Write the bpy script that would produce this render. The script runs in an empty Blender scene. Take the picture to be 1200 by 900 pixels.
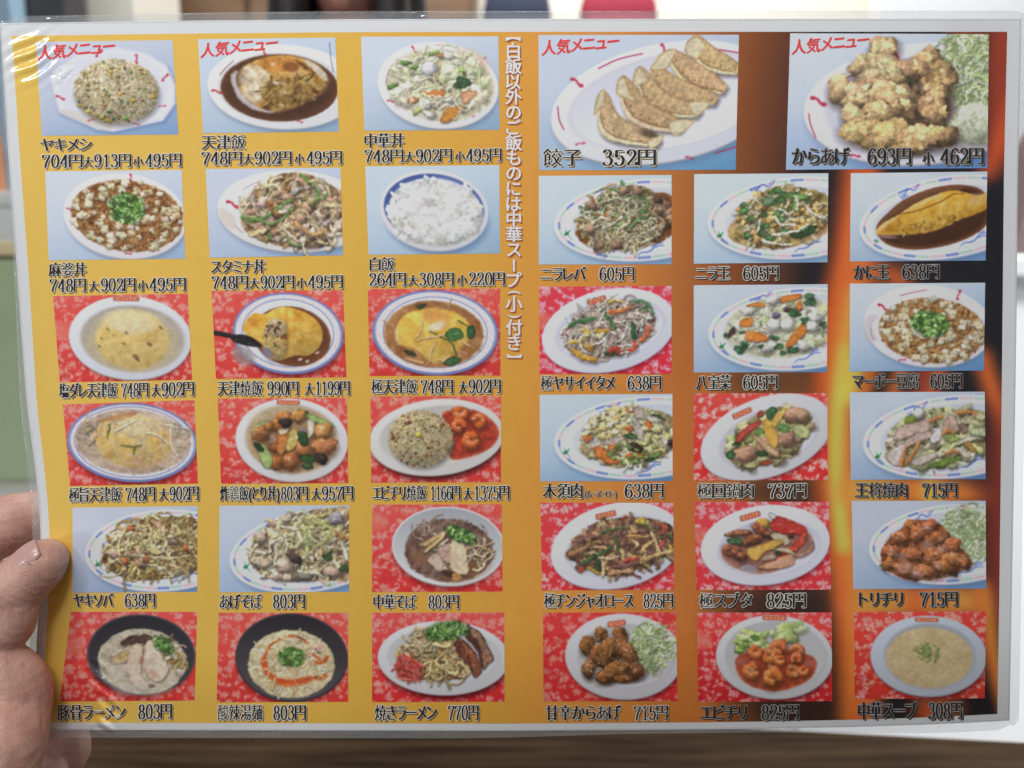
import bpy, math, random
import numpy as np
from mathutils import Vector, Matrix

# ------------------------------------------------------------------ camera, world, lamps, exposure
SC = bpy.context.scene
COL = SC.collection
FPX = 942.0                       # focal length in reference pixels (1200 wide)
PITCH = math.radians(10)
CAMP = np.array([0.0, 0.0, 1.14])
RIGHT = np.array([1.0, 0, 0])
FWD = np.array([0, math.cos(PITCH), -math.sin(PITCH)])
UP = np.array([0, math.sin(PITCH), math.cos(PITCH)])

cd = bpy.data.cameras.new('camera')
cam = bpy.data.objects.new('camera', cd)
COL.objects.link(cam)
cam.location = CAMP
cam.rotation_euler = (math.radians(90) - PITCH, 0, 0)
cd.sensor_width = 36
cd.lens = 36 * FPX / 1200
cd.clip_start = 0.01
cd.clip_end = 60
cd.dof.use_dof = True
cd.dof.focus_distance = 0.362
cd.dof.aperture_fstop = 6.5
SC.camera = cam

w = bpy.data.worlds.new('World')
SC.world = w
w.use_nodes = True
w.node_tree.nodes['Background'].inputs[0].default_value = (0.90, 0.96, 1.0, 1)
w.node_tree.nodes['Background'].inputs[1].default_value = 0.185

def area(name, loc, target, sx, sy, power, col=(1, 0.97, 0.93), spread=180):
    l = bpy.data.lights.new(name, 'AREA')
    l.shape = 'RECTANGLE'
    l.size, l.size_y = sx, sy
    l.energy = power
    l.color = col
    l.spread = math.radians(spread)
    o = bpy.data.objects.new(name, l)
    COL.objects.link(o)
    o.location = loc
    d = Vector(target) - Vector(loc)
    o.rotation_euler = d.to_track_quat('-Z', 'Y').to_euler()
    return o
area('ceiling_lamp', (-0.20, -0.16, 1.94), (-0.02, 0.36, 1.10), 0.8, 0.2, 5.6, (1, 0.99, 0.975))
area('wrinkle_glint_light', (-1.56, -1.26, 2.42), (-.15, 0.36, 1.1), 0.28, 0.14, 8.0, (0.97, 0.985, 1))  # unseen light added at the left so the corner wrinkles glint
area('fold_glint_light', (-0.07, -0.95, 2.44), (-.1, 0.36, 1.0), 0.34, 0.14, 6.5, (1, 0.99, 0.98))  # added high behind the camera to put glints on the lower left fold
area('left_fill_light', (-1.95, -0.58, 0.98), (-.2, 0.36, 0.98), 0.22, 0.5, 6.0, (0.96, 0.98, 1))  # no window here: added low fill for the left side and fold highlight
area('counter_fill_light', (1.6, 0.36, 2.2), (1.15, 1.2, 0.7), 0.5, 0.3, 13.0, (0.99, 0.985, 0.97), 72)  # extra narrow beam added to whiten the counter, not a lamp of the room
area('room_lamp', (0.3, 2.0, 3.1), (0.3, 2.5, 1.0), 2.4, 0.6, 52.0, (1, 0.98, 0.95), 120)

vs = SC.view_settings
vs.view_transform = 'Standard'
vs.look = 'None'
vs.exposure = 0.0
vs.gamma = 1.0
SC.cycles.max_bounces = 8
SC.cycles.transparent_max_bounces = 12

# ------------------------------------------------------------------ small helpers
def s2l(c):
    c = np.asarray(c, float)
    return np.where(c <= 0.04045, c / 12.92, ((c + 0.055) / 1.055) ** 2.4)
PRINT_K = 0.70                    # how bright a white print reads under these lamps
def ink(rgb):                     # sRGB 0..255 as seen on the lit sheet -> print albedo
    return np.clip(s2l(np.asarray(rgb, float) / 255.0) / PRINT_K, 0.004, 0.9)

def ray(px, py):
    px = np.asarray(px, float); py = np.asarray(py, float)
    return (FWD + ((px - 600) / FPX)[..., None] * RIGHT - ((py - 450) / FPX)[..., None] * UP)
def at(px, py, depth):            # the place seen at (px, py), at a distance along the view axis
    depth = np.asarray(depth, float)
    return CAMP + ray(px, py) * depth[..., None]

def sstep(a, b, x):
    t = np.clip((x - a) / (b - a), 0, 1)
    return t * t * (3 - 2 * t)

def hashn(ix, iy, seed):
    h = np.sin(ix * 127.1 + iy * 311.7 + seed * 74.7) * 43758.5453
    return h - np.floor(h)
def vnoise(x, y, seed=0):
    ix, iy = np.floor(x), np.floor(y)
    fx, fy = x - ix, y - iy
    fx = fx * fx * (3 - 2 * fx); fy = fy * fy * (3 - 2 * fy)
    a = hashn(ix, iy, seed); b = hashn(ix + 1, iy, seed)
    c = hashn(ix, iy + 1, seed); d = hashn(ix + 1, iy + 1, seed)
    return (a * (1 - fx) + b * fx) * (1 - fy) + (c * (1 - fx) + d * fx) * fy
def fnoise(x, y, seed=0, oct=3):
    s = 0; a = 1.0; t = 0
    for k in range(oct):
        s = s + a * vnoise(x * 2 ** k, y * 2 ** k, seed + 13 * k); t += a; a *= 0.55
    return s / t

def mesh_np(name, V, F, mats=(), parent=None, colors=None, smooth=True, mi=None):
    """one mesh object from numpy arrays; V world points, F (n,3|4) or list of index lists"""
    V = np.asarray(V, float)
    org = np.array(parent.get('_org', (0, 0, 0))) if parent is not None else np.zeros(3)
    me = bpy.data.meshes.new(name)
    if isinstance(F, np.ndarray):
        n, k = F.shape
        me.vertices.add(len(V)); me.vertices.foreach_set('co', (V - org).astype(np.float32).ravel())
        me.loops.add(n * k); me.loops.foreach_set('vertex_index', F.astype(np.int32).ravel())
        me.polygons.add(n); me.polygons.foreach_set('loop_start', (np.arange(n) * k).astype(np.int32))
        me.update(calc_edges=True)
    else:
        me.from_pydata((V - org).tolist(), [], F)
    me.polygons.foreach_set('use_smooth', np.full(len(me.polygons), smooth))
    for m in mats: me.materials.append(m)
    if mi is not None: me.polygons.foreach_set('material_index', np.asarray(mi, np.int32))
    if colors is not None:
        at_ = me.color_attributes.new('ink', 'FLOAT_COLOR', 'POINT')
        c4 = np.ones((len(V), 4), np.float32); c4[:, :3] = colors
        at_.data.foreach_set('color', c4.ravel())
    me.update()
    o = bpy.data.objects.new(name, me)
    COL.objects.link(o)
    if parent is not None: o.parent = parent
    return o
def thing(name, label, cat, loc=(0, 0, 0), group=None):
    o = bpy.data.objects.new(name, None)
    COL.objects.link(o)
    o.empty_display_size = 0.02
    root = o
    o.location = loc
    o['_org'] = [float(v) for v in loc]
    tag(o, label, cat, group)
    return o
def tag(o, label, cat, group=None):
    o['label'] = label; o['category'] = cat
    if group: o['group'] = group
    return o

def mat(name, col=(0.8, 0.8, 0.8), rough=0.5, **kw):
    m = bpy.data.materials.new(name)
    m.use_nodes = True
    b = m.node_tree.nodes['Principled BSDF']
    b.inputs['Base Color'].default_value = (*col, 1)
    b.inputs['Roughness'].default_value = rough
    for k, v in kw.items():
        b.inputs[k.replace('_', ' ')].default_value = v
    return m
def noisy(m, a, b_, scale, detail=4, bump=0.0, stretch=None):
    nt = m.node_tree; b = nt.nodes['Principled BSDF']
    tc = nt.nodes.new('ShaderNodeTexCoord')
    mp = nt.nodes.new('ShaderNodeMapping')
    if stretch: mp.inputs['Scale'].default_value = stretch
    n = nt.nodes.new('ShaderNodeTexNoise')
    n.inputs['Scale'].default_value = scale; n.inputs['Detail'].default_value = detail
    r = nt.nodes.new('ShaderNodeValToRGB')
    r.color_ramp.elements[0].position = 0.3; r.color_ramp.elements[1].position = 0.7
    r.color_ramp.elements[0].color = (*a, 1); r.color_ramp.elements[1].color = (*b_, 1)
    nt.links.new(tc.outputs['Object'], mp.inputs[0]); nt.links.new(mp.outputs[0], n.inputs['Vector'])
    nt.links.new(n.outputs[0], r.inputs[0]); nt.links.new(r.outputs[0], b.inputs['Base Color'])
    if bump:
        bp = nt.nodes.new('ShaderNodeBump'); bp.inputs['Strength'].default_value = bump
        bp.inputs['Distance'].default_value = 0.002
        nt.links.new(n.outputs[0], bp.inputs['Height']); nt.links.new(bp.outputs[0], b.inputs['Normal'])
    return m

COAT = dict(Coat_Weight=0.8, Coat_Roughness=0.045, Coat_IOR=1.45)
def print_mat():
    m = mat('laminated print', (0.8, 0.8, 0.8), 0.6, Specular_IOR_Level=0.2, **COAT)
    nt = m.node_tree
    a = nt.nodes.new('ShaderNodeAttribute'); a.attribute_name = 'ink'
    nt.links.new(a.outputs['Color'], nt.nodes['Principled BSDF'].inputs['Base Color'])
    return m
PRINT = print_mat()
PAPER = mat('white laminated paper', (0.80, 0.81, 0.83), 0.6, Specular_IOR_Level=0.2, **COAT)
def flat_ink(name, rgb): return mat(name, tuple(ink(rgb)), 0.6, Specular_IOR_Level=0.2, **COAT)
INK_BLACK = flat_ink('black ink', (30, 32, 38))
INK_HALO = flat_ink('white ink outline', (206, 200, 188))
INK_GREYHALO = flat_ink('grey ink outline', (150, 144, 138))
INK_SHADE = flat_ink('brown ink drop shade', (112, 84, 48))
INK_DARKSHADE = flat_ink('dark ink drop shade', (52, 36, 28))
INK_RED = flat_ink('red ink', (222, 62, 62))
INK_CREAM = flat_ink('cream ink', (240, 228, 215))
INK_MAROON = flat_ink('maroon ink drop shade', (150, 78, 45))
INK_GOLD = flat_ink('gold ink', (240, 205, 140))

# ------------------------------------------------------------------ the sheet's surface
def sheet_depth(px, py):
    """distance along the view axis of the bent, hand-held sheet at each spot of its print"""
    z = 0.360 + 0.016 * (py - 450) / 450
    z = z + 0.010 * sstep(130, -10, px) * sstep(200, 700, py)          # left edge bends away where it is held
    z = z + 0.0014 * np.sin(px / 190.0 + 0.6) * np.cos(py / 260.0)
    z = z + 0.004 * sstep(1080, 1210, px)
    z = z + 0.0085 * (np.maximum(py - 735, 0) / 120) ** 2 * sstep(250, 800, px)              # the lower edge curls away
    # laminating wrinkles in the top left corner
    g = np.exp(-(((px - 36) / 26) ** 2 + ((py - 68) / 26) ** 2) * 0.9)
    q = (px * 0.50 + py * 0.87) + 2.0 * np.sin(px / 9.0)
    z = z + 0.00036 * g * np.sin(2 * np.pi * q / 15.0 + 0.4)
    g2 = np.exp(-(((px - 76) / 14) ** 2 + ((py - 88) / 10) ** 2))
    z = z + 0.0006 * g2 * (fnoise(px / 4.2, py / 4.2, 5, 2) - 0.5)
    # fold above the lower edge beside the hand
    xc = 122 + 6 * np.sin((py - 806) / 16.0)
    g3 = np.exp(-((px - xc) / 11.0) ** 4) * sstep(764, 782, py) * sstep(866, 852, py)
    ph = (py - 0.74 * (px - 116)) / 17.0 + 0.2 * fnoise(px * 0 + 3.3, py / 13, 9, 2)
    z = z + 0.00058 * g3 * np.sin(2 * np.pi * ph) + 0.00016 * g3 * (fnoise(px / 6, py / 4, 19, 2) - 0.5)
    g4 = np.exp(-((py - 849) / 5.0) ** 2) * np.exp(-((px - 118) / 26.0) ** 2)
    z = z - 0.0005 * g4
    return z
def sheet(px, py, lift=0.0):
    px = np.asarray(px, float); py = np.asarray(py, float)
    return at(px, py, sheet_depth(px, py) - lift)
LIFT_PRINT, LIFT_PHOTO, LIFT_TEXT = 0.00006, 0.00012, 0.00018
# ------------------------------------------------------------------ the printed photographs: a small ink painter
def spline(pts, n=7, closed=False):
    P = np.asarray(pts, float)
    if len(P) < 3 and not closed:
        t = np.linspace(0, 1, n)[:, None]
        return P[0] * (1 - t) + P[-1] * t
    if closed: Q = np.vstack([P[-1], P, P[0], P[1]])
    else: Q = np.vstack([2 * P[0] - P[1], P, 2 * P[-1] - P[-2]])
    out = []
    t = np.linspace(0, 1, n, endpoint=False)[:, None]
    for i in range(1, len(Q) - 2):
        a, b, c, d = Q[i - 1], Q[i], Q[i + 1], Q[i + 2]
        out.append(0.5 * (2 * b + (c - a) * t + (2 * a - 5 * b + 4 * c - d) * t ** 2 + (3 * b - a - 3 * c + d) * t ** 3))
    out = np.vstack(out)
    return out if closed else np.vstack([out, P[-1]])

class Canvas:
    SS = 2.5
    def __init__(s, quad, ox=0.0, oy=0.0, sc=1.0, seed=1, ss=None):
        s.quad = np.asarray(quad, float)              # TL TR BR BL in reference pixels
        if ss: s.SS = ss
        q = s.quad
        wpx = (np.linalg.norm(q[1] - q[0]) + np.linalg.norm(q[2] - q[3])) / 2
        hpx = (np.linalg.norm(q[3] - q[0]) + np.linalg.norm(q[2] - q[1])) / 2
        s.W = int(wpx * s.SS / 2) * 2 + 2; s.H = int(hpx * s.SS / 2) * 2 + 2
        u = np.linspace(0, 1, s.W)[None, :, None]; v = np.linspace(0, 1, s.H)[:, None, None]
        PX = (q[0] * (1 - u) + q[1] * u) * (1 - v) + (q[3] * (1 - u) + q[2] * u) * v
        s.X = (PX[..., 0] - ox) * sc; s.Y = (PX[..., 1] - oy) * sc
        s.x0, s.x1 = s.X.min(), s.X.max(); s.y0, s.y1 = s.Y.min(), s.Y.max()
        s.px = sc / s.SS; s.unit = sc / 6.0; s.press = 2
        s.mx = int(abs(q[3][0] - q[0][0]) * s.SS) + 4; s.my = int(abs(q[1][1] - q[0][1]) * s.SS) + 4
        s.C = np.zeros((s.H, s.W, 3)); s.L = np.zeros((s.H, s.W), int); s.part = 0
        s.R = random.Random(seed); s.seed = seed
        s.clip = None
    def sl(s, x0, y0, x1, y1):
        kx = s.W / (s.x1 - s.x0); ky = s.H / (s.y1 - s.y0)
        a = int(max(0, (x0 - s.x0) * kx - s.mx)); b = int(min(s.W, (x1 - s.x0) * kx + s.mx))
        c = int(max(0, (y0 - s.y0) * ky - s.my)); d = int(min(s.H, (y1 - s.y0) * ky + s.my))
        if b <= a or d <= c: return None
        return (slice(c, d), slice(a, b))
    def put(s, S, m, col, label=True):
        if s.clip is not None: m = m * s.clip[S]
        col = np.asarray(col, float)
        s.C[S] = s.C[S] * (1 - m[..., None]) + col * m[..., None]
        if label: s.L[S] = np.where(m > 0.5, s.part, s.L[S])
    def qell(s, S, cx, cy, rx, ry, rot):
        dx = s.X[S] - cx; dy = s.Y[S] - cy
        c, n = math.cos(rot), math.sin(rot)
        return (dx * c + dy * n) / rx, (-dx * n + dy * c) / ry
    def ell(s, cx, cy, rx, ry, col, rot=0.0, soft=4, a=1.0, label=True, rim=None):
        r = max(rx, ry) + soft
        S = s.sl(cx - r, cy - r, cx + r, cy + r)
        if S is None: return
        x, y = s.qell(S, cx, cy, rx, ry, rot)
        q = np.sqrt(x * x + y * y)
        m = np.clip((1 - q) * min(rx, ry) / soft + 0.5, 0, 1) * a
        c = np.asarray(col, float)
        if rim is not None:                           # shade towards the rim, colour at the edge
            t = np.clip(q, 0, 1) ** rim[1]
            c = c * (1 - t[..., None]) + np.asarray(rim[0], float) * t[..., None]
        s.put(S, m, c, label)
    def grad(s, cx, cy, rx, ry, c0, c1, ang, rot=0.0, soft=4, a=1.0):
        """ellipse running from colour c0 to c1 along direction ang"""
        r = max(rx, ry) + soft
        S = s.sl(cx - r, cy - r, cx + r, cy + r)
        if S is None: return
        x, y = s.qell(S, cx, cy, rx, ry, rot)
        q = np.sqrt(x * x + y * y)
        m = np.clip((1 - q) * min(rx, ry) / soft + 0.5, 0, 1) * a
        t = np.clip(0.5 + 0.5 * (x * math.cos(ang) + y * math.sin(ang)), 0, 1)[..., None]
        s.put(S, m, np.asarray(c0, float) * (1 - t) + np.asarray(c1, float) * t)
    def pmask(s, pts, soft=4, smooth=True):
        P = spline(pts, 6, True) if smooth else np.asarray(pts, float)
        x0, y0 = P.min(0) - soft; x1, y1 = P.max(0) + soft
        S = s.sl(x0, y0, x1, y1)
        if S is None: return None, None, None
        X, Y = s.X[S], s.Y[S]
        d2 = np.full(X.shape, 1e18); ins = np.zeros(X.shape, bool)
        for i in range(len(P)):
            ax, ay = P[i - 1]; bx, by = P[i]
            ex, ey = bx - ax, by - ay
            t = np.clip(((X - ax) * ex + (Y - ay) * ey) / (ex * ex + ey * ey + 1e-9), 0, 1)
            d2 = np.minimum(d2, (X - ax - t * ex) ** 2 + (Y - ay - t * ey) ** 2)
            if ay != by: ins ^= ((Y < ay) != (Y < by)) & (X < (bx - ax) * (Y - ay) / (by - ay) + ax)
        d = np.sqrt(d2) * np.where(ins, 1, -1)
        return S, np.clip(d / soft + 0.5, 0, 1), d
    def poly(s, pts, col, soft=4, a=1.0, smooth=True, edge=None, ew=18, tex=None, hl=0.0):
        """filled outline; edge = colour it takes within ew of its edge; tex = ink mottling"""
        S, m, d = s.pmask(pts, soft, smooth)
        if S is None: return
        c = np.ones(m.shape + (3,)) * np.asarray(col, float)
        if edge is not None:
            t = np.clip(1 - d / ew, 0, 1)[..., None]
            c = c * (1 - t) + np.asarray(edge, float) * t
        if tex: c = c * (1 + tex[1] * (fnoise(s.X[S] / tex[0], s.Y[S] / tex[0], s.seed + 3) - 0.5) * 2)[..., None]
        if hl:
            h = sstep(0.66, 0.8, fnoise(s.X[S] / 22, s.Y[S] / 14, s.seed + 9))[..., None] * hl
            c = c * (1 - h) + 245 * h
        s.put(S, m * a, c)
    def ramp(s, pts, cols, f, soft=6, stretch=(1, 1), rot=0.0, a=1.0, contrast=1.6, ellipse=None, seed=0, dome=0.0):
        """region filled with a noise run through a list of colours"""
        if ellipse:
            cx, cy, rx, ry, er = ellipse
            r = max(rx, ry) + soft
            S = s.sl(cx - r, cy - r, cx + r, cy + r)
            if S is None: return
            x, y = s.qell(S, cx, cy, rx, ry, er)
            q = np.sqrt(x * x + y * y)
            q = q + 0.06 * (fnoise(s.X[S] / 30, s.Y[S] / 30, s.seed + seed + 4) - 0.5)
            m = np.clip((1 - q) * min(rx, ry) / soft + 0.5, 0, 1)
        else:
            S, m, d = s.pmask(pts, soft)
            if S is None: return
            q = None
            x = (s.X[S] - s.X[S].mean()) / (np.ptp(s.X[S]) / 2 + 1); y = (s.Y[S] - s.Y[S].mean()) / (np.ptp(s.Y[S]) / 2 + 1)
        X, Y = s.X[S], s.Y[S]
        c_, n_ = math.cos(rot), math.sin(rot)
        n = fnoise((X * c_ + Y * n_) / f / stretch[0], (-X * n_ + Y * c_) / f / stretch[1], s.seed + seed, 4)
        n = np.clip((n - 0.5) * contrast + 0.5, 0, 0.999) * (len(cols) - 1)
        i = n.astype(int); t = (n - i)[..., None]
        K = np.asarray(cols, float)
        c = K[i] * (1 - t) + K[np.minimum(i + 1, len(cols) - 1)] * t
        if dome: c = c * (1 + dome * (-(0.35 * x + 0.8 * y)))[..., None]
        s.put(S, m * a, c)
    def line(s, pts, w, col, soft=None, shade=0.0, a=1.0, n=6, label=True, taper=0.0):
        P = spline(pts, n)
        soft = soft or max(2.2, s.px * 1.2)
        pad = w / 2 + soft
        S = s.sl(P[:, 0].min() - pad, P[:, 1].min() - pad, P[:, 0].max() + pad, P[:, 1].max() + pad)
        if S is None: return
        X, Y = s.X[S], s.Y[S]
        best = np.full(X.shape, 1e9); side = np.zeros(X.shape)
        for i in range(len(P) - 1):
            ax, ay = P[i]; ex, ey = P[i + 1] - P[i]
            L2 = ex * ex + ey * ey + 1e-9
            t = np.clip(((X - ax) * ex + (Y - ay) * ey) / L2, 0, 1)
            rx, ry = X - ax - t * ex, Y - ay - t * ey
            d = np.sqrt(rx * rx + ry * ry)
            if taper:
                u = (i + t) / (len(P) - 1)
                d = d + w / 2 * taper * np.abs(2 * u - 1) ** 2
            k = d < best
            best = np.where(k, d, best); side = np.where(k, ry + 0.5 * rx, side)
        m = np.clip((w / 2 - best) / soft + 0.5, 0, 1) * a
        c = np.ones(X.shape + (3,)) * np.asarray(col, float)
        if shade: c = c * (1 + shade * np.clip(-side / (w / 2), -1, 1) - shade * 0.5 * np.clip(best / (w / 2), 0, 1) ** 2)[..., None]
        s.put(S, m, np.clip(c, 0, 255), label)
    def strand(s, pts, w, col, dark=0.5, shade=0.28, n=5, taper=0.0):
        P = np.asarray(pts, float)
        s.line(P + np.array([w * 0.15, w * 0.5]), w * 1.25, (52, 36, 20), soft=w * 0.9, a=dark * .78, n=n, label=False)
        s.line(P, w, col, shade=shade, n=n, taper=taper)
    def chunk(s, cx, cy, rx, ry, col, rot=0.0, irr=0.14, rough=0.16, gloss=0.35, sh=0.5, seed=None, amb=0.5, tf=14.0):
        sd = s.R.random() * 99 if seed is None else seed
        r = max(rx, ry) * (1 + irr * 1.5) + 6
        if sh: s.ell(cx + rx * 0.12, cy + ry * 0.3, rx * 1.05, ry * 1.0, (38, 22, 12), rot, soft=min(rx, ry) * 0.7, a=sh, label=False)
        S = s.sl(cx - r, cy - r, cx + r, cy + r)
        if S is None: return
        x, y = s.qell(S, cx, cy, rx, ry, rot)
        th = np.arctan2(y, x)
        R_ = 1 + irr * (np.sin(2 * th + sd) * 0.5 + np.sin(3 * th + sd * 2.3) * 0.5 + np.sin(5 * th + sd * 4.1) * 0.35 + np.sin(9 * th + sd * 1.7) * 0.2)
        q = np.sqrt(x * x + y * y) / R_
        m = np.clip((1 - q) * min(rx, ry) / (s.px * 1.6) + 0.5, 0, 1)
        X, Y = s.X[S], s.Y[S]
        n1 = fnoise(X / tf, Y / tf, sd)
        h = np.sqrt(np.clip(1 - q * q, 0, 1))
        xx = (X - cx) / max(rx, 1); yy = (Y - cy) / max(ry, 1)
        lam = np.clip(-0.35 * xx - 0.62 * yy + 0.72 * h, 0, 1.2) + rough * 2.2 * (n1 - 0.5)
        c = np.asarray(col, float) * (amb + (1.12 - amb) * np.clip(lam, 0, 1.2))[..., None]
        if gloss:
            g = sstep(0.60, 0.74, fnoise(X / tf * 1.1 + 7, Y / tf * 1.5, sd + 31)) * sstep(0.25, 0.8, lam) * gloss
            c = c * (1 - g[..., None]) + np.array([250, 240, 228.]) * g[..., None]
        s.put(S, m, np.clip(c, 0, 255))
    def inside(s, reg, n, power=0.5):
        cx, cy, rx, ry, rot = reg
        out = []
        for _ in range(n):
            a = s.R.random() * 6.2832; q = s.R.random() ** power
            x, y = rx * q * math.cos(a), ry * q * math.sin(a)
            out.append((cx + x * math.cos(rot) - y * math.sin(rot), cy + x * math.sin(rot) + y * math.cos(rot)))
        return out
    def jit(s, col, k=0.1, h=6):
        f = 1 + s.R.uniform(-k, k)
        return [max(0, min(255, v * f + s.R.uniform(-h, h))) for v in col]
    def noodles(s, reg, n, w, cols, length=120, curl=1.0, dark=0.5, ang=None, wj=0.25, shade=0.28):
        pts = sorted(s.inside(reg, n), key=lambda p: p[1] * 0.3 + s.R.random() * reg[3])
        for x, y in pts:
            a = s.R.uniform(0, 3.1416) if ang is None else s.R.gauss(ang[0], ang[1])
            L = length * s.R.uniform(0.55, 1.25); k = s.R.uniform(-1, 1) * curl
            P = []
            px, py = x - math.cos(a) * L / 2, y - math.sin(a) * L / 2
            for i in range(4):
                P.append((px, py)); aa = a + k * (i - 1.5) * 0.6 + s.R.uniform(-.15, .15)
                px += math.cos(aa) * L / 3; py += math.sin(aa) * L / 3
            s.strand(P, w * s.R.uniform(1 - wj, 1 + wj), s.jit(s.R.choice(cols)), dark, shade)
    def chunks(s, reg, n, r, cols, asp=0.7, **kw):
        for x, y in sorted(s.inside(reg, n), key=lambda p: p[1]):
            k = s.R.uniform(0.7, 1.3) * r
            s.chunk(x, y, k, k * asp * s.R.uniform(0.8, 1.2), s.jit(s.R.choice(cols)), s.R.uniform(-1, 1), **kw)
    def rice(s, reg, n, cols, bits=(), nb=60, L=13, w=7.5, dome=0.25, base=(150, 132, 98)):
        cx, cy, rx, ry, rot = reg
        s.ell(cx + 8, cy + ry * 0.12, rx * 1.03, ry * 1.0, (70, 62, 60), rot, soft=30, a=0.45, label=False)
        s.ramp(None, [base, [min(255, v * 1.3) for v in base]], 14, ellipse=reg, soft=8)
        for x, y in sorted(s.inside(reg, n, 0.52), key=lambda p: p[1] + s.R.uniform(-40, 40)):
            yy = (y - cy) / ry; xx = (x - cx) / rx
            f = 1 - dome * (0.75 * yy + 0.35 * xx) - 0.10 * (xx * xx + yy * yy)
            a = s.R.uniform(0, 3.14)
            c = [min(252, v * f) for v in s.jit(s.R.choice(cols), 0.12, 5)]
            dx, dy = math.cos(a) * L / 2, math.sin(a) * L / 2
            s.line([(x - dx + 2, y - dy + 3), (x + dx + 2, y + dy + 3)], w, [v * 0.5 for v in c], a=0.35, n=2, label=False)
            s.line([(x - dx, y - dy), (x + dx, y + dy)], w, c, n=2, shade=0.12)
        for x, y in s.inside(reg, nb, 0.5):
            c = s.jit(s.R.choice(bits), 0.15) if bits else cols[0]
            f = 1 - dome * (y - cy) / ry
            s.chunk(x, y, s.R.uniform(6, 15), s.R.uniform(5, 10), [min(250, v * f) for v in c], s.R.uniform(0, 3), sh=0.35, gloss=0.15)
    def scallion(s, reg, n, r=11):
        cs = [(70, 120, 40), (95, 150, 55), (45, 92, 32), (130, 175, 85), (165, 200, 120)]
        s.ell(reg[0], reg[1] + 4, reg[2], reg[3], (36, 60, 22), reg[4], soft=26, a=0.75)
        for x, y in sorted(s.inside(reg, n, 0.6), key=lambda p: p[1] + s.R.uniform(-18, 18)):
            c = s.jit(s.R.choice(cs), 0.15)
            k = r * s.R.uniform(0.6, 1.15); a = s.R.uniform(0, 3.14)
            s.ell(x + 2, y + 4, k, k * 0.7, (20, 40, 14), a, soft=5, a=0.5, label=False)
            s.ell(x, y, k, k * 0.72, c, a, soft=3)
            if s.R.random() < 0.7: s.ell(x, y, k * 0.5, k * 0.34, [v * 0.55 for v in c] if s.R.random() < .6 else (190, 215, 150), a, soft=3, a=0.85)
    def leaf(s, pts, col=(40, 92, 38), edge=(18, 50, 20), tex=0.35):
        P = np.asarray(pts, float)
        s.poly(P + np.array([3, 8]), (25, 25, 12), soft=12, a=0.45)
        s.poly(pts, col, soft=3, edge=edge, ew=14, tex=(16, tex), hl=0.2)
    def slab(s, pts, col, edge=None, tex=0.18, hl=0.35, f=20, sh=0.5, smooth=True):
        """a slice of something: meat, carrot, pepper"""
        P = np.asarray(pts, float)
        if sh: s.poly(P + np.array([4, 10]), (32, 18, 8), soft=14, a=sh, smooth=smooth)
        s.poly(pts, col, soft=3.5, edge=edge if edge is not None else [v * 0.72 for v in col], ew=14, tex=(f, tex), hl=hl, smooth=smooth)
    def finish(s):
        C = s.C
        # foods have ragged outlines and mottled surfaces: warp and mottle the printed dish
        amp = getattr(s, 'warp', 1.0)
        X, Y = s.X, s.Y
        f = (s.L >= 2).astype(float)
        if amp:
            for _ in range(3):
                f = (f + np.roll(f, 2, 0) + np.roll(f, -2, 0) + np.roll(f, 2, 1) + np.roll(f, -2, 1)) / 5
            f = f * (s.L != 3) * (s.L != 6)
            k = s.unit
            dx = (fnoise(X / (26 * k), Y / (26 * k), 41 + s.seed, 3) - .5) * 30 * k * amp + (fnoise(X / (9 * k), Y / (9 * k), 91 + s.seed, 2) - .5) * 13 * k * amp
            dy = (fnoise(X / (26 * k), Y / (26 * k), 61 + s.seed, 3) - .5) * 26 * k * amp + (fnoise(X / (9 * k), Y / (9 * k), 23 + s.seed, 2) - .5) * 13 * k * amp
            jj, ii = np.meshgrid(np.arange(s.W), np.arange(s.H))
            u = np.clip(jj + dx / s.px * f, 0, s.W - 1.001); v = np.clip(ii + dy / s.px * f, 0, s.H - 1.001)
            iu, iv = u.astype(int), v.astype(int); fu, fv = (u - iu)[..., None], (v - iv)[..., None]
            C = (C[iv, iu] * (1 - fu) + C[iv, iu + 1] * fu) * (1 - fv) + (C[iv + 1, iu] * (1 - fu) + C[iv + 1, iu + 1] * fu) * fv
            n = (fnoise(X / (16 * k), Y / (13 * k), 7 + s.seed, 3) - .5) * .55 + (fnoise(X / (60 * k), Y / (45 * k), 17 + s.seed, 2) - .5) * .35
            C = C * (1 + n * f * min(1, amp))[..., None]
            grey = C.mean(-1, keepdims=True)
            C = C + (grey - C) * .10 * f[..., None]
            # a veil of reflected light lifts the darkest gaps
            C = C * (1 - f[..., None]) + (10 + C * .90) * f[..., None]
        g = (fnoise(s.X / (s.px * 2.2), s.Y / (s.px * 2.2), s.seed + 70, 2) - 0.5) * 9
        C = C + g[..., None]
        C = np.clip(C, 0, 255)
        # 2x2 down, then a light press softening
        C = (C[0::2, 0::2] + C[1::2, 0::2] + C[0::2, 1::2] + C[1::2, 1::2]) / 4
        for _ in range(s.press):
            P = np.pad(C, ((1, 1), (1, 1), (0, 0)), mode='edge')
            C = (P[1:-1, 1:-1] * 4 + P[:-2, 1:-1] + P[2:, 1:-1] + P[1:-1, :-2] + P[1:-1, 2:]) / 8
        return C, s.L[0::2, 0::2]

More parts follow.
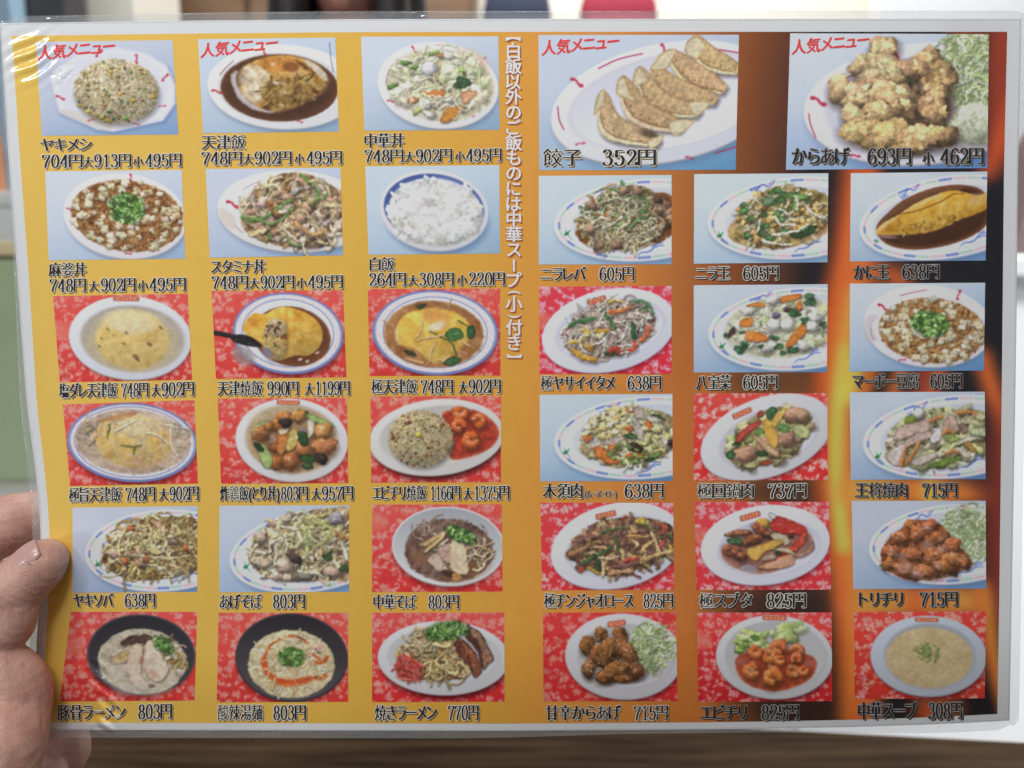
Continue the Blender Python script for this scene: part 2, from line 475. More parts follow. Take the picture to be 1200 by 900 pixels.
PHOTO_GAIN = 1.0
def build_photo(c, menu, names, label):
    """the painted print as meshes on the sheet: the photograph's backdrop with plate, food ... as its children"""
    C, L = c.finish()
    H, W = L.shape
    q = c.quad
    u = np.linspace(0, 1, W)[None, :, None]; v = np.linspace(0, 1, H)[:, None, None]
    PX = (q[0] * (1 - u) + q[1] * u) * (1 - v) + (q[3] * (1 - u) + q[2] * u) * v
    V = sheet(PX[..., 0], PX[..., 1], LIFT_PHOTO).reshape(-1, 3)
    A = ink(C * PHOTO_GAIN).reshape(-1, 3)
    idx = np.arange(H * W).reshape(H, W)
    F = np.stack([idx[1:, :-1], idx[1:, 1:], idx[:-1, 1:], idx[:-1, :-1]], -1).reshape(-1, 4)
    FL = L[:-1, :-1].reshape(-1)
    root = None
    for k in range(len(names)):
        f = F[FL == k]
        if not len(f): continue
        used, inv = np.unique(f, return_inverse=True)
        o = mesh_np(names[k], V[used], inv.reshape(-1, 4), [PRINT], root if root is not None else menu, A[used])
        if root is None:
            o['label'] = label; o['_org'] = menu['_org']; root = o
    return root
# ------------------------------------------------------------------ backdrops and plates of the printed photographs
WHT, RIM = (214, 216, 224), (176, 178, 190)
def bg_blue(c, a=(206, 214, 228), b=(122, 160, 194)):
    t = np.clip(((c.X - c.x0) / (c.x1 - c.x0) * 0.45 + (c.Y - c.y0) / (c.y1 - c.y0) * 0.75) - 0.15, 0, 1) ** 1.7
    t = t + 0.10 * (fnoise(c.X / 150, c.Y / 110, c.seed) - 0.5)
    t = np.clip(t, 0, 1)[..., None]
    c.C[:] = (np.asarray(a, float) * (1 - t) + np.asarray(b, float) * t) * np.array([.945, .938, .945])
def bg_red(c, lo=(196, 54, 50), hi=(213, 82, 74), pat=(220, 148, 138)):
    t = np.clip((c.Y - c.y0) / (c.y1 - c.y0), 0, 1)[..., None]
    c.C[:] = np.asarray(hi, float) * (1 - t) + np.asarray(lo, float) * t
    R = c.R
    y = c.y0 + R.uniform(-10, 30)
    while y < c.y1 + 80:
        x = c.x0 - R.uniform(0, 110)
        while x < c.x1 + 80:
            jx, jy = x + R.uniform(-26, 26), y + R.uniform(-20, 20)
            p = c.jit(pat, 0.06); kind = R.random()
            if kind < 0.36:                            # a peony: ragged petals with veins
                r = R.uniform(20, 30); r0 = R.uniform(0, 6)
                for i in range(7):
                    a = r0 + i * .8976 + R.uniform(-.2, .2); q = r * R.uniform(.75, 1.1)
                    c.ell(jx + q * math.cos(a), jy + q * 0.75 * math.sin(a), R.uniform(9, 15), R.uniform(6, 10), p, a + R.uniform(-.5, .5), soft=5, a=0.85)
                c.ell(jx, jy, 15, 11, p, soft=5, a=.85)
                for i in range(6): c.ell(jx + R.uniform(-.9, .9) * r, jy + R.uniform(-.7, .7) * r, R.uniform(2, 5), R.uniform(2, 4), lo, R.uniform(0, 3), soft=3, a=.75)
            else:                                      # scrolling stems and leaves
                a0 = R.uniform(0, 6.28); sg = R.choice((-1, 1)); r = R.uniform(16, 32)
                P = [(jx + r * (1 - .17 * i) * math.cos(a0 + sg * .85 * i), jy + .8 * r * (1 - .17 * i) * math.sin(a0 + sg * .85 * i)) for i in range(6)]
                c.line(P, R.uniform(5, 9), p, soft=5, a=.85, n=4, taper=.5); c.ell(P[-1][0], P[-1][1], 8, 6, p, soft=4, a=.85)
                P2 = [P[0], (P[0][0] + R.uniform(-40, 40), P[0][1] + R.uniform(-30, 30)), (P[0][0] + R.uniform(-75, 75), P[0][1] + R.uniform(-50, 50))]
                c.line(P2, 5, p, soft=4, a=.75, n=4, taper=.8)
                for q in P2[1:]:
                    for _ in range(2): c.ell(q[0] + R.uniform(-9, 9), q[1] + R.uniform(-7, 7), R.uniform(9, 20), R.uniform(5, 9), p, R.uniform(0, 3), soft=5, a=.8)
            x += R.uniform(66, 98)
        y += R.uniform(52, 70)
    k = c.unit
    jj, ii = np.meshgrid(np.arange(c.W), np.arange(c.H))
    u = np.clip(jj + (fnoise(c.X / 14, c.Y / 14, c.seed + 5) - .5) * 14 / c.px, 0, c.W - 1).astype(int); v = np.clip(ii + (fnoise(c.X / 14, c.Y / 14, c.seed + 6) - .5) * 14 / c.px, 0, c.H - 1).astype(int)
    c.C[:] = c.C[v, u]
    n = fnoise(c.X / 60, c.Y / 60, c.seed + 8)[..., None]
    c.C[:] = c.C * (0.93 + 0.14 * n)
    if R.random() < 0.6:                               # one pale medallion
        mx, my = c.x0 + R.uniform(30, 130), c.y0 + R.uniform(0.2, .5) * (c.y1 - c.y0)
        c.ell(mx, my, 82, 70, (224, 96, 86), soft=10, a=.55); c.ell(mx, my, 64, 54, (232, 130, 110), soft=30, a=.4)
def shadow(c, cx, cy, rx, ry, rot=0, col=(60, 70, 100), a=.55, dy=34, dx=14):
    c.ell(cx + dx, cy + dy, rx * 0.97, ry * 0.98, col, rot, soft=46, a=a, label=False)
def plate(c, cx, cy, rx, ry, rot=0.0, well=None, col=WHT, edge=RIM, wellc=None, part=1, sh=(70, 84, 118), sa=.5, dy=30):
    shadow(c, cx, cy, rx, ry, rot, sh, sa, dy)
    c.part = part
    c.ell(cx, cy + 7, rx, ry, [v * .84 for v in edge], rot, soft=5)
    c.grad(cx, cy, rx, ry, [min(255, v * 1.05) for v in col], [v * .95 for v in col], math.pi * .35, rot, soft=5)
    if well:
        wx, wy, wrx, wry = well
        c.ell(wx, wy, wrx * 1.03, wry * 1.03, edge, rot, soft=16, a=.8)
        wc = wellc or [v * .97 for v in col]
        c.grad(wx, wy + 3, wrx, wry, [v * .93 for v in wc], [min(255, v * 1.04) for v in wc], math.pi * .4, rot, soft=10)
def dashes(c, cx, cy, rx, ry, rot, n=30, w=17, ph=0.0, fade=1.0):
    cols = [(92, 112, 180), (222, 170, 178), (160, 190, 165)]
    for i in range(n):
        a0 = ph + i * 6.2832 / n; da = 6.2832 / n * 0.40
        P = []
        for k in range(4):
            t = a0 + (k / 3 - .5) * 2 * da * .95
            x, y = rx * math.cos(t), ry * math.sin(t)
            P.append((cx + x * math.cos(rot) - y * math.sin(rot), cy + x * math.sin(rot) + y * math.cos(rot)))
        m = np.mean(P, 0)
        if m[0] < c.x0 - 20 or m[0] > c.x1 + 20: continue
        c.line(P, w, cols[i % 3], soft=5, a=.85 * fade, n=3)
        for k in (0.3, .7):
            x, y = P[0][0] * (1 - k) + P[-1][0] * k, P[0][1] * (1 - k) + P[-1][1] * k
            c.ell(x, y, w * .16, w * .2, WHT, rot, soft=3, a=.45)
BLUE = (66, 92, 172)
def dragon(c, x, y, rot=0.0, k=1.0, a=.9):
    def T(p): return (x + k * (p[0] * math.cos(rot) - p[1] * math.sin(rot)), y + k * (p[0] * math.sin(rot) + p[1] * math.cos(rot)))
    c.line([T(p) for p in ((-92, 26), (-60, 22), (-40, 2), (-18, -16), (10, -12), (28, 8), (52, 4), (88, -22))], 11 * k, BLUE, soft=4, a=a, n=4, taper=.5)
    for p in ((-78, 36), (-64, 8), (-92, 10), (-52, 34), (-34, 26)): c.ell(*T(p), 10 * k, 7 * k, BLUE, rot, soft=6, a=a * .8)
    c.line([T((40, -10)), T((62, -22)), T((92, -30))], 6 * k, BLUE, a=a)
def tail(c, x, y, rot=-.45, a=.9):
    def T(p): return (x + p[0] * math.cos(rot) - p[1] * math.sin(rot), y + p[0] * math.sin(rot) + p[1] * math.cos(rot))
    c.line([T(p) for p in ((-110, 8), (-72, 0), (-40, 14), (0, 16), (36, 0), (66, -8), (98, 6))], 10, BLUE, soft=4, a=a, n=4, taper=.5)
    c.line([T(p) for p in ((36, 12), (66, 10), (92, 24))], 8, BLUE, a=a, n=4)
    for p in ((58, -24), (86, -14)): c.ell(*T(p), 11, 7, BLUE, rot, soft=5, a=a * .8)
def parrot(c, x, y):
    c.line([(x - 8, y - 44), (x + 6, y - 8), (x + 46, y + 44)], 6, (52, 128, 82), n=4, taper=.5)
    c.ell(x + 4, y - 4, 20, 13, (46, 124, 78), -.5, soft=5); c.ell(x + 26, y - 24, 9, 6, (60, 140, 90), -1, soft=5)
def redmark(c, x, y, rot, k=1.0, a=.9, col=(176, 52, 72)):
    def T(p): return (x + k * (p[0] * math.cos(rot) - p[1] * math.sin(rot)), y + k * (p[0] * math.sin(rot) + p[1] * math.cos(rot)))
    c.line([T((-32, 0)), T((-8, -4)), T((12, 4)), T((34, 2))], 13 * k, col, soft=5, a=a, n=4)
    c.ell(*T((-28, 2)), 12 * k, 9 * k, col, soft=5, a=a); c.ell(*T((28, 3)), 13 * k, 10 * k, col, soft=5, a=a)
BADGES = []
def badge(c, x, y, wd, ht, rot, menu_xy=None):
    """the small red name plate printed on the rim (its lettering is set on top later)"""
    c.part = 3
    def T(p): return (x + p[0] * math.cos(rot) - p[1] * math.sin(rot), y + p[0] * math.sin(rot) + p[1] * math.cos(rot))
    h = ht / 2; v = wd / 2
    c.poly([T(p) for p in ((-v, -h), (v, -h), (v + 5, 0), (v, h), (-v, h), (-v - 5, 0))], (150, 140, 130), soft=4, smooth=False)
    v -= 5; h -= 5
    c.poly([T(p) for p in ((-v, -h), (v, -h), (v, h), (-v, h))], (206, 62, 54), soft=4, smooth=False)
    c.part = 1
    BADGES.append((c, x, y, wd, ht, rot))
def striped_plate(c, cx=830, cy=350, rx=640, ry=290, rot=-.10, well=(850, 352, 520, 222), well_c=None, ph=0.03):
    plate(c, cx, cy, rx, ry, rot, well, (214, 218, 232), (184, 188, 206), well_c or (204, 208, 224), sh=(72, 104, 150), sa=.6)
    dashes(c, cx, cy - 1, rx * .945, ry * .925, rot, 36, 19, ph)
def greens(): return [(150, 180, 95), (95, 140, 60), (190, 205, 140)]
SPROUT = [(200, 190, 156), (182, 168, 126), (212, 204, 174), (164, 146, 102)]

# ------------------------------------------------------------------ the thirty dishes, in the reading order of the sheet
def d_fried_rice(c):
    c.warp = 0.7
    bg_blue(c, (196, 202, 216), (126, 158, 196))
    c.part = 1
    O = [(105, 345), (150, 270), (300, 160), (590, 118), (800, 165), (930, 245), (992, 390), (992, 520), (905, 640), (560, 716), (440, 700), (175, 580)]
    c.poly([(x + 12, y + 18) for x, y in O], (78, 104, 146), soft=40, a=.5, smooth=False)
    c.part = 1
    c.poly(O, (206, 206, 216), soft=5, smooth=False, edge=(188, 188, 202), ew=26)
    c.poly([(150, 360), (320, 190), (590, 150), (790, 200), (900, 280), (950, 400), (930, 510), (840, 600), (560, 665), (460, 650), (230, 560)], (196, 197, 210), soft=50, a=.7, smooth=False)
    c.poly([(190, 590), (440, 690), (540, 700), (540, 665), (440, 640), (250, 560)], (190, 182, 172), soft=8, a=.6)
    for x, y, r in ((185, 475, .4), (455, 165, -.9), (918, 335, -.9), (900, 535, -.15), (715, 660, .15), (400, 632, -.4), (720, 205, 1.5)): redmark(c, x, y, r, .9 if y < 500 else .7, .85 if y < 500 else .6)
    c.part = 2
    c.rice((578, 432, 296, 226, .08), 1900, [(208, 196, 166), (190, 172, 132), (222, 214, 192), (176, 152, 106), (200, 184, 140)], [(110, 150, 62), (206, 168, 60), (150, 100, 60), (74, 120, 50), (222, 198, 110), (160, 118, 66)], 110)
    for x, y in ((480, 615), (520, 632), (640, 620), (690, 500), (600, 450), (380, 575), (840, 470), (320, 530)): c.chunk(x, y, 17, 13, c.jit(c.R.choice([(186, 176, 60), (96, 140, 54), (214, 168, 58)])), .4, gloss=.2)
def d_tenshin(c):
    c.warp = 0.45
    bg_blue(c, (196, 208, 222), (140, 170, 194)); plate(c, 640, 400, 530, 295, .04, (625, 405, 430, 240), (208, 209, 214), (190, 188, 188))
    c.line([(195, 318), (240, 265), (292, 218)], 6, (120, 80, 90), n=4); redmark(c, 175, 432, .25); redmark(c, 505, 150, 1.1, .8); redmark(c, 757, 643, .3, .6)
    c.part = 2
    c.ell(615, 408, 412, 236, (58, 30, 16), .03, soft=8, rim=((96, 52, 26), 6))
    c.part = 4
    c.poly([(272, 320), (330, 285), (440, 215), (580, 180), (720, 185), (850, 225), (930, 290), (965, 360), (925, 440), (820, 500), (690, 560), (570, 585), (440, 560), (330, 480), (290, 400)], (120, 78, 34), soft=20)
    c.poly([(272, 322), (320, 290), (330, 370), (370, 450), (450, 525), (580, 580), (440, 562), (330, 484), (290, 400)], (190, 184, 194), soft=16, a=.9)
    c.ramp([(320, 300), (440, 222), (580, 184), (720, 188), (850, 230), (930, 295), (930, 400), (850, 470), (690, 545), (560, 570), (440, 530), (350, 450), (315, 370)], [(84, 50, 14), (140, 90, 26), (176, 124, 44), (200, 156, 76), (214, 190, 140)], 42, stretch=(1.6, .8), rot=.6, contrast=2.2, dome=.22)
    c.ramp([(330, 310), (420, 240), (500, 270), (556, 320), (520, 390), (500, 470), (440, 520), (360, 440)], [(190, 180, 160), (222, 216, 212), (238, 236, 238)], 34, soft=34, rot=.8, a=.62)
    c.ramp([(450, 230), (580, 186), (700, 190), (740, 260), (640, 300), (540, 290)], [(150, 84, 22), (196, 124, 42), (214, 150, 66)], 34, soft=20, a=.9)
    c.ell(694, 262, 56, 34, (128, 66, 26), .2, soft=14, a=.8)
    c.noodles((680, 420, 220, 110, -.1), 46, 10, [(150, 116, 44), (96, 64, 18), (176, 150, 90), (120, 84, 28)], 80, .9, .3)
    c.ramp([(520, 400), (640, 330), (800, 350), (860, 430), (760, 520), (620, 560), (520, 520)], [(60, 40, 12), (110, 76, 22), (150, 110, 44), (186, 150, 90)], 26, soft=40, a=.55, contrast=2.2)
    c.poly([(780, 210), (870, 240), (940, 310), (950, 360), (900, 330), (840, 270)], (206, 200, 200), soft=14, a=.75)
    for x, y, r in ((565, 244, 18), (632, 528, 18), (655, 438, 14), (590, 375, 24)): c.ell(x, y, r, r * .5, (232, 226, 220), .5, soft=12, a=.7)
    c.part = 0
    c.line([(966, 90), (975, 200), (995, 300)], 3.5, (48, 46, 52), n=4, label=False)
def d_chuka_don(c):
    c.warp = 0.7
    bg_blue(c, (200, 210, 222), (138, 168, 194)); plate(c, 590, 390, 425, 300, .12, (600, 385, 375, 250), (212, 212, 216), (196, 190, 188))
    c.line([(225, 380), (240, 310), (270, 248)], 5, (110, 60, 80), n=4); c.line([(570, 108), (650, 108), (735, 122)], 5, (170, 90, 100), n=4)
    redmark(c, 420, 140, 1.1, .8); redmark(c, 258, 500, .2, .7); redmark(c, 908, 212, -1, .7, .6); redmark(c, 822, 604, .1, .6, .7)
    c.part = 2
    reg = (610, 392, 372, 250, .12)
    c.ramp(None, [(182, 170, 136), (206, 198, 166), (220, 214, 190)], 60, ellipse=reg, soft=14)
    c.ell(830, 220, 130, 70, (196, 168, 130), .5, soft=40, a=.6)
    c.chunks((590, 370, 340, 220, .1), 90, 46, [(214, 214, 182), (196, 206, 158), (224, 222, 204), (206, 198, 172)], .55, gloss=.3, sh=.22, amb=.78, irr=.3, tf=20)
    c.noodles((610, 350, 330, 210, .1), 60, 13, [(216, 218, 186), (198, 206, 150), (222, 220, 200)], 150, 1.1, .25)
    for x, y in ((270, 395), (360, 235), (620, 365), (760, 290), (450, 570), (560, 165), (740, 390), (430, 260)): c.chunk(x, y, 36, 20, c.jit(c.R.choice([(146, 176, 84), (96, 138, 60), (170, 190, 104)])), c.R.uniform(-1, 1), irr=.35, gloss=.3, sh=.25)
    c.leaf([(700, 390), (740, 330), (790, 340), (825, 370), (800, 395), (740, 410)], (52, 84, 50))
    CAR = (218, 126, 48)
    c.slab([(455, 430), (520, 435), (620, 415), (640, 440), (610, 478), (520, 470)], CAR); c.slab([(605, 640), (630, 575), (690, 535), (775, 528), (760, 570), (690, 630), (650, 652)], (216, 136, 50))
    c.slab([(365, 500), (410, 468), (455, 480), (425, 515)], CAR); c.slab([(750, 440), (840, 425), (855, 450), (780, 520), (755, 490)], (216, 150, 106)); c.slab([(520, 340), (570, 320), (600, 340), (560, 362)], (214, 160, 120)); c.slab([(580, 165), (650, 162), (640, 190), (590, 190)], (206, 150, 100))
    c.chunk(528, 276, 56, 50, (232, 230, 236), 0, irr=.02, rough=.02, gloss=.2)
    for x, y in ((520, 530), (570, 520), (670, 185), (540, 600), (660, 500)): c.chunk(x, y, 42, 28, (222, 214, 208), .3, gloss=.5, sh=.3)
    c.noodles((620, 470, 260, 120, .1), 24, 12, [(224, 216, 196), (214, 198, 160)], 130, 1.2, .3)
def tofu(c, reg, n, sauce, cols, r):
    c.ramp(None, sauce, 22, ellipse=reg, soft=10, contrast=2.4)
    c.chunks(reg, 300, 9, [(176, 132, 80), (140, 86, 38), (196, 160, 112), (104, 58, 24)], .7, gloss=.5, sh=.25)
    for x, y in sorted(c.inside(reg, n, .55), key=lambda p: p[1]):
        k = r * c.R.uniform(.6, 1.25); a = c.R.uniform(-.5, .5)
        P = [(x + k * c.R.uniform(.8, 1.15) * math.cos(a + t), y + k * .85 * c.R.uniform(.8, 1.1) * math.sin(a + t)) for t in (.6, 2.2, 3.7, 5.3)]
        col = c.jit(c.R.choice(cols), .08)
        c.poly([(p[0] + 4, p[1] + 9) for p in P], (90, 50, 16), soft=12, a=.6, smooth=False)
        c.poly(P, [v * .8 for v in col], soft=4, smooth=False)
        c.poly([(p[0] * .8 + x * .2 - 2, p[1] * .66 + y * .34 - 6) for p in P], [min(250, v * 1.04) for v in col], soft=6, smooth=False, tex=(12, .12))
    c.chunks(reg, 130, 8, [(186, 130, 66), (160, 96, 40), (206, 160, 96)], .7, gloss=.6, sh=.3)
def d_mabo_don(c):
    c.warp = 0.6
    bg_blue(c, (204, 212, 226), (152, 178, 204)); plate(c, 640, 380, 435, 295, .12, None, (210, 208, 214), (196, 190, 190))
    c.line([(330, 222), (400, 180), (468, 150)], 6, (140, 100, 130), n=4); redmark(c, 250, 330, .3, .6); redmark(c, 680, 112, 1.5, .8)
    c.part = 2
    tofu(c, (655, 378, 395, 248, .14), 120, [(104, 58, 20), (150, 94, 42), (180, 128, 70)], [(212, 200, 168), (202, 184, 142), (216, 206, 182)], 33)
    redmark(c, 662, 640, .1, .6)
    c.part = 5
    c.scallion((655, 320, 128, 105, .2), 120, 17)
def d_stamina(c):
    bg_blue(c, (198, 206, 222), (142, 172, 204)); plate(c, 720, 345, 540, 285, .05, None, (208, 206, 208), (196, 188, 184))
    c.poly([(195, 320), (300, 380), (300, 470), (220, 430)], (196, 186, 176), soft=20, a=.7); c.line([(300, 440), (330, 475), (360, 495)], 4, (140, 110, 110)); c.line([(355, 195), (420, 160), (490, 128)], 4, (130, 110, 110))
    redmark(c, 287, 295, .5, 1.3)
    c.part = 2
    Q = [(345, 430), (400, 260), (520, 140), (640, 80), (800, 80), (940, 140), (1060, 240), (1060, 470), (920, 560), (760, 596), (560, 580), (420, 520)]
    c.ramp(Q, [(96, 68, 40), (150, 116, 78), (186, 156, 116)], 40, contrast=2)
    reg = (730, 350, 350, 230, .2)
    c.chunks(reg, 60, 46, [(186, 158, 136), (206, 182, 160), (160, 122, 92), (190, 150, 110)], .6, irr=.32, gloss=.4, tf=18)
    c.noodles(reg, 95, 20, [(214, 200, 164), (196, 176, 130), (224, 212, 184), (180, 146, 96)], 170, 1.4, .5)
    c.chunks(reg, 34, 40, [(196, 166, 146), (210, 190, 172), (170, 134, 104)], .62, irr=.34, gloss=.45, tf=16)
    G = (96, 140, 60)
    c.strand([(350, 380), (400, 405), (500, 395), (600, 330), (690, 265)], 20, G); c.strand([(480, 410), (560, 430), (640, 390), (710, 320)], 16, (120, 158, 80)); c.strand([(760, 90), (850, 160), (890, 240), (850, 290)], 22, G)
    c.strand([(920, 260), (960, 200), (940, 150)], 20, (110, 146, 76)); c.strand([(660, 510), (700, 570), (770, 590)], 16, (104, 140, 84)); c.strand([(520, 560), (545, 530), (535, 505)], 16, G); c.strand([(830, 130), (930, 150), (970, 230)], 16, (206, 186, 140))
    c.slab([(600, 340), (665, 325), (672, 350), (605, 362)], (230, 222, 196)); c.slab([(395, 490), (520, 455), (520, 485), (430, 522)], (222, 200, 140)); c.slab([(920, 290), (1050, 290), (1050, 318), (920, 312)], (214, 196, 146))
    c.strand([(715, 400), (730, 350), (800, 350), (850, 420), (900, 500)], 17, (202, 176, 128)); c.strand([(730, 430), (790, 480), (870, 510), (925, 480)], 34, (190, 144, 92)); c.strand([(640, 460), (700, 520), (745, 560)], 18, (216, 206, 180))
    for p in ((560, 320), (590, 365), (550, 290), (680, 185)): c.chunk(p[0], p[1], 18, 26, (196, 120, 56), .2, gloss=.4)
    c.strand([(380, 330), (420, 270), (440, 330), (470, 380)], 10, (214, 196, 160)); c.strand([(390, 260), (440, 190), (500, 180)], 12, (206, 188, 150))
def d_white_rice(c):
    c.warp = .55
    bg_blue(c, (196, 212, 224), (146, 176, 200)); shadow(c, 570, 400, 370, 250, .1, (84, 110, 150), .7, 40)
    c.part = 1
    c.ell(575, 610, 160, 45, (120, 126, 150), 0, soft=14); c.ell(562, 372, 382, 282, (190, 190, 196), .13, soft=6); c.grad(562, 362, 380, 274, (208, 206, 208), (196, 196, 206), .8, .13, soft=6)
    c.ell(562, 358, 354, 244, (54, 66, 120), .13, soft=6, rim=((70, 90, 150), 5)); c.ell(575, 372, 330, 228, (188, 194, 210), .13, soft=14)
    c.part = 2
    c.ramp(None, [(168, 166, 160), (190, 188, 184), (206, 205, 204)], 60, ellipse=(572, 392, 330, 232, .1), soft=16)
    c.chunks((570, 300, 250, 120, .1), 60, 46, [(214, 216, 216), (206, 208, 206)], .75, irr=.4, rough=.3, gloss=.05, sh=.12, amb=.86, tf=10)
    c.chunks((568, 390, 300, 190, .1), 150, 42, [(216, 217, 218), (208, 209, 206), (222, 222, 224), (204, 202, 190)], .75, irr=.45, rough=.18, gloss=.03, sh=.16, amb=.86, tf=12)
    for x, y in c.inside((568, 385, 318, 218, .1), 900, .5): c.line([(x, y), (x + c.R.uniform(-12, 12), y + c.R.uniform(-9, 9))], 7, c.jit((214, 215, 215), .05, 3), a=.55, n=2)
    for x, y in ((510, 150), (470, 165), (560, 160), (780, 200), (810, 225), (330, 555), (300, 530), (360, 570)): c.chunk(x, y, 26, 20, (206, 208, 210), .3, irr=.4, gloss=.1, sh=.05, amb=.84)
    for x, y, r, v in ((430, 250, 90, 222), (620, 230, 110, 218), (480, 380, 110, 216), (690, 330, 100, 214), (560, 500, 120, 208), (360, 350, 70, 214)): c.ell(x, y, r, r * .6, (v, v, v), .1, soft=r * .9, a=.55)
    for x, y, r in ((400, 470, 60), (740, 380, 46), (580, 560, 70), (540, 300, 40), (320, 430, 30)): c.ell(x, y, r, r * .5, (176, 172, 158), .2, soft=r * .8, a=.5)
def egg(c, reg, cols, f=60, seed=0, dome=.2, soft=22, contrast=1.5): c.ramp(None, cols, f, ellipse=reg, soft=soft, dome=dome, seed=seed, contrast=contrast)
def d_shio(c):
    c.warp = 0.3
    bg_red(c); plate(c, 675, 395, 430, 292, .07, (692, 402, 362, 232), (200, 202, 212), (174, 174, 184), (176, 164, 146), sh=(90, 10, 16)); badge(c, 648, 122, 180, 36, .01)
    c.part = 2
    c.ell(692, 405, 352, 224, (184, 172, 148), .07, soft=22, rim=((172, 164, 150), 3)); c.ell(692, 430, 300, 190, (196, 168, 110), .07, soft=60, a=.6)
    c.part = 4
    egg(c, (690, 410, 255, 205, .1), [(196, 156, 76), (214, 180, 100), (226, 200, 126)], 50, dome=.12)
    egg(c, (680, 285, 190, 80, .05), [(222, 200, 140), (232, 216, 174)], 40, 4, .05, 40)
    for x, y, r in ((520, 335, 14), (650, 360, 12), (630, 440, 14), (810, 440, 22), (715, 530, 26), (460, 455, 12), (890, 325, 16), (730, 550, 15), (475, 400, 9), (560, 380, 8)): c.ell(x, y, r, r * .6, (92, 84, 40) if r < 15 else (110, 70, 50), .6, soft=8, a=.8)
    for x, y in c.inside((690, 430, 220, 160, 0), 30): c.line([(x, y), (x + c.R.uniform(-50, 50), y + c.R.uniform(-20, 20))], 7, (228, 204, 130), soft=6, a=.5, n=2)
def blue_plate(c, cx, cy, rx, ry, rot=0.0, k=.80):
    shadow(c, cx, cy, rx, ry, rot, (90, 8, 16), .75, 34, 10)
    c.part = 1
    c.ell(cx, cy, rx, ry, (104, 124, 176), rot, soft=6); c.ell(cx, cy - 3, rx * .965, ry * .95, (214, 208, 212), rot, soft=6)
    for i in range(150):
        a = i * 6.2832 / 150; q = c.R.uniform(.86, .94)
        x, y = rx * q * math.cos(a), ry * q * math.sin(a) - 4
        c.ell(cx + x * math.cos(rot) - y * math.sin(rot), cy + x * math.sin(rot) + y * math.cos(rot), 8, 5, c.R.choice([(226, 160, 150), (170, 178, 204), (232, 190, 180), (196, 180, 196)]), c.R.uniform(0, 3), soft=4, a=.6)
    for q, w, a in ((.955, 7, .5), (k + .03, 6, .85)):
        P = [(cx + rx * q * math.cos(t) * math.cos(rot) - ry * q * math.sin(t) * math.sin(rot), cy - 3 + rx * q * math.cos(t) * math.sin(rot) + ry * q * math.sin(t) * math.cos(rot)) for t in np.linspace(0, 6.2832, 40)]
        c.line(P, w, (74, 98, 166), soft=3, a=a, n=2)
    c.ell(cx, cy, rx * k, ry * k, (206, 208, 214), rot, soft=5)
def d_tenshin_yaki(c):
    c.warp = 0.35
    bg_red(c); blue_plate(c, 645, 365, 388, 285, .09, .80)
    c.part = 2
    c.ell(672, 385, 275, 208, (86, 36, 16), .2, soft=8, rim=((122, 66, 36), 4))
    c.ell(330, 520, 90, 60, (150, 140, 140), .6, soft=30, a=.7)
    c.part = 4
    Q = [(335, 300), (400, 225), (480, 230), (560, 190), (640, 180), (760, 215), (850, 280), (888, 370), (870, 450), (790, 520), (700, 520), (560, 555), (540, 500), (460, 440), (390, 400), (335, 350)]
    c.ramp(Q, [(176, 110, 26), (206, 146, 40), (222, 172, 66), (230, 190, 90)], 60, dome=.25, contrast=1.3)
    c.ramp([(560, 260), (640, 330), (630, 470), (590, 555), (530, 520), (470, 430), (480, 330)], [(110, 80, 30), (190, 160, 90), (216, 190, 120), (150, 110, 50)], 16, soft=14, contrast=2.2)
    c.rice((555, 420, 85, 130, .2), 140, [(214, 190, 120), (190, 160, 90), (226, 206, 150)], [(80, 100, 40), (130, 60, 30)], 16, base=(160, 124, 60)); c.rice((560, 320, 70, 60, 0), 70, [(210, 190, 150), (200, 176, 120)], [(120, 60, 30), (90, 60, 50)], 12, base=(160, 130, 90))
    c.line([(632, 200), (640, 330), (628, 480)], 9, (180, 120, 34), soft=8, n=4, a=.7); c.line([(700, 380), (730, 360)], 6, (250, 240, 190), a=.8); c.line([(690, 440), (700, 410)], 5, (250, 240, 190), a=.8)
    for p in ((850, 500, 18), (730, 545, 16), (780, 560, 14)): c.ell(p[0], p[1], p[2], 8, (226, 210, 200), -.4, soft=6, a=.9)
    c.ell(500, 500, 44, 30, (120, 110, 130), .7, soft=16, a=.9)
    c.part = 6
    c.line([(122, 360), (200, 372), (300, 400)], 34, (40, 36, 38), n=4, shade=.3); c.poly([(250, 380), (330, 372), (400, 395), (460, 445), (430, 460), (340, 448), (260, 420)], (34, 30, 32), soft=5, hl=.2)
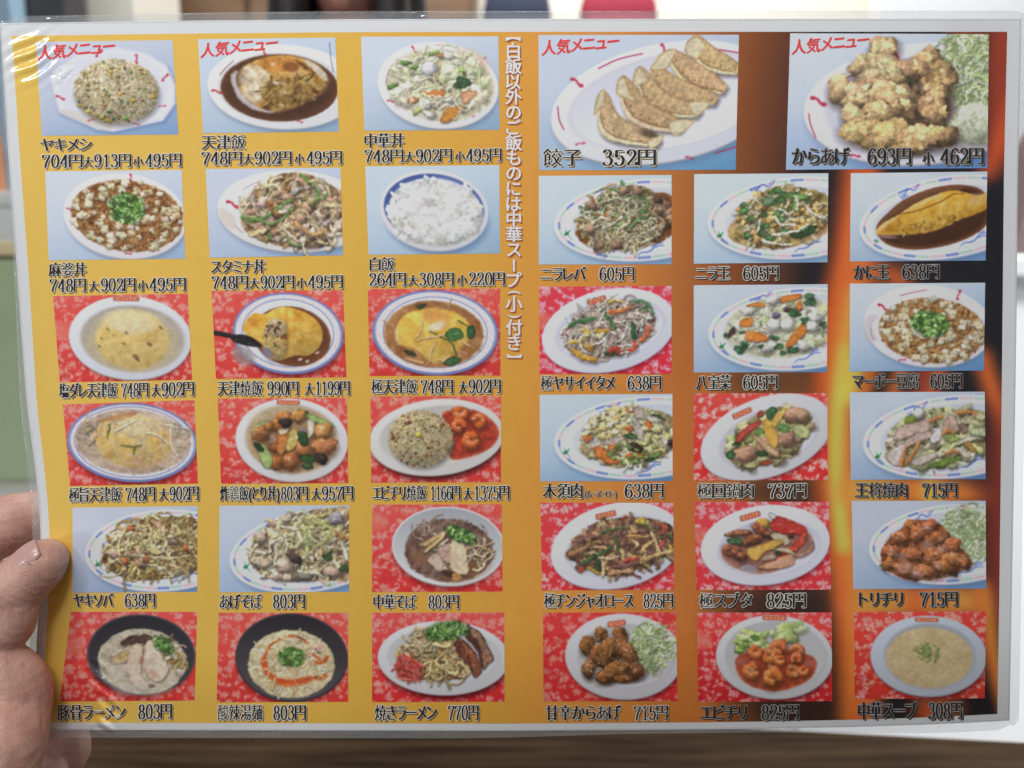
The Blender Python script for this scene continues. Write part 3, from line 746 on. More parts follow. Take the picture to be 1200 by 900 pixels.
def d_kiwami_tenshin(c):
    c.warp = 0.4
    bg_red(c); blue_plate(c, 540, 360, 440, 298, .05, .80)
    c.part = 2
    c.ramp(None, [(136, 78, 34), (168, 108, 56), (190, 136, 84)], 60, ellipse=(530, 370, 350, 235, .05), soft=14)
    c.noodles((530, 370, 330, 215, .05), 30, 9, [(200, 160, 110), (176, 128, 80)], 120, 1, .3)
    c.part = 4
    Q = [(262, 380), (300, 260), (420, 200), (560, 190), (700, 230), (780, 310), (780, 400), (720, 470), (600, 560), (500, 560), (420, 480), (300, 445)]
    c.ramp(Q, [(206, 150, 46), (226, 178, 66), (236, 200, 96)], 60, soft=16, dome=.18); c.ramp([(440, 210), (560, 196), (640, 260), (600, 320), (500, 300)], [(206, 130, 60), (220, 160, 80)], 40, soft=40, a=.7)
    c.ell(550, 315, 60, 28, (238, 220, 190), -.3, soft=20, a=.9)
    c.leaf([(610, 380), (640, 335), (700, 325), (738, 365), (720, 400), (650, 412)], (58, 110, 50), (30, 76, 34)); c.leaf([(770, 320), (810, 315), (818, 370), (790, 400), (765, 385)], (44, 92, 46)); c.leaf([(595, 570), (640, 535), (700, 530), (710, 560), (650, 590)], (60, 108, 60)); c.leaf([(320, 480), (380, 490), (410, 520), (350, 515)], (58, 52, 24)); c.leaf([(410, 170), (480, 155), (440, 195)], (60, 66, 40))
    c.line([(500, 350), (600, 400), (660, 440), (690, 520)], 9, (34, 70, 32), n=5); c.line([(700, 275), (760, 310), (800, 340)], 10, (38, 80, 40))
    for P in ([(410, 412), (500, 395), (600, 375)], [(400, 400), (440, 340), (450, 285)], [(500, 560), (510, 500), (545, 425)], [(720, 420), (760, 440), (785, 455)], [(330, 540), (400, 560), (455, 570)], [(560, 550), (600, 555), (640, 520)]): c.strand(P, 13, (224, 178, 120), .3)
    c.poly([(290, 290), (260, 360), (270, 420), (300, 440), (280, 380)], (226, 206, 150), soft=16, a=.5)
def d_umami(c):
    c.warp = 0.5
    bg_red(c); blue_plate(c, 600, 370, 480, 292, .06, .86)
    c.part = 2
    c.ramp(None, [(150, 122, 104), (182, 156, 138), (206, 184, 168)], 50, ellipse=(600, 365, 420, 238, .06), soft=12, stretch=(2, .6), rot=.3)
    c.part = 4
    egg(c, (605, 360, 285, 195, .15), [(196, 140, 46), (216, 170, 70), (228, 196, 110)], 46)
    egg(c, (620, 250, 190, 70, 0), [(222, 200, 140), (232, 216, 170)], 40, 3, 0, 50)
    c.part = 2
    c.noodles((610, 340, 380, 200, .08), 40, 10, [(206, 184, 146), (196, 168, 128), (186, 150, 112)], 170, 1.1, .08, None, .25, .1)
    c.ramp(None, [(170, 140, 112), (206, 180, 140), (216, 190, 150)], 60, ellipse=(610, 345, 390, 215, .06), soft=60, a=.28)
    c.poly([(330, 215), (450, 175), (600, 140), (640, 150), (560, 190), (400, 220)], (176, 110, 62), soft=14, a=.7); c.poly([(580, 490), (650, 470), (700, 560), (660, 580)], (190, 150, 110), soft=16, a=.8)
    for P in ([(890, 240), (880, 330), (900, 420), (940, 470)], [(840, 240), (900, 250), (905, 280)], [(700, 300), (800, 320), (870, 380)], [(470, 290), (560, 240), (640, 200)]): c.strand(P, 13, (228, 214, 180), .35)
    for P in ([(410, 330), (425, 280), (435, 235)], [(520, 388), (600, 400), (665, 392)], [(610, 450), (615, 420), (625, 395)], [(250, 300), (290, 285), (320, 260)]): c.strand(P, 13, (106, 110, 40), .3)
    c.noodles((280, 330, 70, 100, .3), 16, 9, [(120, 110, 90), (170, 150, 120)], 70, 1, .3); c.noodles((950, 340, 50, 110, 0), 16, 9, [(150, 136, 110), (190, 176, 146)], 70, 1, .3)
def d_tori_don(c):
    c.warp = 0.5
    bg_red(c); plate(c, 643, 352, 415, 305, .08, (645, 345, 342, 252), (204, 202, 204), (178, 172, 172), (188, 168, 140), sh=(80, 8, 14)); badge(c, 618, 76, 168, 36, .02)
    c.part = 2
    c.ell(645, 350, 334, 246, (146, 96, 52), .08, soft=16, rim=((186, 156, 122), 4)); c.ell(560, 190, 200, 90, (186, 170, 134), 0, soft=60, a=.6)
    BOK = (150, 178, 92)
    c.slab([(650, 150), (720, 130), (800, 165), (940, 225), (930, 260), (800, 215), (740, 180)], BOK); c.leaf([(645, 150), (710, 125), (765, 145), (720, 165)], (50, 96, 44))
    c.slab([(385, 380), (440, 390), (500, 480), (500, 550), (440, 550), (400, 470)], (160, 184, 104)); c.leaf([(360, 370), (420, 390), (440, 430), (390, 430)], (30, 62, 36)); c.slab([(340, 270), (400, 230), (480, 200), (440, 260), (360, 300)], (170, 172, 110), tex=.3)
    CH = [(190, 110, 46), (206, 130, 62), (176, 92, 36)]
    for x, y, rx, ry in ((420, 300, 72, 58), (595, 185, 60, 50), (690, 175, 60, 45), (540, 240, 60, 50), (870, 290, 80, 60), (880, 400, 90, 75), (550, 510, 62, 62), (640, 500, 70, 72), (730, 420, 70, 60), (540, 390, 66, 60), (470, 250, 40, 30)): c.chunk(x, y, rx, ry, c.jit(c.R.choice(CH), .05), c.R.uniform(-.6, .6), irr=.22, rough=.28, gloss=.5, tf=22)
    c.slab([(530, 330), (560, 240), (620, 300), (590, 440), (540, 450)], (200, 116, 50)); c.slab([(600, 400), (640, 270), (690, 300), (680, 380), (630, 435)], (206, 176, 90)); c.slab([(545, 275), (620, 262), (600, 300), (550, 310)], (222, 206, 170)); c.slab([(755, 205), (810, 215), (800, 290), (770, 330)], (214, 202, 180))
    c.chunk(595, 225, 46, 40, (52, 34, 34), 0, gloss=.5); c.chunk(860, 490, 50, 40, (48, 34, 28), .3, gloss=.3); c.leaf([(695, 290), (750, 300), (765, 380), (720, 395), (690, 340)], (40, 72, 36)); c.leaf([(700, 475), (760, 460), (820, 480), (790, 520), (720, 510)], (48, 84, 34)); c.leaf([(720, 530), (780, 525), (800, 560), (740, 565)], (60, 84, 44)); c.ell(730, 275, 40, 20, (140, 120, 140), .2, soft=10, a=.6)
    c.ell(500, 340, 24, 34, (150, 140, 150), .2, soft=12, a=.7); c.ell(430, 325, 60, 24, (90, 40, 18), .3, soft=20, a=.5)
def shrimp(c, x, y, r, rot, col=(222, 96, 36), sh=.6):
    P = [(x + r * .56 * math.cos(rot + t), y + r * .46 * math.sin(rot + t)) for t in (-.5, .5, 1.5, 2.5, 3.5, 4.2)]
    w = r * .82
    c.ell(x + r * .1, y + r * .3, r * 1.05, r * .85, (50, 18, 8), rot, soft=r * .6, a=sh * .8, label=False)
    c.chunk(x, y, r * .9, r * .76, [v * .86 for v in col], rot, irr=.2, rough=.2, gloss=.2, sh=0, tf=20)
    c.line([(a + 3, b + 6) for a, b in P], w * 1.06, [v * .55 for v in col], soft=8, n=5, taper=.4)
    c.line(P, w, c.jit(col, .04), shade=.30, n=5, taper=.4)
    c.line([(a - w * .12, b - w * .16) for a, b in P[:4]], w * .26, (244, 160, 96), soft=10, a=.55, n=5)
    for k in (1, 2, 3):
        a, b = P[k]; c.line([(a - w * .28, b - w * .1), (a + w * .1, b + w * .32)], 5, [v * .72 for v in col], soft=6, a=.5, n=2)
    for k in range(4): c.ell(P[k][0] + c.R.uniform(-.2, .2) * w, P[k][1] - w * c.R.uniform(.1, .3), c.R.uniform(4, 9), c.R.uniform(2, 5), (255, 236, 214), .3, soft=4, a=.8)
def d_ebi_yaki(c):
    c.warp = 0.5
    bg_red(c); plate(c, 580, 330, 500, 280, -.10, (590, 320, 420, 215), (200, 198, 196), (176, 170, 166), (192, 188, 184), sh=(50, 6, 12), sa=.85, dy=44)
    c.part = 4
    c.poly([(620, 160), (720, 130), (860, 130), (980, 200), (1040, 290), (1000, 390), (900, 450), (780, 490), (680, 485), (660, 340)], (176, 46, 26), soft=10, edge=(206, 84, 50), ew=26, tex=(26, .3), hl=.25)
    for x, y, r, a in ((755, 150, 66, .3), (745, 245, 64, 2), (885, 210, 66, 4), (840, 350, 76, 1)): shrimp(c, x, y, r, a)
    c.part = 2
    c.rice((462, 342, 236, 208, .1), 1500, [(206, 188, 146), (190, 166, 118), (220, 206, 172), (176, 148, 100), (200, 180, 128)], [(150, 90, 50), (96, 120, 50), (214, 186, 90), (140, 110, 60), (176, 120, 66)], 90)
    c.chunk(450, 315, 26, 20, (226, 196, 70)); c.chunk(365, 225, 20, 14, (150, 80, 44)); c.chunk(620, 238, 16, 12, (170, 86, 40)); c.chunk(260, 335, 18, 14, (130, 84, 56))
def d_yakisoba(c):
    bg_blue(c, (200, 206, 222), (116, 152, 194)); striped_plate(c, 830, 380, 580, 300, -.06, (850, 370, 480, 230)); dragon(c, 680, 150, -.25, .8); tail(c, 985, 570); parrot(c, 340, 488)
    c.part = 2
    Q = [(380, 440), (440, 330), (560, 200), (740, 140), (900, 130), (1090, 170), (1090, 500), (960, 560), (760, 600), (560, 590), (440, 530)]
    c.ramp(Q, [(66, 46, 26), (110, 80, 46), (150, 116, 72)], 34, contrast=2)
    reg = (770, 380, 370, 205, -.1)
    c.chunks(reg, 26, 44, [(176, 142, 118), (196, 164, 140), (150, 110, 86)], .6, irr=.3, gloss=.4, tf=18)
    c.noodles(reg, 210, 14, [(206, 182, 118), (186, 156, 90), (222, 204, 150), (164, 128, 66)], 190, 1.5, .6)
    c.chunks((740, 350, 300, 150, -.1), 12, 40, [(190, 156, 132), (170, 130, 104)], .62, irr=.3, gloss=.45, tf=16)
    c.noodles(reg, 40, 14, [(214, 194, 132), (226, 212, 166)], 200, 1.5, .5)
    for x, y, a in ((590, 215, 0), (545, 460, 1.2), (710, 440, -1), (1005, 370, 1)): c.chunk(x, y, 34, 17, (186, 100, 50), a, gloss=.3)
    c.chunk(805, 515, 24, 18, (226, 226, 206)); c.slab([(700, 350), (800, 375), (830, 400), (740, 400)], (214, 196, 130)); c.strand([(830, 230), (850, 330), (830, 390)], 20, (224, 216, 180))
    c.noodles((950, 240, 110, 100, 0), 24, 12, [(206, 182, 118), (150, 120, 70)], 120, 1.6, .6)
def d_agesoba(c):
    bg_blue(c, (196, 206, 222), (122, 160, 198)); striped_plate(c, 800, 380, 620, 300, -.16, (840, 360, 500, 235)); parrot(c, 300, 505)
    c.part = 2
    Q = [(325, 440), (350, 330), (420, 230), (560, 150), (760, 90), (900, 70), (1080, 100), (1080, 570), (900, 600), (640, 610), (500, 590), (390, 540)]
    c.ramp(Q, [(110, 84, 54), (160, 132, 96), (200, 178, 140)], 40, contrast=2)
    reg = (740, 360, 390, 245, -.15)
    c.chunks(reg, 64, 50, [(206, 186, 158), (196, 170, 140), (216, 204, 182), (170, 140, 110)], .6, irr=.32, gloss=.45, tf=18)
    c.noodles(reg, 110, 17, [(222, 214, 180), (206, 190, 140), (230, 224, 200), (196, 176, 110)], 150, 1.2, .45)
    c.noodles((760, 250, 260, 120, -.2), 40, 24, [(206, 200, 140), (186, 184, 110), (222, 216, 170)], 150, 1, .4)
    for x, y, rx, ry in ((600, 490, 62, 64), (540, 570, 52, 36), (440, 470, 60, 40), (480, 330, 44, 36), (950, 540, 72, 40), (620, 580, 40, 26), (420, 290, 50, 40)): c.chunk(x, y, rx, ry, c.jit((206, 178, 152)), .3, irr=.22, gloss=.4, tf=22)
    c.chunk(665, 430, 60, 40, (82, 62, 54), .6, gloss=.5); c.chunk(970, 150, 62, 44, (150, 140, 150), .2, gloss=.7); c.chunk(720, 575, 80, 30, (140, 130, 112), -.1); c.leaf([(880, 420), (930, 380), (950, 440), (910, 460)], (60, 76, 44)); c.leaf([(990, 520), (1040, 480), (1060, 540)], (60, 84, 40))
    c.strand([(965, 240), (1020, 280), (1070, 290)], 20, (214, 140, 70)); c.strand([(1010, 330), (1030, 380), (1050, 440)], 26, (222, 224, 200)); c.chunk(605, 155, 34, 26, (216, 196, 170)); c.chunk(460, 265, 15, 9, (70, 50, 60), .9)
    for P in ([(520, 310), (530, 400), (515, 490)], [(480, 395), (500, 320), (560, 290)], [(590, 260), (610, 340), (580, 430)], [(390, 395), (450, 400)], [(550, 160), (590, 210), (690, 220)]): c.strand(P, 17, (228, 220, 192), .45)
def ramen_bowl(c, cx, cy, rx, ry, col, inner, lip, soup, part=1, sy=0):
    shadow(c, cx, cy + 10, rx, ry, 0, (90, 10, 16), .6, 26, 0)
    c.part = part
    c.ell(cx, cy + 8, rx, ry, [v * .75 for v in lip], .05, soft=5); c.ell(cx, cy, rx, ry, lip, .05, soft=5)
    c.grad(cx, cy + 2, rx * .97, ry * .97, inner[0], inner[1], math.pi * .5, .05, soft=6)
def d_chuka_soba(c):
    c.warp = 0.6
    bg_red(c, (200, 48, 48), (216, 84, 80)); ramen_bowl(c, 632, 330, 395, 276, None, ((156, 158, 166), (208, 208, 210)), (206, 206, 208), None)
    c.part = 2
    soup = (636, 360, 312, 222, .05)
    c.ramp(None, [(84, 52, 40), (112, 80, 66), (138, 110, 98), (152, 128, 120)], 70, ellipse=soup, soft=8, contrast=1.8)
    c.ell(420, 420, 70, 60, (140, 92, 66), .3, soft=50, a=.7); c.ell(760, 500, 140, 60, (130, 76, 40), -.3, soft=60, a=.8)
    for x, y in c.inside((860, 270, 70, 120, -.4), 60) + c.inside((620, 165, 190, 24, 0), 40) + c.inside((420, 480, 80, 36, .6), 30): c.ell(x, y, c.R.uniform(4, 9), c.R.uniform(3, 7), c.R.choice([(60, 34, 24), (150, 116, 100)]), 0, soft=3, a=.7)
    c.noodles((850, 390, 90, 70, -.5), 22, 13, [(206, 182, 146), (186, 150, 110), (220, 200, 170)], 110, 1.5, .6); c.noodles((570, 310, 60, 70, .3), 20, 13, [(210, 190, 150), (226, 212, 180)], 90, 1.2, .5); c.noodles((520, 200, 90, 26, -.2), 16, 9, [(150, 116, 100), (176, 146, 126)], 120, 1, .3)
    c.slab([(420, 310), (480, 290), (600, 225), (610, 250), (500, 320), (450, 330)], (206, 170, 110)); c.slab([(460, 360), (560, 270), (605, 240), (590, 290), (490, 370)], (200, 158, 96)); c.strand([(470, 370), (560, 300), (600, 250)], 16, (222, 190, 130))
    c.part = 7
    c.slab([(490, 420), (560, 375), (600, 440), (620, 490), (560, 505), (520, 470)], (206, 178, 156), (190, 158, 132)); c.slab([(550, 350), (600, 320), (660, 320), (670, 420), (630, 455), (590, 420)], (186, 150, 132), tex=.25)
    c.slab([(650, 300), (690, 280), (740, 300), (760, 400), (780, 490), (750, 530), (660, 500), (640, 430)], (222, 196, 158), (204, 170, 130), .12)
    c.ell(630, 525, 50, 24, (58, 30, 26), .2, soft=16, a=.9); c.ell(690, 545, 30, 28, (196, 140, 70), 0, soft=8)
    c.part = 5
    c.scallion((720, 248, 112, 52, .45), 90, 14)
def d_tonkotsu(c):
    c.warp = 0.45
    bg_red(c, (198, 52, 50), (216, 78, 74)); ramen_bowl(c, 692, 340, 380, 280, None, ((40, 38, 42), (66, 66, 74)), (74, 74, 80), None)
    c.part = 2
    c.ramp(None, [(170, 156, 132), (200, 188, 164), (214, 206, 188)], 40, ellipse=(700, 390, 308, 228, .08), soft=8)
    for x, y in c.inside((705, 390, 295, 215, .08), 130, .35): c.ell(x, y, c.R.uniform(4, 12), c.R.uniform(3, 8), c.R.choice([(120, 100, 72), (96, 76, 56), (190, 176, 140)]), c.R.uniform(0, 3), soft=4, a=.6)
    c.noodles((850, 320, 130, 110, .3), 30, 10, [(160, 136, 96), (206, 190, 150), (110, 90, 60)], 80, 1.4, .5); c.noodles((960, 400, 40, 60, 0), 14, 12, [(206, 180, 120), (170, 130, 70)], 70, 1, .5)
    c.slab([(470, 375), (560, 320), (610, 310), (590, 390), (510, 405)], (206, 168, 110)); c.ell(700, 270, 120, 60, (190, 170, 130), 0, soft=30, a=.6)
    for i in range(26):
        x, y = c.R.uniform(580, 740), c.R.uniform(210, 262); c.strand([(x - 34, y + 14), (x, y - 6), (x + 36, y + c.R.uniform(-10, 12))], 11, c.jit((84, 56, 50)), .5)
    c.strand([(565, 300), (640, 240), (720, 220)], 8, (90, 60, 60), .3)
    c.part = 7
    c.slab([(590, 420), (610, 320), (660, 265), (700, 290), (700, 370), (690, 480), (740, 540), (730, 600), (640, 560), (600, 470)], (222, 196, 170), (206, 172, 146), .12); c.slab([(710, 360), (720, 270), (760, 240), (820, 290), (850, 370), (890, 440), (840, 520), (770, 520), (700, 430)], (224, 200, 176), (204, 170, 144), .12)
    c.ell(695, 380, 16, 30, (160, 100, 76), .3, soft=12, a=.8); c.ell(765, 470, 50, 20, (196, 150, 120), .6, soft=20, a=.6)
    c.part = 2
    c.ell(700, 580, 180, 44, (210, 200, 182), 0, soft=40, a=.7); c.ell(500, 470, 90, 80, (206, 196, 176), .5, soft=60, a=.7); c.ell(765, 562, 26, 14, (110, 76, 66), 0, soft=6, a=.8)
    c.part = 5
    c.scallion((850, 272, 84, 50, .7), 60, 13)
def d_sanratan(c):
    c.warp = 0.5
    bg_red(c); ramen_bowl(c, 642, 380, 415, 324, None, ((38, 35, 38), (84, 80, 84)), (60, 58, 64), None)
    c.part = 2
    c.ramp(None, [(190, 170, 124), (214, 196, 152), (224, 210, 176)], 34, ellipse=(640, 430, 320, 252, .04), soft=10, contrast=1.7)
    c.noodles((640, 430, 300, 235, .04), 90, 12, [(226, 212, 172), (214, 196, 146), (230, 222, 196)], 90, 1.4, .18)
    O = (214, 92, 32)
    for P, w in (([(560, 245), (490, 290), (450, 360), (440, 420)], 22), ([(440, 400), (455, 480), (520, 545), (600, 570)], 50), ([(560, 560), (640, 570), (720, 555), (775, 540)], 52), ([(600, 225), (680, 230), (760, 275)], 16), ([(820, 420), (870, 420), (905, 385)], 34), ([(820, 530), (860, 530), (885, 520)], 38), ([(800, 360), (840, 390), (870, 420)], 18)):
        c.line(P, w, O, soft=12, a=.85, n=5); c.line([(x + c.R.uniform(-6, 6), y + c.R.uniform(-6, 6)) for x, y in P], w * .5, (190, 56, 24), soft=12, a=.6, n=5)
    c.noodles((640, 420, 280, 220, 0), 46, 10, [(226, 204, 152), (220, 170, 110)], 70, 1.4, .15)
    for x, y in ((730, 250), (820, 325), (840, 345), (700, 235)): c.ell(x, y, 14, 8, (90, 56, 50), .4, soft=5, a=.8)
    for x, y in ((840, 320), (860, 300)): c.ell(x, y, 26, 14, (214, 150, 130), .4, soft=8, a=.8)
    c.part = 5
    c.scallion((642, 380, 98, 74, 0), 80, 16)
def d_yaki_ramen(c):
    bg_red(c, (200, 44, 46), (214, 80, 80)); plate(c, 630, 385, 485, 272, .02, (630, 370, 400, 200), (196, 196, 200), (172, 170, 174), (190, 190, 194), sh=(70, 4, 14), sa=.85, dy=44)
    c.part = 2
    Q = [(330, 350), (400, 260), (500, 170), (640, 150), (760, 250), (830, 420), (820, 520), (700, 545), (560, 550), (430, 530), (350, 420)]
    c.ramp(Q, [(86, 62, 36), (130, 100, 62), (166, 136, 92)], 34, contrast=2)
    c.noodles((590, 400, 240, 140, .2), 120, 17, [(206, 176, 116), (186, 152, 92), (220, 200, 150), (160, 124, 70)], 150, 1.9, .55); c.noodles((460, 270, 110, 80, -.6), 34, 13, [(196, 172, 126), (216, 200, 160)], 110, 1.4, .5)
    for P in ([(730, 500), (740, 420), (790, 450), (815, 500), (780, 530)], [(650, 400), (660, 480), (720, 510)], [(480, 440), (530, 420), (520, 500), (490, 530)], [(560, 290), (660, 300), (690, 250)], [(620, 360), (580, 420), (630, 470)]): c.strand(P, 19, (222, 196, 136), .6)
    c.part = 7
    for Q, col in (([(770, 200), (830, 190), (870, 280), (850, 300)], (120, 60, 44)), ([(710, 280), (760, 240), (860, 340), (912, 450), (900, 500), (850, 525), (820, 430), (760, 350)], (150, 82, 52)), ([(700, 290), (760, 270), (800, 350), (840, 480)], (116, 56, 44)), ([(805, 140), (850, 160), (920, 220), (960, 300), (1000, 385), (960, 430), (920, 465), (880, 330)], (160, 112, 84)), ([(790, 190), (850, 230), (900, 300), (920, 430), (880, 350)], (96, 46, 38))):
        c.slab(Q, col, (62, 34, 30), .3, .12, 26, .5)
    c.part = 8
    c.noodles((375, 465, 88, 70, .3), 90, 13, [(222, 76, 66), (206, 54, 50), (236, 110, 96)], 90, .6, .4, (.9, .5))
    c.part = 5
    c.scallion((650, 185, 160, 72, -.12), 130, 18)
def gyoza(c, tip, mid, end, w, base, fry):
    """one pan-fried dumpling: pale skin with a browned, pleated side"""
    P = spline([tip, mid, end], 10)
    d = P[-1] - P[0]; n = np.array([-d[1], d[0]]) / (np.hypot(*d) + 1e-6)
    if n[1] > 0: n = -n
    k = (np.sin(np.linspace(.16, 2.98, len(P))) ** .6)[:, None]
    a = P + n * w * k * .9; b = P - n * w * k
    Q = np.vstack([a, b[::-1]])
    c.poly(Q + np.array([8, 16]), (56, 44, 44), soft=22, a=.6)
    c.poly(Q, base, soft=3, edge=[v * .86 for v in base], ew=12, tex=(16, .12))
    m = P + n * w * k * .15
    Q2 = np.vstack([a * .96 + P * .04, (P - n * w * k * .55)[::-1]])
    c.poly(Q2, fry, soft=10, a=.6, tex=(13, .45), edge=[v * .72 for v in fry], ew=7)
    for i in range(1, len(P) - 1, 2):
        q0, q1 = a[i], P[i] - n * w * k[i] * .3
        c.line([q0, q1 + d * .03], w * .16, [min(250, v * 1.3) for v in fry], soft=5, a=.6, n=2)
        c.ell(q1[0] + c.R.uniform(-5, 5), q1[1] + c.R.uniform(-8, 8), 6, 4, (110, 66, 30), c.R.random() * 3, soft=3, a=.6)
    c.line([tuple(v) for v in (P - n * w * k * .56)[1:-1]], 6, (128, 82, 40), soft=4, a=.8, n=2); c.line([tuple(v) for v in a[1:-1]], 5, (150, 104, 56), soft=4, a=.7, n=2)
    h = P - n * w * k * .78
    c.line([tuple(v) for v in h[1:-1]], w * .2, [min(250, v * 1.08) for v in base], soft=6, a=.8, n=2)
def d_gyoza(c):
    c.warp = 0.55
    bg_blue(c, (196, 206, 220), (102, 150, 190)); plate(c, 720, 480, 545, 275, -.20, (740, 470, 470, 212), (204, 206, 220), (186, 180, 184), (206, 208, 222), sh=(70, 100, 140))
    for P in ([(405, 322), (500, 278), (612, 252)], [(215, 500), (222, 560), (243, 606)], [(900, 228), (980, 235), (1060, 248)], [(950, 718), (1010, 700), (1050, 688)]): c.line(P, 6, (160, 46, 80), n=5)
    redmark(c, 305, 385, .6, .9); redmark(c, 712, 232, 1.2, .8); redmark(c, 320, 672, -.2, .6, .6); redmark(c, 832, 738, .2, .5)
    c.part = 2
    B = (206, 190, 156); F = (180, 140, 90)
    for tip, mid, end, w in (((845, 178), (920, 270), (1065, 330), 60), ((740, 250), (850, 350), (1000, 420), 62), ((655, 320), (760, 420), (960, 470), 64), ((590, 325), (680, 470), (880, 530), 62), ((510, 370), (600, 520), (800, 600), 66), ((420, 440), (470, 590), (690, 670), 64)):
        gyoza(c, tip, mid, end, w, c.jit(B, .03), c.jit(F, .06))
    for Q in ([(385, 540), (400, 450), (435, 420), (445, 500), (500, 545), (480, 560), (430, 500)], [(490, 440), (500, 370), (530, 365), (560, 440), (600, 480), (550, 470)], [(565, 390), (580, 325), (605, 320), (640, 380), (600, 400)], [(650, 320), (700, 250), (740, 230), (770, 240), (730, 320), (680, 330)], [(810, 240), (830, 185), (880, 178), (905, 230), (860, 280)]):
        c.poly(Q, (210, 196, 160), soft=5, edge=(168, 128, 76), ew=11, tex=(18, .14))
    c.ell(645, 630, 50, 18, (70, 56, 40), .3, soft=16, a=.8)
    for Q in ([(830, 480), (930, 475), (920, 500), (860, 545)], [(740, 570), (850, 562), (830, 600), (760, 640)], [(640, 660), (705, 630), (700, 665), (650, 700)]): c.poly(Q, (214, 202, 166), soft=5, edge=(176, 140, 84), ew=9)
def cabbage(c, reg, n, w=9, cols=None, L=110):
    c.ell(reg[0], reg[1], reg[2] * .95, reg[3] * .95, (166, 180, 128), reg[4], soft=26)
    c.noodles(reg, n, w, cols or [(206, 216, 172), (186, 204, 144), (224, 230, 202), (160, 182, 116)], L, 1.3, .22)
def nugget(c, parts, col, tf=17, gloss=.12, rough=.42):
    for x, y, rx, ry, a in parts: c.chunk(x, y, rx * 1.13, ry * 1.13, c.jit(col, .04), a, irr=.22, rough=rough, gloss=gloss, sh=.6, tf=tf, amb=.42)
    for x, y, rx, ry, a in parts:
        for px, py in c.inside((x, y, rx * .85, ry * .85, a), int(rx * ry / 700), .7):
            k = c.R.uniform(10, 27); f = 1.16 - .3 * (py - y) / ry
            c.chunk(px, py, k, k * .8, [min(240, v * f) for v in c.jit(col, .08)], c.R.uniform(0, 3), irr=.4, rough=.4, gloss=gloss, sh=.1, tf=9, amb=.74)
def d_karaage(c):
    bg_blue(c, (206, 214, 230), (96, 140, 190)); plate(c, 760, 455, 530, 265, -.10, (780, 450, 440, 205), (206, 206, 220), (186, 180, 190), (198, 200, 216), sh=(60, 96, 150))
    c.line([(255, 500), (262, 545), (285, 605)], 6, (176, 70, 80), n=4); c.line([(400, 352), (450, 330), (490, 318)], 6, (140, 60, 110)); redmark(c, 297, 443, .5); redmark(c, 645, 255, 1, .9); redmark(c, 458, 683, .1, .6)
    c.part = 8
    cabbage(c, (985, 300, 170, 165, .3), 190, 11, None, 90)
    c.chunk(990, 545, 125, 92, (200, 206, 176), 0, irr=.06, rough=.05, gloss=.15, sh=.3, amb=.75)
    c.part = 2
    K = (212, 174, 126)
    c.ell(740, 480, 150, 90, (84, 54, 32), 0, soft=40, a=.7); nugget(c, [(700, 430, 56, 48, .2), (660, 500, 66, 44, 0)], (176, 134, 90))
    nugget(c, [(580, 215, 62, 48, -.3), (500, 290, 66, 44, -.2), (590, 330, 110, 74, .2), (660, 320, 60, 50, .2), (400, 400, 62, 58, .5), (475, 420, 60, 62, .2)], K)
    nugget(c, [(775, 270, 52, 62, .3), (815, 360, 68, 100, .1), (800, 480, 58, 76, -.1), (720, 300, 60, 44, .2)], (202, 158, 108))
    nugget(c, [(620, 420, 90, 62, .2), (560, 500, 78, 46, -.3), (460, 520, 62, 46, .3)], (214, 176, 122))
    nugget(c, [(500, 585, 104, 52, .1), (620, 600, 118, 60, .05), (760, 605, 112, 50, .0), (840, 590, 62, 36, -.1), (700, 645, 60, 30, .1)], (210, 168, 110))
def stirfry(c, Q, reg, base, chunkc, strandc, n1=60, n2=140, r=40, w=15, L=140, curl=1.2, dark=.55):
    c.ramp(Q, base, 36, contrast=2.1)
    c.chunks(reg, n1, r, chunkc, .6, irr=.3, gloss=.4, tf=17)
    c.noodles(reg, n2, w, strandc, L, curl, dark)
def d_niraleva(c):
    bg_blue(c, (202, 216, 226), (140, 174, 200)); striped_plate(c, 850, 365, 665, 300, -.08, (870, 365, 540, 232)); dragon(c, 625, 140, -.2); tail(c, 900, 572); parrot(c, 275, 470)
    c.part = 2
    c.poly([(345, 430), (390, 340), (500, 250), (900, 170), (1060, 200), (1060, 460), (880, 560), (620, 580), (440, 555), (360, 500)], (120, 66, 28), soft=8, edge=(146, 90, 46), ew=20)
    Q = [(385, 400), (440, 270), (540, 170), (720, 110), (880, 130), (960, 230), (960, 470), (780, 560), (600, 590), (460, 550)]
    stirfry(c, Q, (680, 370, 300, 215, -.1), [(70, 56, 32), (110, 92, 58), (150, 130, 90)], [(150, 116, 92), (176, 140, 116), (130, 96, 72)], SPROUT, 40, 190, 40, 13, 150, 1.3)
    c.chunks((960, 330, 90, 130, .3), 22, 48, [(130, 96, 74), (156, 120, 92), (96, 66, 46)], .6, irr=.3, gloss=.35)
    c.noodles((660, 290, 240, 140, 0), 40, 17, [(96, 140, 74), (130, 166, 96), (70, 108, 56)], 130, .8, .5)
    c.noodles((640, 320, 200, 130, 0), 10, 15, [(206, 130, 60), (190, 110, 50)], 110, .6, .4); c.noodles((690, 380, 270, 190, 0), 80, 13, SPROUT, 160, 1.5, .55)
    for x, y in ((640, 550), (520, 555), (450, 440), (800, 150), (460, 260), (700, 150)): c.chunk(x, y, 48, 32, (156, 120, 94), c.R.uniform(-1, 1), irr=.25, gloss=.35)
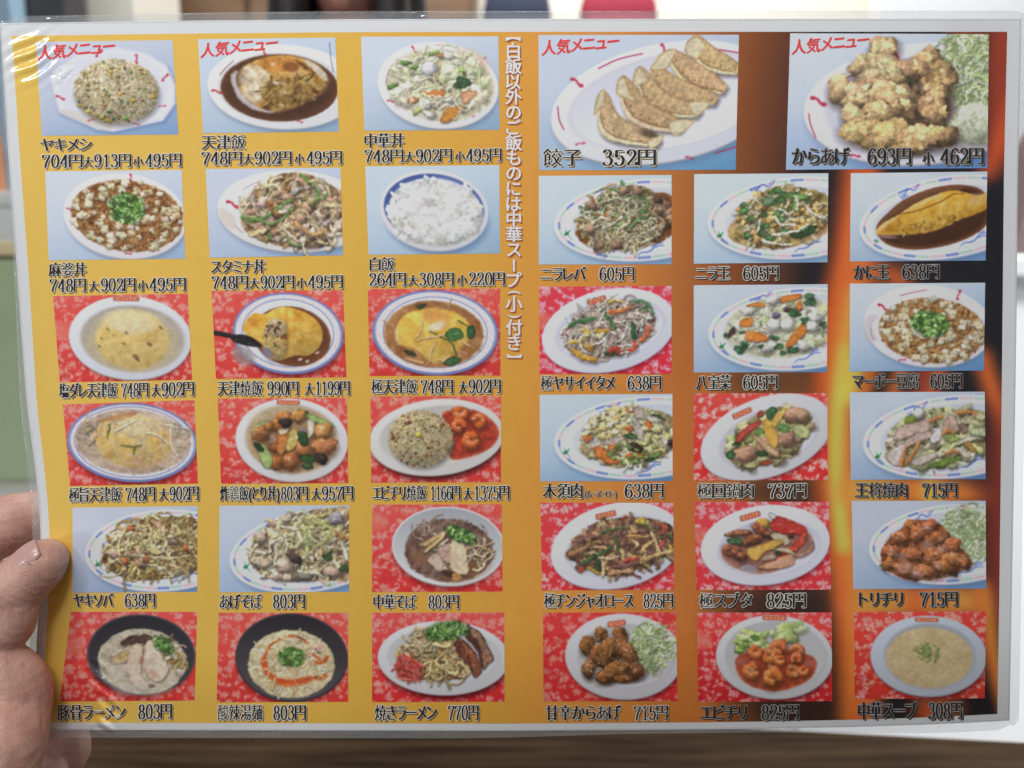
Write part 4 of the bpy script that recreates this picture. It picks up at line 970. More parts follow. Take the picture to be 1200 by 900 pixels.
def d_niratama(c):
    bg_blue(c, (206, 218, 228), (146, 178, 204)); striped_plate(c, 850, 350, 665, 300, -.08, (870, 360, 540, 232)); dragon(c, 600, 120, -.2); tail(c, 925, 545); parrot(c, 270, 485)
    c.part = 2
    c.poly([(330, 480), (380, 360), (520, 250), (900, 160), (1080, 200), (1080, 440), (900, 540), (660, 585), (420, 545)], (172, 128, 84), soft=10, edge=(190, 160, 126), ew=30)
    Q = [(340, 490), (430, 330), (540, 190), (720, 110), (900, 130), (1080, 190), (1080, 370), (960, 480), (780, 560), (520, 560)]
    stirfry(c, Q, (720, 350, 345, 205, -.15), [(96, 80, 40), (150, 126, 70), (190, 160, 96)], [(206, 170, 96), (220, 190, 120), (190, 150, 80)], SPROUT, 90, 70, 34, 15, 130, 1.1, .5)
    c.chunks((700, 340, 320, 190, -.15), 60, 26, [(218, 178, 96), (226, 200, 130), (206, 156, 80)], .7, irr=.3, gloss=.3)
    for x, y in c.inside((710, 330, 320, 190, -.15), 30, .5): c.leaf([(x - 34, y + 10), (x - 6, y - 22), (x + 36, y - 8), (x + 8, y + 20)], c.jit((80, 122, 66), .3), (50, 84, 44))
    c.slab([(760, 180), (880, 175), (930, 200), (820, 215)], (110, 160, 70)); c.leaf([(590, 240), (620, 180), (665, 190), (660, 240), (610, 265)], (120, 156, 116), (90, 130, 80)); c.leaf([(800, 290), (830, 200), (850, 260), (830, 310)], (120, 166, 80)); c.leaf([(800, 470), (900, 440), (980, 400), (960, 460), (850, 500)], (50, 80, 44))
    for P in ([(690, 350), (720, 400), (830, 400)], [(700, 470), (800, 460), (930, 400)], [(590, 515), (680, 540), (800, 545)], [(900, 250), (980, 330), (1060, 350)], [(830, 190), (850, 240), (840, 290)], [(720, 280), (770, 320), (810, 310)], [(570, 370), (570, 420), (540, 460)], [(660, 470), (710, 480), (720, 520)]): c.strand(P, 18, (226, 220, 200), .5)
def d_kanitama(c):
    c.warp = 0.3
    bg_blue(c, (206, 216, 226), (112, 150, 192)); striped_plate(c, 800, 345, 665, 300, -.16, (800, 350, 560, 225)); dragon(c, 515, 150, -.35, .9); tail(c, 985, 500); c.part = 1; c.ell(265, 520, 20, 12, (90, 150, 120), .4, soft=6)
    c.part = 2
    c.poly([(265, 420), (330, 330), (480, 210), (700, 125), (900, 105), (1040, 140), (1085, 220), (1085, 390), (960, 490), (760, 560), (540, 585), (380, 560), (290, 500)], (66, 32, 14), soft=6, edge=(126, 72, 40), ew=34)
    c.poly([(300, 380), (480, 215), (700, 130), (900, 110), (860, 160), (640, 200), (420, 320)], (136, 84, 56), soft=30, a=.6)
    c.part = 4
    Q = [(262, 462), (300, 400), (420, 330), (560, 240), (760, 160), (860, 150), (1000, 180), (1090, 170), (1090, 270), (980, 330), (860, 370), (740, 430), (600, 465), (420, 475), (320, 478)]
    c.ramp(Q, [(180, 116, 18), (206, 146, 30), (220, 170, 56), (226, 190, 96)], 62, dome=.22, contrast=1.4, soft=7)
    c.poly([(265, 450), (330, 380), (440, 325), (560, 245), (740, 168), (700, 205), (540, 280), (400, 360), (320, 430)], (224, 200, 150), soft=16, a=.75)
    c.line([(440, 322), (560, 300), (690, 250), (760, 220), (840, 175), (920, 170)], 9, (120, 60, 12), soft=6, n=5, a=.85)
    for x, y in c.inside((650, 405, 260, 46, -.25), 70): c.ell(x, y, c.R.uniform(5, 17), c.R.uniform(4, 11), c.R.choice([(120, 80, 20), (90, 74, 30), (230, 206, 130), (150, 100, 30)]), c.R.uniform(0, 3), soft=6, a=.55)
    c.ell(350, 490, 70, 12, (150, 110, 130), .05, soft=8, a=.8); c.chunk(455, 425, 18, 9, (232, 200, 110), -.4, sh=0)
    c.poly([(960, 180), (1090, 170), (1090, 230), (1000, 260), (940, 240)], (214, 176, 120), soft=30, a=.5)
def d_yasai(c):
    bg_red(c, (212, 44, 62), (226, 62, 74), (222, 170, 186)); plate(c, 590, 360, 500, 300, -.22, (600, 355, 400, 215), (204, 206, 226), (180, 180, 204), (200, 202, 224), sh=(110, 8, 24), sa=.7); badge(c, 500, 138, 140, 48, -.24)
    c.part = 2
    Q = [(240, 400), (300, 310), (420, 220), (560, 150), (700, 135), (860, 145), (930, 230), (920, 380), (800, 480), (640, 545), (470, 580), (330, 530)]
    c.poly([(260, 420), (300, 400), (400, 500), (520, 560), (460, 590), (330, 540), (270, 480)], (166, 110, 50), soft=8)
    stirfry(c, Q, (590, 345, 320, 195, -.25), [(120, 90, 84), (166, 140, 130), (196, 176, 160)], [(190, 152, 150), (206, 172, 166), (170, 128, 124), (206, 196, 176)], [(206, 196, 184), (190, 172, 156), (220, 212, 200)], 62, 110, 38, 12, 150, 1.4, .5)
    G = (62, 116, 62)
    for P, w, col in (([(300, 330), (360, 295), (430, 285), (490, 270)], 27, G), ([(550, 215), (580, 270), (610, 310), (635, 340)], 26, G), ([(765, 305), (770, 350), (780, 410)], 34, (50, 92, 54)), ([(770, 150), (840, 145), (890, 180), (915, 230)], 24, (80, 136, 84)), ([(820, 215), (850, 190), (870, 225)], 16, G), ([(550, 530), (620, 540), (680, 530)], 26, (60, 84, 50)), ([(600, 225), (660, 225), (750, 195)], 30, (222, 110, 50)), ([(590, 150), (640, 140), (700, 148)], 14, (222, 186, 80)), ([(330, 510), (400, 560), (490, 575)], 40, (196, 146, 46)), ([(310, 455), (380, 440), (440, 400)], 26, (206, 170, 60)), ([(740, 510), (785, 490), (775, 450)], 32, (216, 76, 50)), ([(600, 510), (640, 500), (670, 515)], 44, (190, 62, 44)), ([(830, 430), (870, 400), (880, 345)], 32, (216, 96, 54)), ([(500, 360), (540, 380), (580, 370)], 40, (196, 146, 50)), ([(410, 350), (420, 380), (440, 380)], 28, (222, 186, 70)), ([(400, 470), (450, 500), (470, 470)], 30, (196, 150, 50)), ([(480, 400), (520, 405), (540, 400)], 40, (206, 206, 170))):
        c.strand(P, w, col, .5)
    for P in ([(370, 440), (400, 395), (430, 400)], [(540, 560), (570, 450), (600, 380), (640, 385)], [(370, 450), (390, 500), (450, 530)], [(480, 470), (550, 440), (590, 390)], [(520, 330), (530, 280), (560, 220)], [(680, 530), (700, 520), (740, 525)], [(640, 450), (700, 400), (720, 330)], [(800, 230), (850, 260), (900, 270)], [(700, 480), (760, 470)]): c.strand(P, 14, (228, 222, 214), .5)
def d_happosai(c):
    c.warp = 0.6
    bg_blue(c, (202, 212, 224), (104, 148, 190)); striped_plate(c, 850, 350, 660, 302, -.08, (880, 345, 570, 245)); dragon(c, 600, 112, -.3, .7); parrot(c, 285, 485)
    c.part = 2
    reg = (740, 335, 430, 232, -.12)
    c.ramp(None, [(176, 172, 140), (200, 198, 170), (214, 212, 190)], 50, ellipse=reg, soft=14)
    c.chunks((740, 335, 400, 205, -.12), 80, 46, [(206, 208, 176), (190, 200, 146), (216, 214, 196), (196, 196, 186)], .58, irr=.3, gloss=.4, sh=.25, amb=.75, tf=20)
    c.noodles((560, 350, 130, 110, 0), 30, 11, [(216, 216, 196), (200, 206, 170)], 110, 1.3, .25)
    for x, y, r in ((420, 505, 66), (700, 470, 54), (590, 485, 40), (820, 510, 50), (830, 225, 66), (960, 135, 70), (450, 460, 40), (740, 530, 36), (900, 290, 46), (1040, 320, 40), (320, 395, 26), (440, 380, 28), (680, 420, 40)):
        for k in range(5):
            a, b = x + c.R.uniform(-.5, .5) * r, y + c.R.uniform(-.4, .4) * r; q = r * c.R.uniform(.35, .6)
            c.leaf([(a - q, b + q * .2), (a - q * .2, b - q * .6), (a + q, b - q * .2), (a + q * .1, b + q * .6)], c.jit((74, 120, 76), .25), (44, 86, 52))
    T_ = (222, 124, 40)
    for Q in ([(470, 370), (560, 375), (630, 415), (600, 440), (475, 435)], [(765, 490), (800, 400), (880, 325), (925, 320), (915, 370), (840, 450)], [(415, 320), (440, 285), (520, 265), (515, 320), (480, 335)], [(470, 180), (540, 155), (605, 165), (590, 185)], [(710, 150), (760, 105), (870, 90), (875, 120), (780, 150)], [(835, 180), (870, 140), (880, 200), (850, 210)]): c.slab(Q, T_, (196, 96, 30), .15, .25)
    c.slab([(330, 415), (350, 360), (385, 335), (390, 370), (350, 410)], (70, 52, 56)); c.chunk(690, 250, 30, 26, (120, 106, 140)); c.chunk(770, 205, 26, 18, (90, 60, 80))
    for x, y in ((678, 322), (777, 318)): c.chunk(x, y, 52, 48, (232, 228, 226), 0, irr=.02, rough=.02, gloss=.15, amb=.62)
    for x, y in ((490, 220), (670, 140), (980, 270), (960, 340), (640, 490), (900, 480)): c.chunk(x, y, 56, 36, (216, 216, 206), c.R.uniform(-.5, .5), irr=.25, gloss=.6, sh=.3)
    c.part = 1
    tail(c, 920, 545, -.45, .8)
def d_mabo(c):
    c.warp = 0.6
    bg_blue(c, (204, 214, 226), (96, 142, 188)); plate(c, 650, 330, 475, 300, .08, None, (210, 208, 220), (192, 186, 194), sh=(70, 104, 150))
    c.poly([(180, 330), (200, 250), (280, 250), (240, 330), (270, 430), (200, 440)], (190, 180, 178), soft=24, a=.7); c.line([(440, 106), (540, 80), (640, 62)], 6, (150, 60, 90), n=4); redmark(c, 320, 192, .6, 1.3); redmark(c, 872, 100, -1.3, 1.1, .7); c.line([(222, 340), (232, 400), (250, 430)], 5, (130, 110, 130))
    c.part = 2
    tofu(c, (675, 362, 395, 240, .08), 120, [(136, 84, 34), (170, 118, 60), (196, 150, 92)], [(212, 198, 162), (206, 188, 146), (216, 208, 184)], 37)
    c.part = 1; redmark(c, 455, 578, -.1, .7)
    c.part = 5
    c.scallion((665, 310, 138, 92, .1), 120, 19)
def d_muusuu(c):
    bg_blue(c, (200, 214, 226), (96, 144, 188)); striped_plate(c, 850, 365, 665, 302, -.08, (880, 360, 545, 235)); dragon(c, 605, 148, -.25, .9); tail(c, 880, 585); parrot(c, 268, 478)
    c.part = 2
    Q = [(370, 430), (440, 330), (520, 220), (720, 130), (880, 150), (1065, 220), (1065, 440), (940, 530), (760, 570), (640, 590), (500, 540), (410, 500)]
    stirfry(c, Q, (740, 360, 340, 210, -.05), [(130, 112, 70), (176, 160, 110), (206, 192, 146)], [(212, 196, 140), (222, 210, 166), (200, 184, 130), (206, 200, 170)], [(222, 214, 170), (206, 206, 150), (226, 222, 200)], 90, 60, 42, 16, 120, 1.2, .4)
    c.chunks((620, 260, 170, 110, -.3), 70, 26, [(228, 212, 150), (220, 196, 120), (232, 224, 184)], .7, irr=.3, gloss=.3, sh=.3); c.chunks((900, 390, 130, 110, 0), 40, 24, [(214, 206, 130), (190, 196, 110), (226, 216, 160)], .7, irr=.3, gloss=.3)
    for Q, col in (([(765, 260), (820, 250), (850, 330), (840, 390), (800, 350)], (200, 186, 176)), ([(770, 150), (830, 150), (850, 220), (800, 230)], (190, 166, 160)), ([(440, 390), (500, 360), (530, 400), (480, 440)], (206, 196, 190)), ([(540, 400), (640, 360), (700, 370), (640, 420), (570, 420)], (196, 176, 160)), ([(860, 200), (940, 210), (970, 250), (900, 250)], (212, 204, 186)), ([(970, 350), (1030, 380), (1000, 420)], (206, 196, 180))): c.slab(Q, col)
    for Q in ([(470, 440), (520, 430), (640, 510), (660, 550), (580, 555), (510, 500)], [(715, 490), (780, 480), (855, 470), (850, 515), (740, 515)], [(400, 355), (460, 345), (465, 375), (420, 405)], [(590, 425), (660, 410), (680, 460), (620, 470)], [(860, 260), (890, 240), (905, 300), (880, 310)], [(710, 160), (750, 155), (745, 180)], [(700, 290), (760, 280), (750, 310)]): c.slab(Q, (222, 116, 44), (190, 84, 26), .12, .3)
    c.chunk(785, 440, 60, 36, (58, 36, 34), .1, gloss=.6); c.leaf([(700, 350), (770, 335), (800, 370), (740, 375)], (80, 126, 60)); c.leaf([(850, 530), (930, 500), (970, 480), (900, 540)], (76, 110, 56)); c.leaf([(890, 190), (960, 200), (1010, 240)], (96, 130, 70)); c.chunk(1045, 400, 20, 26, (60, 44, 40))
    for x, y in c.inside((720, 480, 240, 80, 0), 24): c.leaf([(x - 20, y), (x, y - 14), (x + 22, y + 2), (x, y + 12)], c.jit((140, 166, 80), .25), (100, 130, 56))
def d_hoikoro(c):
    c.warp = 0.5
    bg_red(c, (204, 46, 46), (222, 74, 66), (226, 186, 178)); plate(c, 620, 360, 505, 290, -.34, (640, 365, 370, 200), (198, 198, 204), (172, 170, 178), (194, 194, 200), sh=(100, 8, 14), sa=.7); badge(c, 440, 186, 146, 44, -.42)
    c.part = 2
    Q = [(320, 480), (400, 330), (500, 230), (620, 160), (760, 140), (920, 180), (945, 290), (870, 420), (760, 520), (620, 560), (500, 588), (380, 555)]
    stirfry(c, Q, (640, 370, 310, 180, -.45), [(110, 92, 50), (160, 140, 84), (196, 180, 116)], [(190, 190, 116), (206, 200, 140), (170, 172, 96), (200, 176, 130)], [(206, 200, 140), (190, 180, 110)], 70, 30, 52, 17, 110, 1, .4)
    M = (190, 138, 106)
    for x, y, rx, ry in ((830, 200, 92, 52), (460, 490, 92, 66), (770, 380, 80, 60), (620, 430, 84, 60), (890, 210, 50, 50), (680, 470, 50, 40)): c.chunk(x, y, rx, ry, c.jit(M, .05), c.R.uniform(-.5, .5), irr=.18, rough=.26, gloss=.4, tf=24)
    c.slab([(395, 390), (420, 330), (500, 270), (575, 240), (565, 275), (480, 340), (420, 400)], (206, 70, 54), (160, 40, 32)); c.slab([(590, 250), (640, 230), (690, 320), (708, 400), (680, 445), (630, 390), (600, 320)], (222, 168, 66), (190, 130, 40), .08, .5); c.slab([(655, 270), (690, 190), (765, 150), (740, 210), (690, 280)], (222, 176, 76), (190, 140, 50)); c.leaf([(615, 190), (650, 140), (695, 150), (680, 200), (640, 235)], (66, 106, 66)); c.leaf([(690, 290), (740, 260), (800, 290), (750, 325)], (110, 146, 76), (70, 110, 50)); c.slab([(810, 290), (880, 270), (940, 310), (920, 370), (850, 350)], (196, 200, 130)); c.leaf([(320, 500), (350, 462), (390, 480), (370, 522)], (50, 96, 54)); c.leaf([(540, 470), (600, 460), (630, 490), (580, 500)], (56, 80, 44)); c.slab([(560, 550), (620, 530), (670, 535), (620, 570)], (176, 66, 44)); c.slab([(510, 350), (580, 370), (700, 470), (710, 510), (640, 480)], (206, 164, 116)); c.slab([(460, 560), (530, 540), (540, 585), (480, 588)], (200, 196, 130)); c.slab([(550, 190), (580, 165), (600, 190), (575, 210)], (196, 60, 56)); c.leaf([(520, 330), (570, 290), (600, 320), (560, 345)], (120, 160, 70), (90, 130, 50)); c.leaf([(360, 420), (400, 395), (420, 415)], (60, 90, 44))
def d_osho_yakiniku(c):
    c.warp = 0.7
    bg_blue(c, (198, 208, 220), (98, 142, 188)); striped_plate(c, 830, 360, 665, 302, -.10, (860, 360, 560, 240)); dragon(c, 575, 150, -.35, .9); parrot(c, 270, 510)
    c.part = 2
    Q = [(325, 500), (380, 360), (480, 220), (700, 150), (900, 160), (1080, 190), (1080, 450), (940, 520), (760, 575), (560, 585), (400, 570)]
    stirfry(c, Q, (740, 370, 380, 215, -.1), [(110, 104, 56), (160, 156, 100), (196, 190, 140)], [(196, 196, 140), (206, 202, 166), (176, 180, 116), (190, 170, 140)], [(214, 210, 170), (196, 196, 140)], 90, 30, 54, 18, 110, 1, .4)
    for Q, col in (([(390, 370), (440, 280), (560, 240), (650, 220), (670, 300), (560, 340), (450, 380)], (196, 164, 150)), ([(470, 400), (560, 340), (660, 320), (690, 350), (600, 390), (500, 430)], (204, 174, 160)), ([(760, 320), (790, 200), (850, 200), (870, 320)], (196, 160, 140)), ([(520, 540), (620, 490), (700, 470), (720, 500), (620, 560), (540, 565)], (206, 190, 176)), ([(340, 500), (420, 420), (480, 420), (440, 560), (380, 560)], (206, 190, 184)), ([(660, 390), (690, 300), (750, 300), (740, 380), (700, 405)], (214, 206, 206)), ([(850, 420), (930, 350), (1010, 370), (900, 410)], (214, 204, 176)), ([(840, 440), (920, 450), (960, 500), (920, 515)], (210, 200, 180)), ([(940, 300), (1080, 290), (1080, 350), (1000, 350)], (190, 200, 150)), ([(870, 290), (900, 260), (940, 300), (920, 330)], (150, 116, 96))): c.slab(Q, col, tex=.22)
    for P in ([(450, 570), (465, 500), (480, 430)], [(490, 550), (540, 480), (590, 390)], [(760, 330), (800, 315), (830, 330)], [(660, 240), (720, 220), (750, 210)], [(780, 480), (830, 465), (860, 470)], [(860, 180), (940, 175), (1000, 190)]): c.strand(P, 24, (206, 124, 60), .5)
    c.leaf([(640, 575), (720, 540), (860, 495), (900, 510), (800, 560), (700, 585)], (110, 140, 50), (80, 110, 36)); c.leaf([(465, 250), (500, 205), (590, 215), (540, 255)], (130, 150, 50), (90, 116, 36)); c.leaf([(760, 360), (820, 340), (880, 370), (820, 400)], (150, 166, 80), (110, 130, 56)); c.chunk(580, 190, 40, 50, (222, 222, 210), .2, irr=.1); c.slab([(910, 400), (960, 400), (1010, 470), (960, 460)], (196, 140, 66))
    c.part = 1
    tail(c, 950, 550, -.5, .8)
def d_chinjao(c):
    bg_red(c, (204, 48, 56), (222, 66, 72), (226, 176, 178)); plate(c, 650, 375, 495, 310, -.22, (670, 380, 390, 210), (202, 202, 214), (176, 174, 188), (196, 196, 208), sh=(110, 8, 18), sa=.75); badge(c, 568, 150, 150, 46, -.22)
    c.part = 2
    Q = [(265, 450), (360, 350), (450, 230), (600, 180), (820, 165), (1040, 220), (1070, 320), (1050, 430), (860, 520), (740, 570), (560, 600), (420, 530)]
    stirfry(c, Q, (680, 385, 370, 185, -.15), [(66, 40, 26), (110, 74, 48), (146, 104, 70)], [(120, 74, 60), (146, 96, 76)], [(206, 170, 120), (186, 140, 92), (150, 100, 76), (130, 80, 66)], 40, 170, 30, 20, 130, .7, .6)
    c.noodles((690, 380, 350, 170, -.15), 90, 24, [(216, 182, 130), (140, 92, 76), (156, 106, 86), (206, 164, 106), (120, 76, 66)], 130, .5, .6)
    for P, w, col in (([(400, 510), (470, 460), (560, 420), (600, 390)], 26, (64, 100, 50)), ([(530, 285), (620, 250), (730, 240)], 24, (84, 96, 50)), ([(640, 300), (655, 370), (660, 440)], 22, (70, 90, 56)), ([(500, 560), (520, 500), (480, 440)], 30, (50, 74, 40)), ([(370, 560), (395, 540), (385, 565)], 20, (206, 66, 40)), ([(690, 180), (715, 160)], 20, (210, 66, 50)), ([(970, 390), (990, 350), (1005, 320)], 34, (206, 72, 66)), ([(700, 485), (760, 480), (810, 470)], 24, (190, 66, 50)), ([(980, 220), (1000, 250), (990, 280)], 22, (200, 70, 56)), ([(800, 200), (830, 180), (840, 210)], 30, (206, 176, 60)), ([(1010, 420), (1050, 410), (1040, 380)], 22, (214, 170, 60)), ([(440, 540), (500, 570), (540, 580)], 18, (196, 150, 50)), ([(910, 270), (940, 360), (965, 440)], 24, (220, 186, 136)), ([(520, 460), (600, 470), (650, 460)], 22, (220, 186, 140)), ([(540, 500), (555, 560), (545, 600)], 18, (216, 190, 140)), ([(860, 480), (960, 440), (1050, 420)], 28, (206, 164, 106)), ([(600, 540), (700, 520), (800, 500)], 24, (136, 86, 76)), ([(600, 585), (700, 565), (760, 570)], 26, (190, 140, 96)), ([(290, 440), (370, 420), (440, 370), (440, 330)], 34, (166, 116, 76)), ([(980, 320), (1030, 300), (1070, 330)], 26, (84, 84, 52)), ([(850, 215), (880, 230), (900, 245)], 20, (110, 136, 70)), ([(730, 300), (790, 310), (880, 310)], 22, (196, 140, 80))):
        c.strand(P, w, col, .6)
def d_subuta(c):
    c.warp = 0.5
    bg_red(c, (204, 50, 58), (220, 68, 74), (226, 176, 178)); plate(c, 612, 370, 478, 292, -.12, (640, 390, 370, 200), (204, 204, 218), (178, 176, 192), (196, 194, 208), sh=(100, 8, 18), sa=.75); badge(c, 500, 158, 152, 46, -.28)
    c.part = 2
    c.poly([(285, 450), (320, 370), (500, 300), (800, 260), (940, 280), (960, 390), (880, 450), (760, 530), (640, 580), (500, 580), (360, 530)], (150, 96, 84), soft=14, edge=(186, 140, 126), ew=30, tex=(40, .2))
    P_ = (150, 78, 48)
    def rib(Q, w, col):
        A, B = np.array(Q[0], float), np.array(Q[-1], float); m = (A + B) / 2; d = B - A
        c.chunk(m[0], m[1], np.hypot(*d) * .58, w * .56, col, math.atan2(d[1], d[0]), irr=.2, rough=.32, gloss=.5, sh=.6, tf=20, amb=.42)
        for t in (.2, .5, .8): c.chunk(*(A + d * t + np.array([c.R.uniform(-8, 8), c.R.uniform(-12, 4)])), w * .4, w * .3, [v * 1.08 for v in col], .3, irr=.3, rough=.3, gloss=.5, sh=.2, tf=14)
    c.chunk(600, 210, 50, 40, (222, 166, 50), .3); c.slab([(645, 250), (680, 165), (740, 165), (910, 240), (900, 290), (820, 290), (740, 285)], (196, 46, 36), (150, 26, 22), .15, .35)
    c.slab([(760, 420), (830, 350), (880, 290), (920, 280), (900, 350), (830, 420)], (206, 62, 40)); c.slab([(680, 430), (760, 400), (800, 430), (720, 460)], (170, 50, 36))
    rib([(335, 290), (400, 285), (500, 280)], 52, (166, 96, 62)); rib([(520, 225), (580, 270), (650, 310)], 70, P_); rib([(420, 360), (500, 340), (590, 315)], 62, (156, 80, 44)); rib([(310, 385), (360, 420), (460, 470)], 80, P_)
    c.leaf([(330, 330), (400, 315), (450, 345), (430, 370), (350, 360)], (66, 106, 62)); c.slab([(640, 130), (690, 150), (680, 180), (640, 160)], (206, 200, 196)); c.slab([(650, 290), (740, 290), (800, 340), (760, 370), (690, 340)], (206, 186, 150)); c.slab([(640, 400), (760, 390), (830, 440), (700, 410)], (220, 200, 160))
    c.slab([(475, 410), (540, 380), (700, 330), (740, 345), (690, 390), (600, 430), (555, 485), (500, 470)], (216, 164, 66), (186, 126, 40), .1, .5); c.leaf([(680, 420), (720, 415), (730, 440), (690, 445)], (40, 70, 36)); c.slab([(565, 530), (640, 500), (790, 440), (825, 500), (740, 540), (600, 545)], (206, 150, 120), (196, 120, 60)); c.slab([(590, 460), (660, 440), (690, 470), (600, 490)], (196, 160, 126))
    c.ell(490, 545, 60, 30, (150, 150, 170), .1, soft=12, a=.8); c.chunk(800, 300, 24, 22, (110, 40, 40)); c.slab([(820, 440), (930, 400), (960, 330), (970, 400), (880, 460)], (186, 130, 110))
def d_torichiri(c):
    bg_blue(c, (194, 202, 216), (112, 148, 190)); striped_plate(c, 830, 365, 618, 292, -.07, (850, 365, 530, 240)); dragon(c, 610, 160, -.25, .9)
    c.part = 8
    cabbage(c, (940, 290, 210, 200, .3), 210, 11, [(200, 214, 178), (176, 198, 140), (220, 226, 204), (150, 176, 116)], 90)
    c.part = 2
    Q = [(300, 500), (330, 360), (470, 230), (520, 190), (700, 195), (800, 280), (900, 400), (975, 510), (860, 580), (720, 620), (540, 635), (400, 590)]
    c.ramp(Q, [(120, 50, 22), (160, 78, 36), (186, 106, 56)], 40, contrast=1.8, soft=8)
    K = (184, 98, 44)
    for x, y, rx, ry in ((520, 220, 52, 36), (660, 225, 62, 40), (440, 320, 80, 50), (580, 290, 80, 60), (720, 330, 84, 70), (380, 420, 70, 54), (830, 380, 74, 62), (540, 440, 92, 56), (690, 450, 90, 66), (360, 510, 58, 50), (850, 480, 90, 62), (480, 560, 100, 46), (640, 570, 110, 50), (780, 540, 90, 46), (920, 510, 48, 40)):
        c.chunk(x, y, rx, ry, c.jit(K, .08), c.R.uniform(-.6, .6), irr=.2, rough=.34, gloss=.42, tf=18, amb=.42)
    for x, y, r in ((460, 460, 40), (640, 370, 46), (740, 400, 40), (720, 520, 44), (640, 240, 36), (470, 540, 60), (560, 580, 50)): c.ell(x, y, r, r * .6, (196, 150, 150), c.R.uniform(-.5, .5), soft=26, a=.55)
    for x, y in c.inside((620, 420, 290, 190, .3), 90): c.ell(x, y, c.R.uniform(4, 13), c.R.uniform(3, 8), (222, 170, 150), c.R.uniform(0, 3), soft=5, a=.5)
    c.ell(300, 525, 16, 10, (60, 110, 70), 0, soft=5)
    c.part = 1
    tail(c, 960, 545, -.4, .75)
def d_amakara(c):
    bg_red(c, (196, 44, 46), (206, 56, 56), (206, 132, 122)); plate(c, 700, 375, 432, 315, .05, (720, 370, 350, 230), (192, 190, 194), (166, 162, 168), (184, 182, 188), sh=(80, 6, 14), sa=.75); badge(c, 648, 132, 132, 46, -.16)
    c.part = 8
    cabbage(c, (895, 320, 155, 160, .4), 220, 10, [(196, 206, 160), (170, 190, 126), (212, 220, 190), (140, 164, 96)], 110)
    c.part = 2
    K = (156, 90, 42)
    for x, y, rx, ry, a in ((530, 210, 50, 52, .2), (670, 200, 56, 46, .5), (430, 290, 52, 76, .1), (500, 360, 56, 80, .3), (580, 340, 80, 110, .45), (680, 290, 50, 90, .2), (740, 370, 60, 110, -.3), (440, 470, 50, 70, -.2), (790, 480, 70, 60, .2), (620, 480, 130, 66, -.5), (560, 530, 60, 44, .1), (700, 540, 90, 30, 0)):
        c.chunk(x, y, rx, ry, c.jit(K, .08), a, irr=.16, rough=.32, gloss=.35, tf=18, amb=.4, sh=.7)
    for x, y in c.inside((600, 380, 220, 180, 0), 170, .5): c.ell(x, y, 6, 3.5, (226, 196, 140), c.R.uniform(0, 3), soft=3, a=.8)
def d_ebichiri(c):
    c.warp = 0.45
    bg_red(c, (186, 34, 38), (210, 66, 64), (222, 150, 148)); plate(c, 680, 378, 432, 308, .05, (690, 370, 365, 250), (190, 190, 194), (164, 162, 166), (180, 180, 182), sh=(70, 4, 12), sa=.8); badge(c, 680, 92, 176, 36, .02)
    c.part = 8
    c.chunks((650, 240, 240, 90, -.2), 50, 48, [(176, 190, 116), (190, 200, 140), (160, 176, 100), (150, 170, 96)], .6, irr=.3, gloss=.2, sh=.25, amb=.7, tf=22); c.leaf([(500, 230), (530, 215), (570, 235), (540, 255)], (96, 136, 50), (70, 106, 36)); c.chunks((450, 300, 60, 50, .4), 14, 26, [(160, 186, 90), (130, 166, 70)], .6, irr=.35, sh=.3)
    c.part = 2
    c.poly([(390, 450), (410, 370), (520, 330), (700, 320), (900, 350), (990, 410), (960, 520), (860, 590), (720, 630), (580, 620), (450, 560)], (176, 62, 34), soft=8, edge=(196, 96, 60), ew=24, tex=(30, .2))
    c.ell(440, 410, 50, 30, (170, 100, 90), 0, soft=20, a=.6); c.ell(930, 420, 50, 34, (170, 96, 84), 0, soft=20, a=.6); c.ell(580, 560, 70, 30, (180, 90, 76), 0, soft=24, a=.6)
    for x, y, r, a in ((540, 340, 62, .3), (710, 310, 72, 2), (840, 330, 62, 4), (640, 370, 66, 5), (720, 400, 50, 1), (515, 480, 74, 1.2), (670, 530, 82, 2.2), (810, 480, 62, 4.6), (890, 480, 50, .4), (840, 390, 50, 3)): shrimp(c, x, y, r, a, c.jit((218, 106, 44), .04))
    for x, y, r in ((515, 475, 24), (650, 450, 22), (830, 510, 18)): c.ell(x, y, r, r * .7, (236, 170, 110), .5, soft=12, a=.6)
def d_soup(c):
    c.warp = 0.3
    bg_red(c, (192, 52, 44), (206, 66, 56), (214, 158, 146)); plate(c, 575, 328, 378, 262, .03, (585, 330, 292, 212), (176, 182, 194), (150, 156, 170), (160, 164, 172), sh=(80, 8, 10), sa=.7); badge(c, 564, 92, 152, 30, .02)
    c.part = 2
    c.ramp(None, [(190, 162, 112), (200, 174, 126), (208, 184, 138)], 60, ellipse=(580, 340, 282, 198, .03), soft=14)
    c.part = 5
    for x, y in c.inside((570, 305, 90, 62, .3), 70, .7):
        a = c.R.uniform(0, 3.1); c.line([(x - 14 * math.cos(a), y - 10 * math.sin(a)), (x + 14 * math.cos(a), y + 10 * math.sin(a))], 8, c.jit(c.R.choice([(110, 126, 62), (86, 110, 50), (140, 150, 86)])), n=2, a=.85)
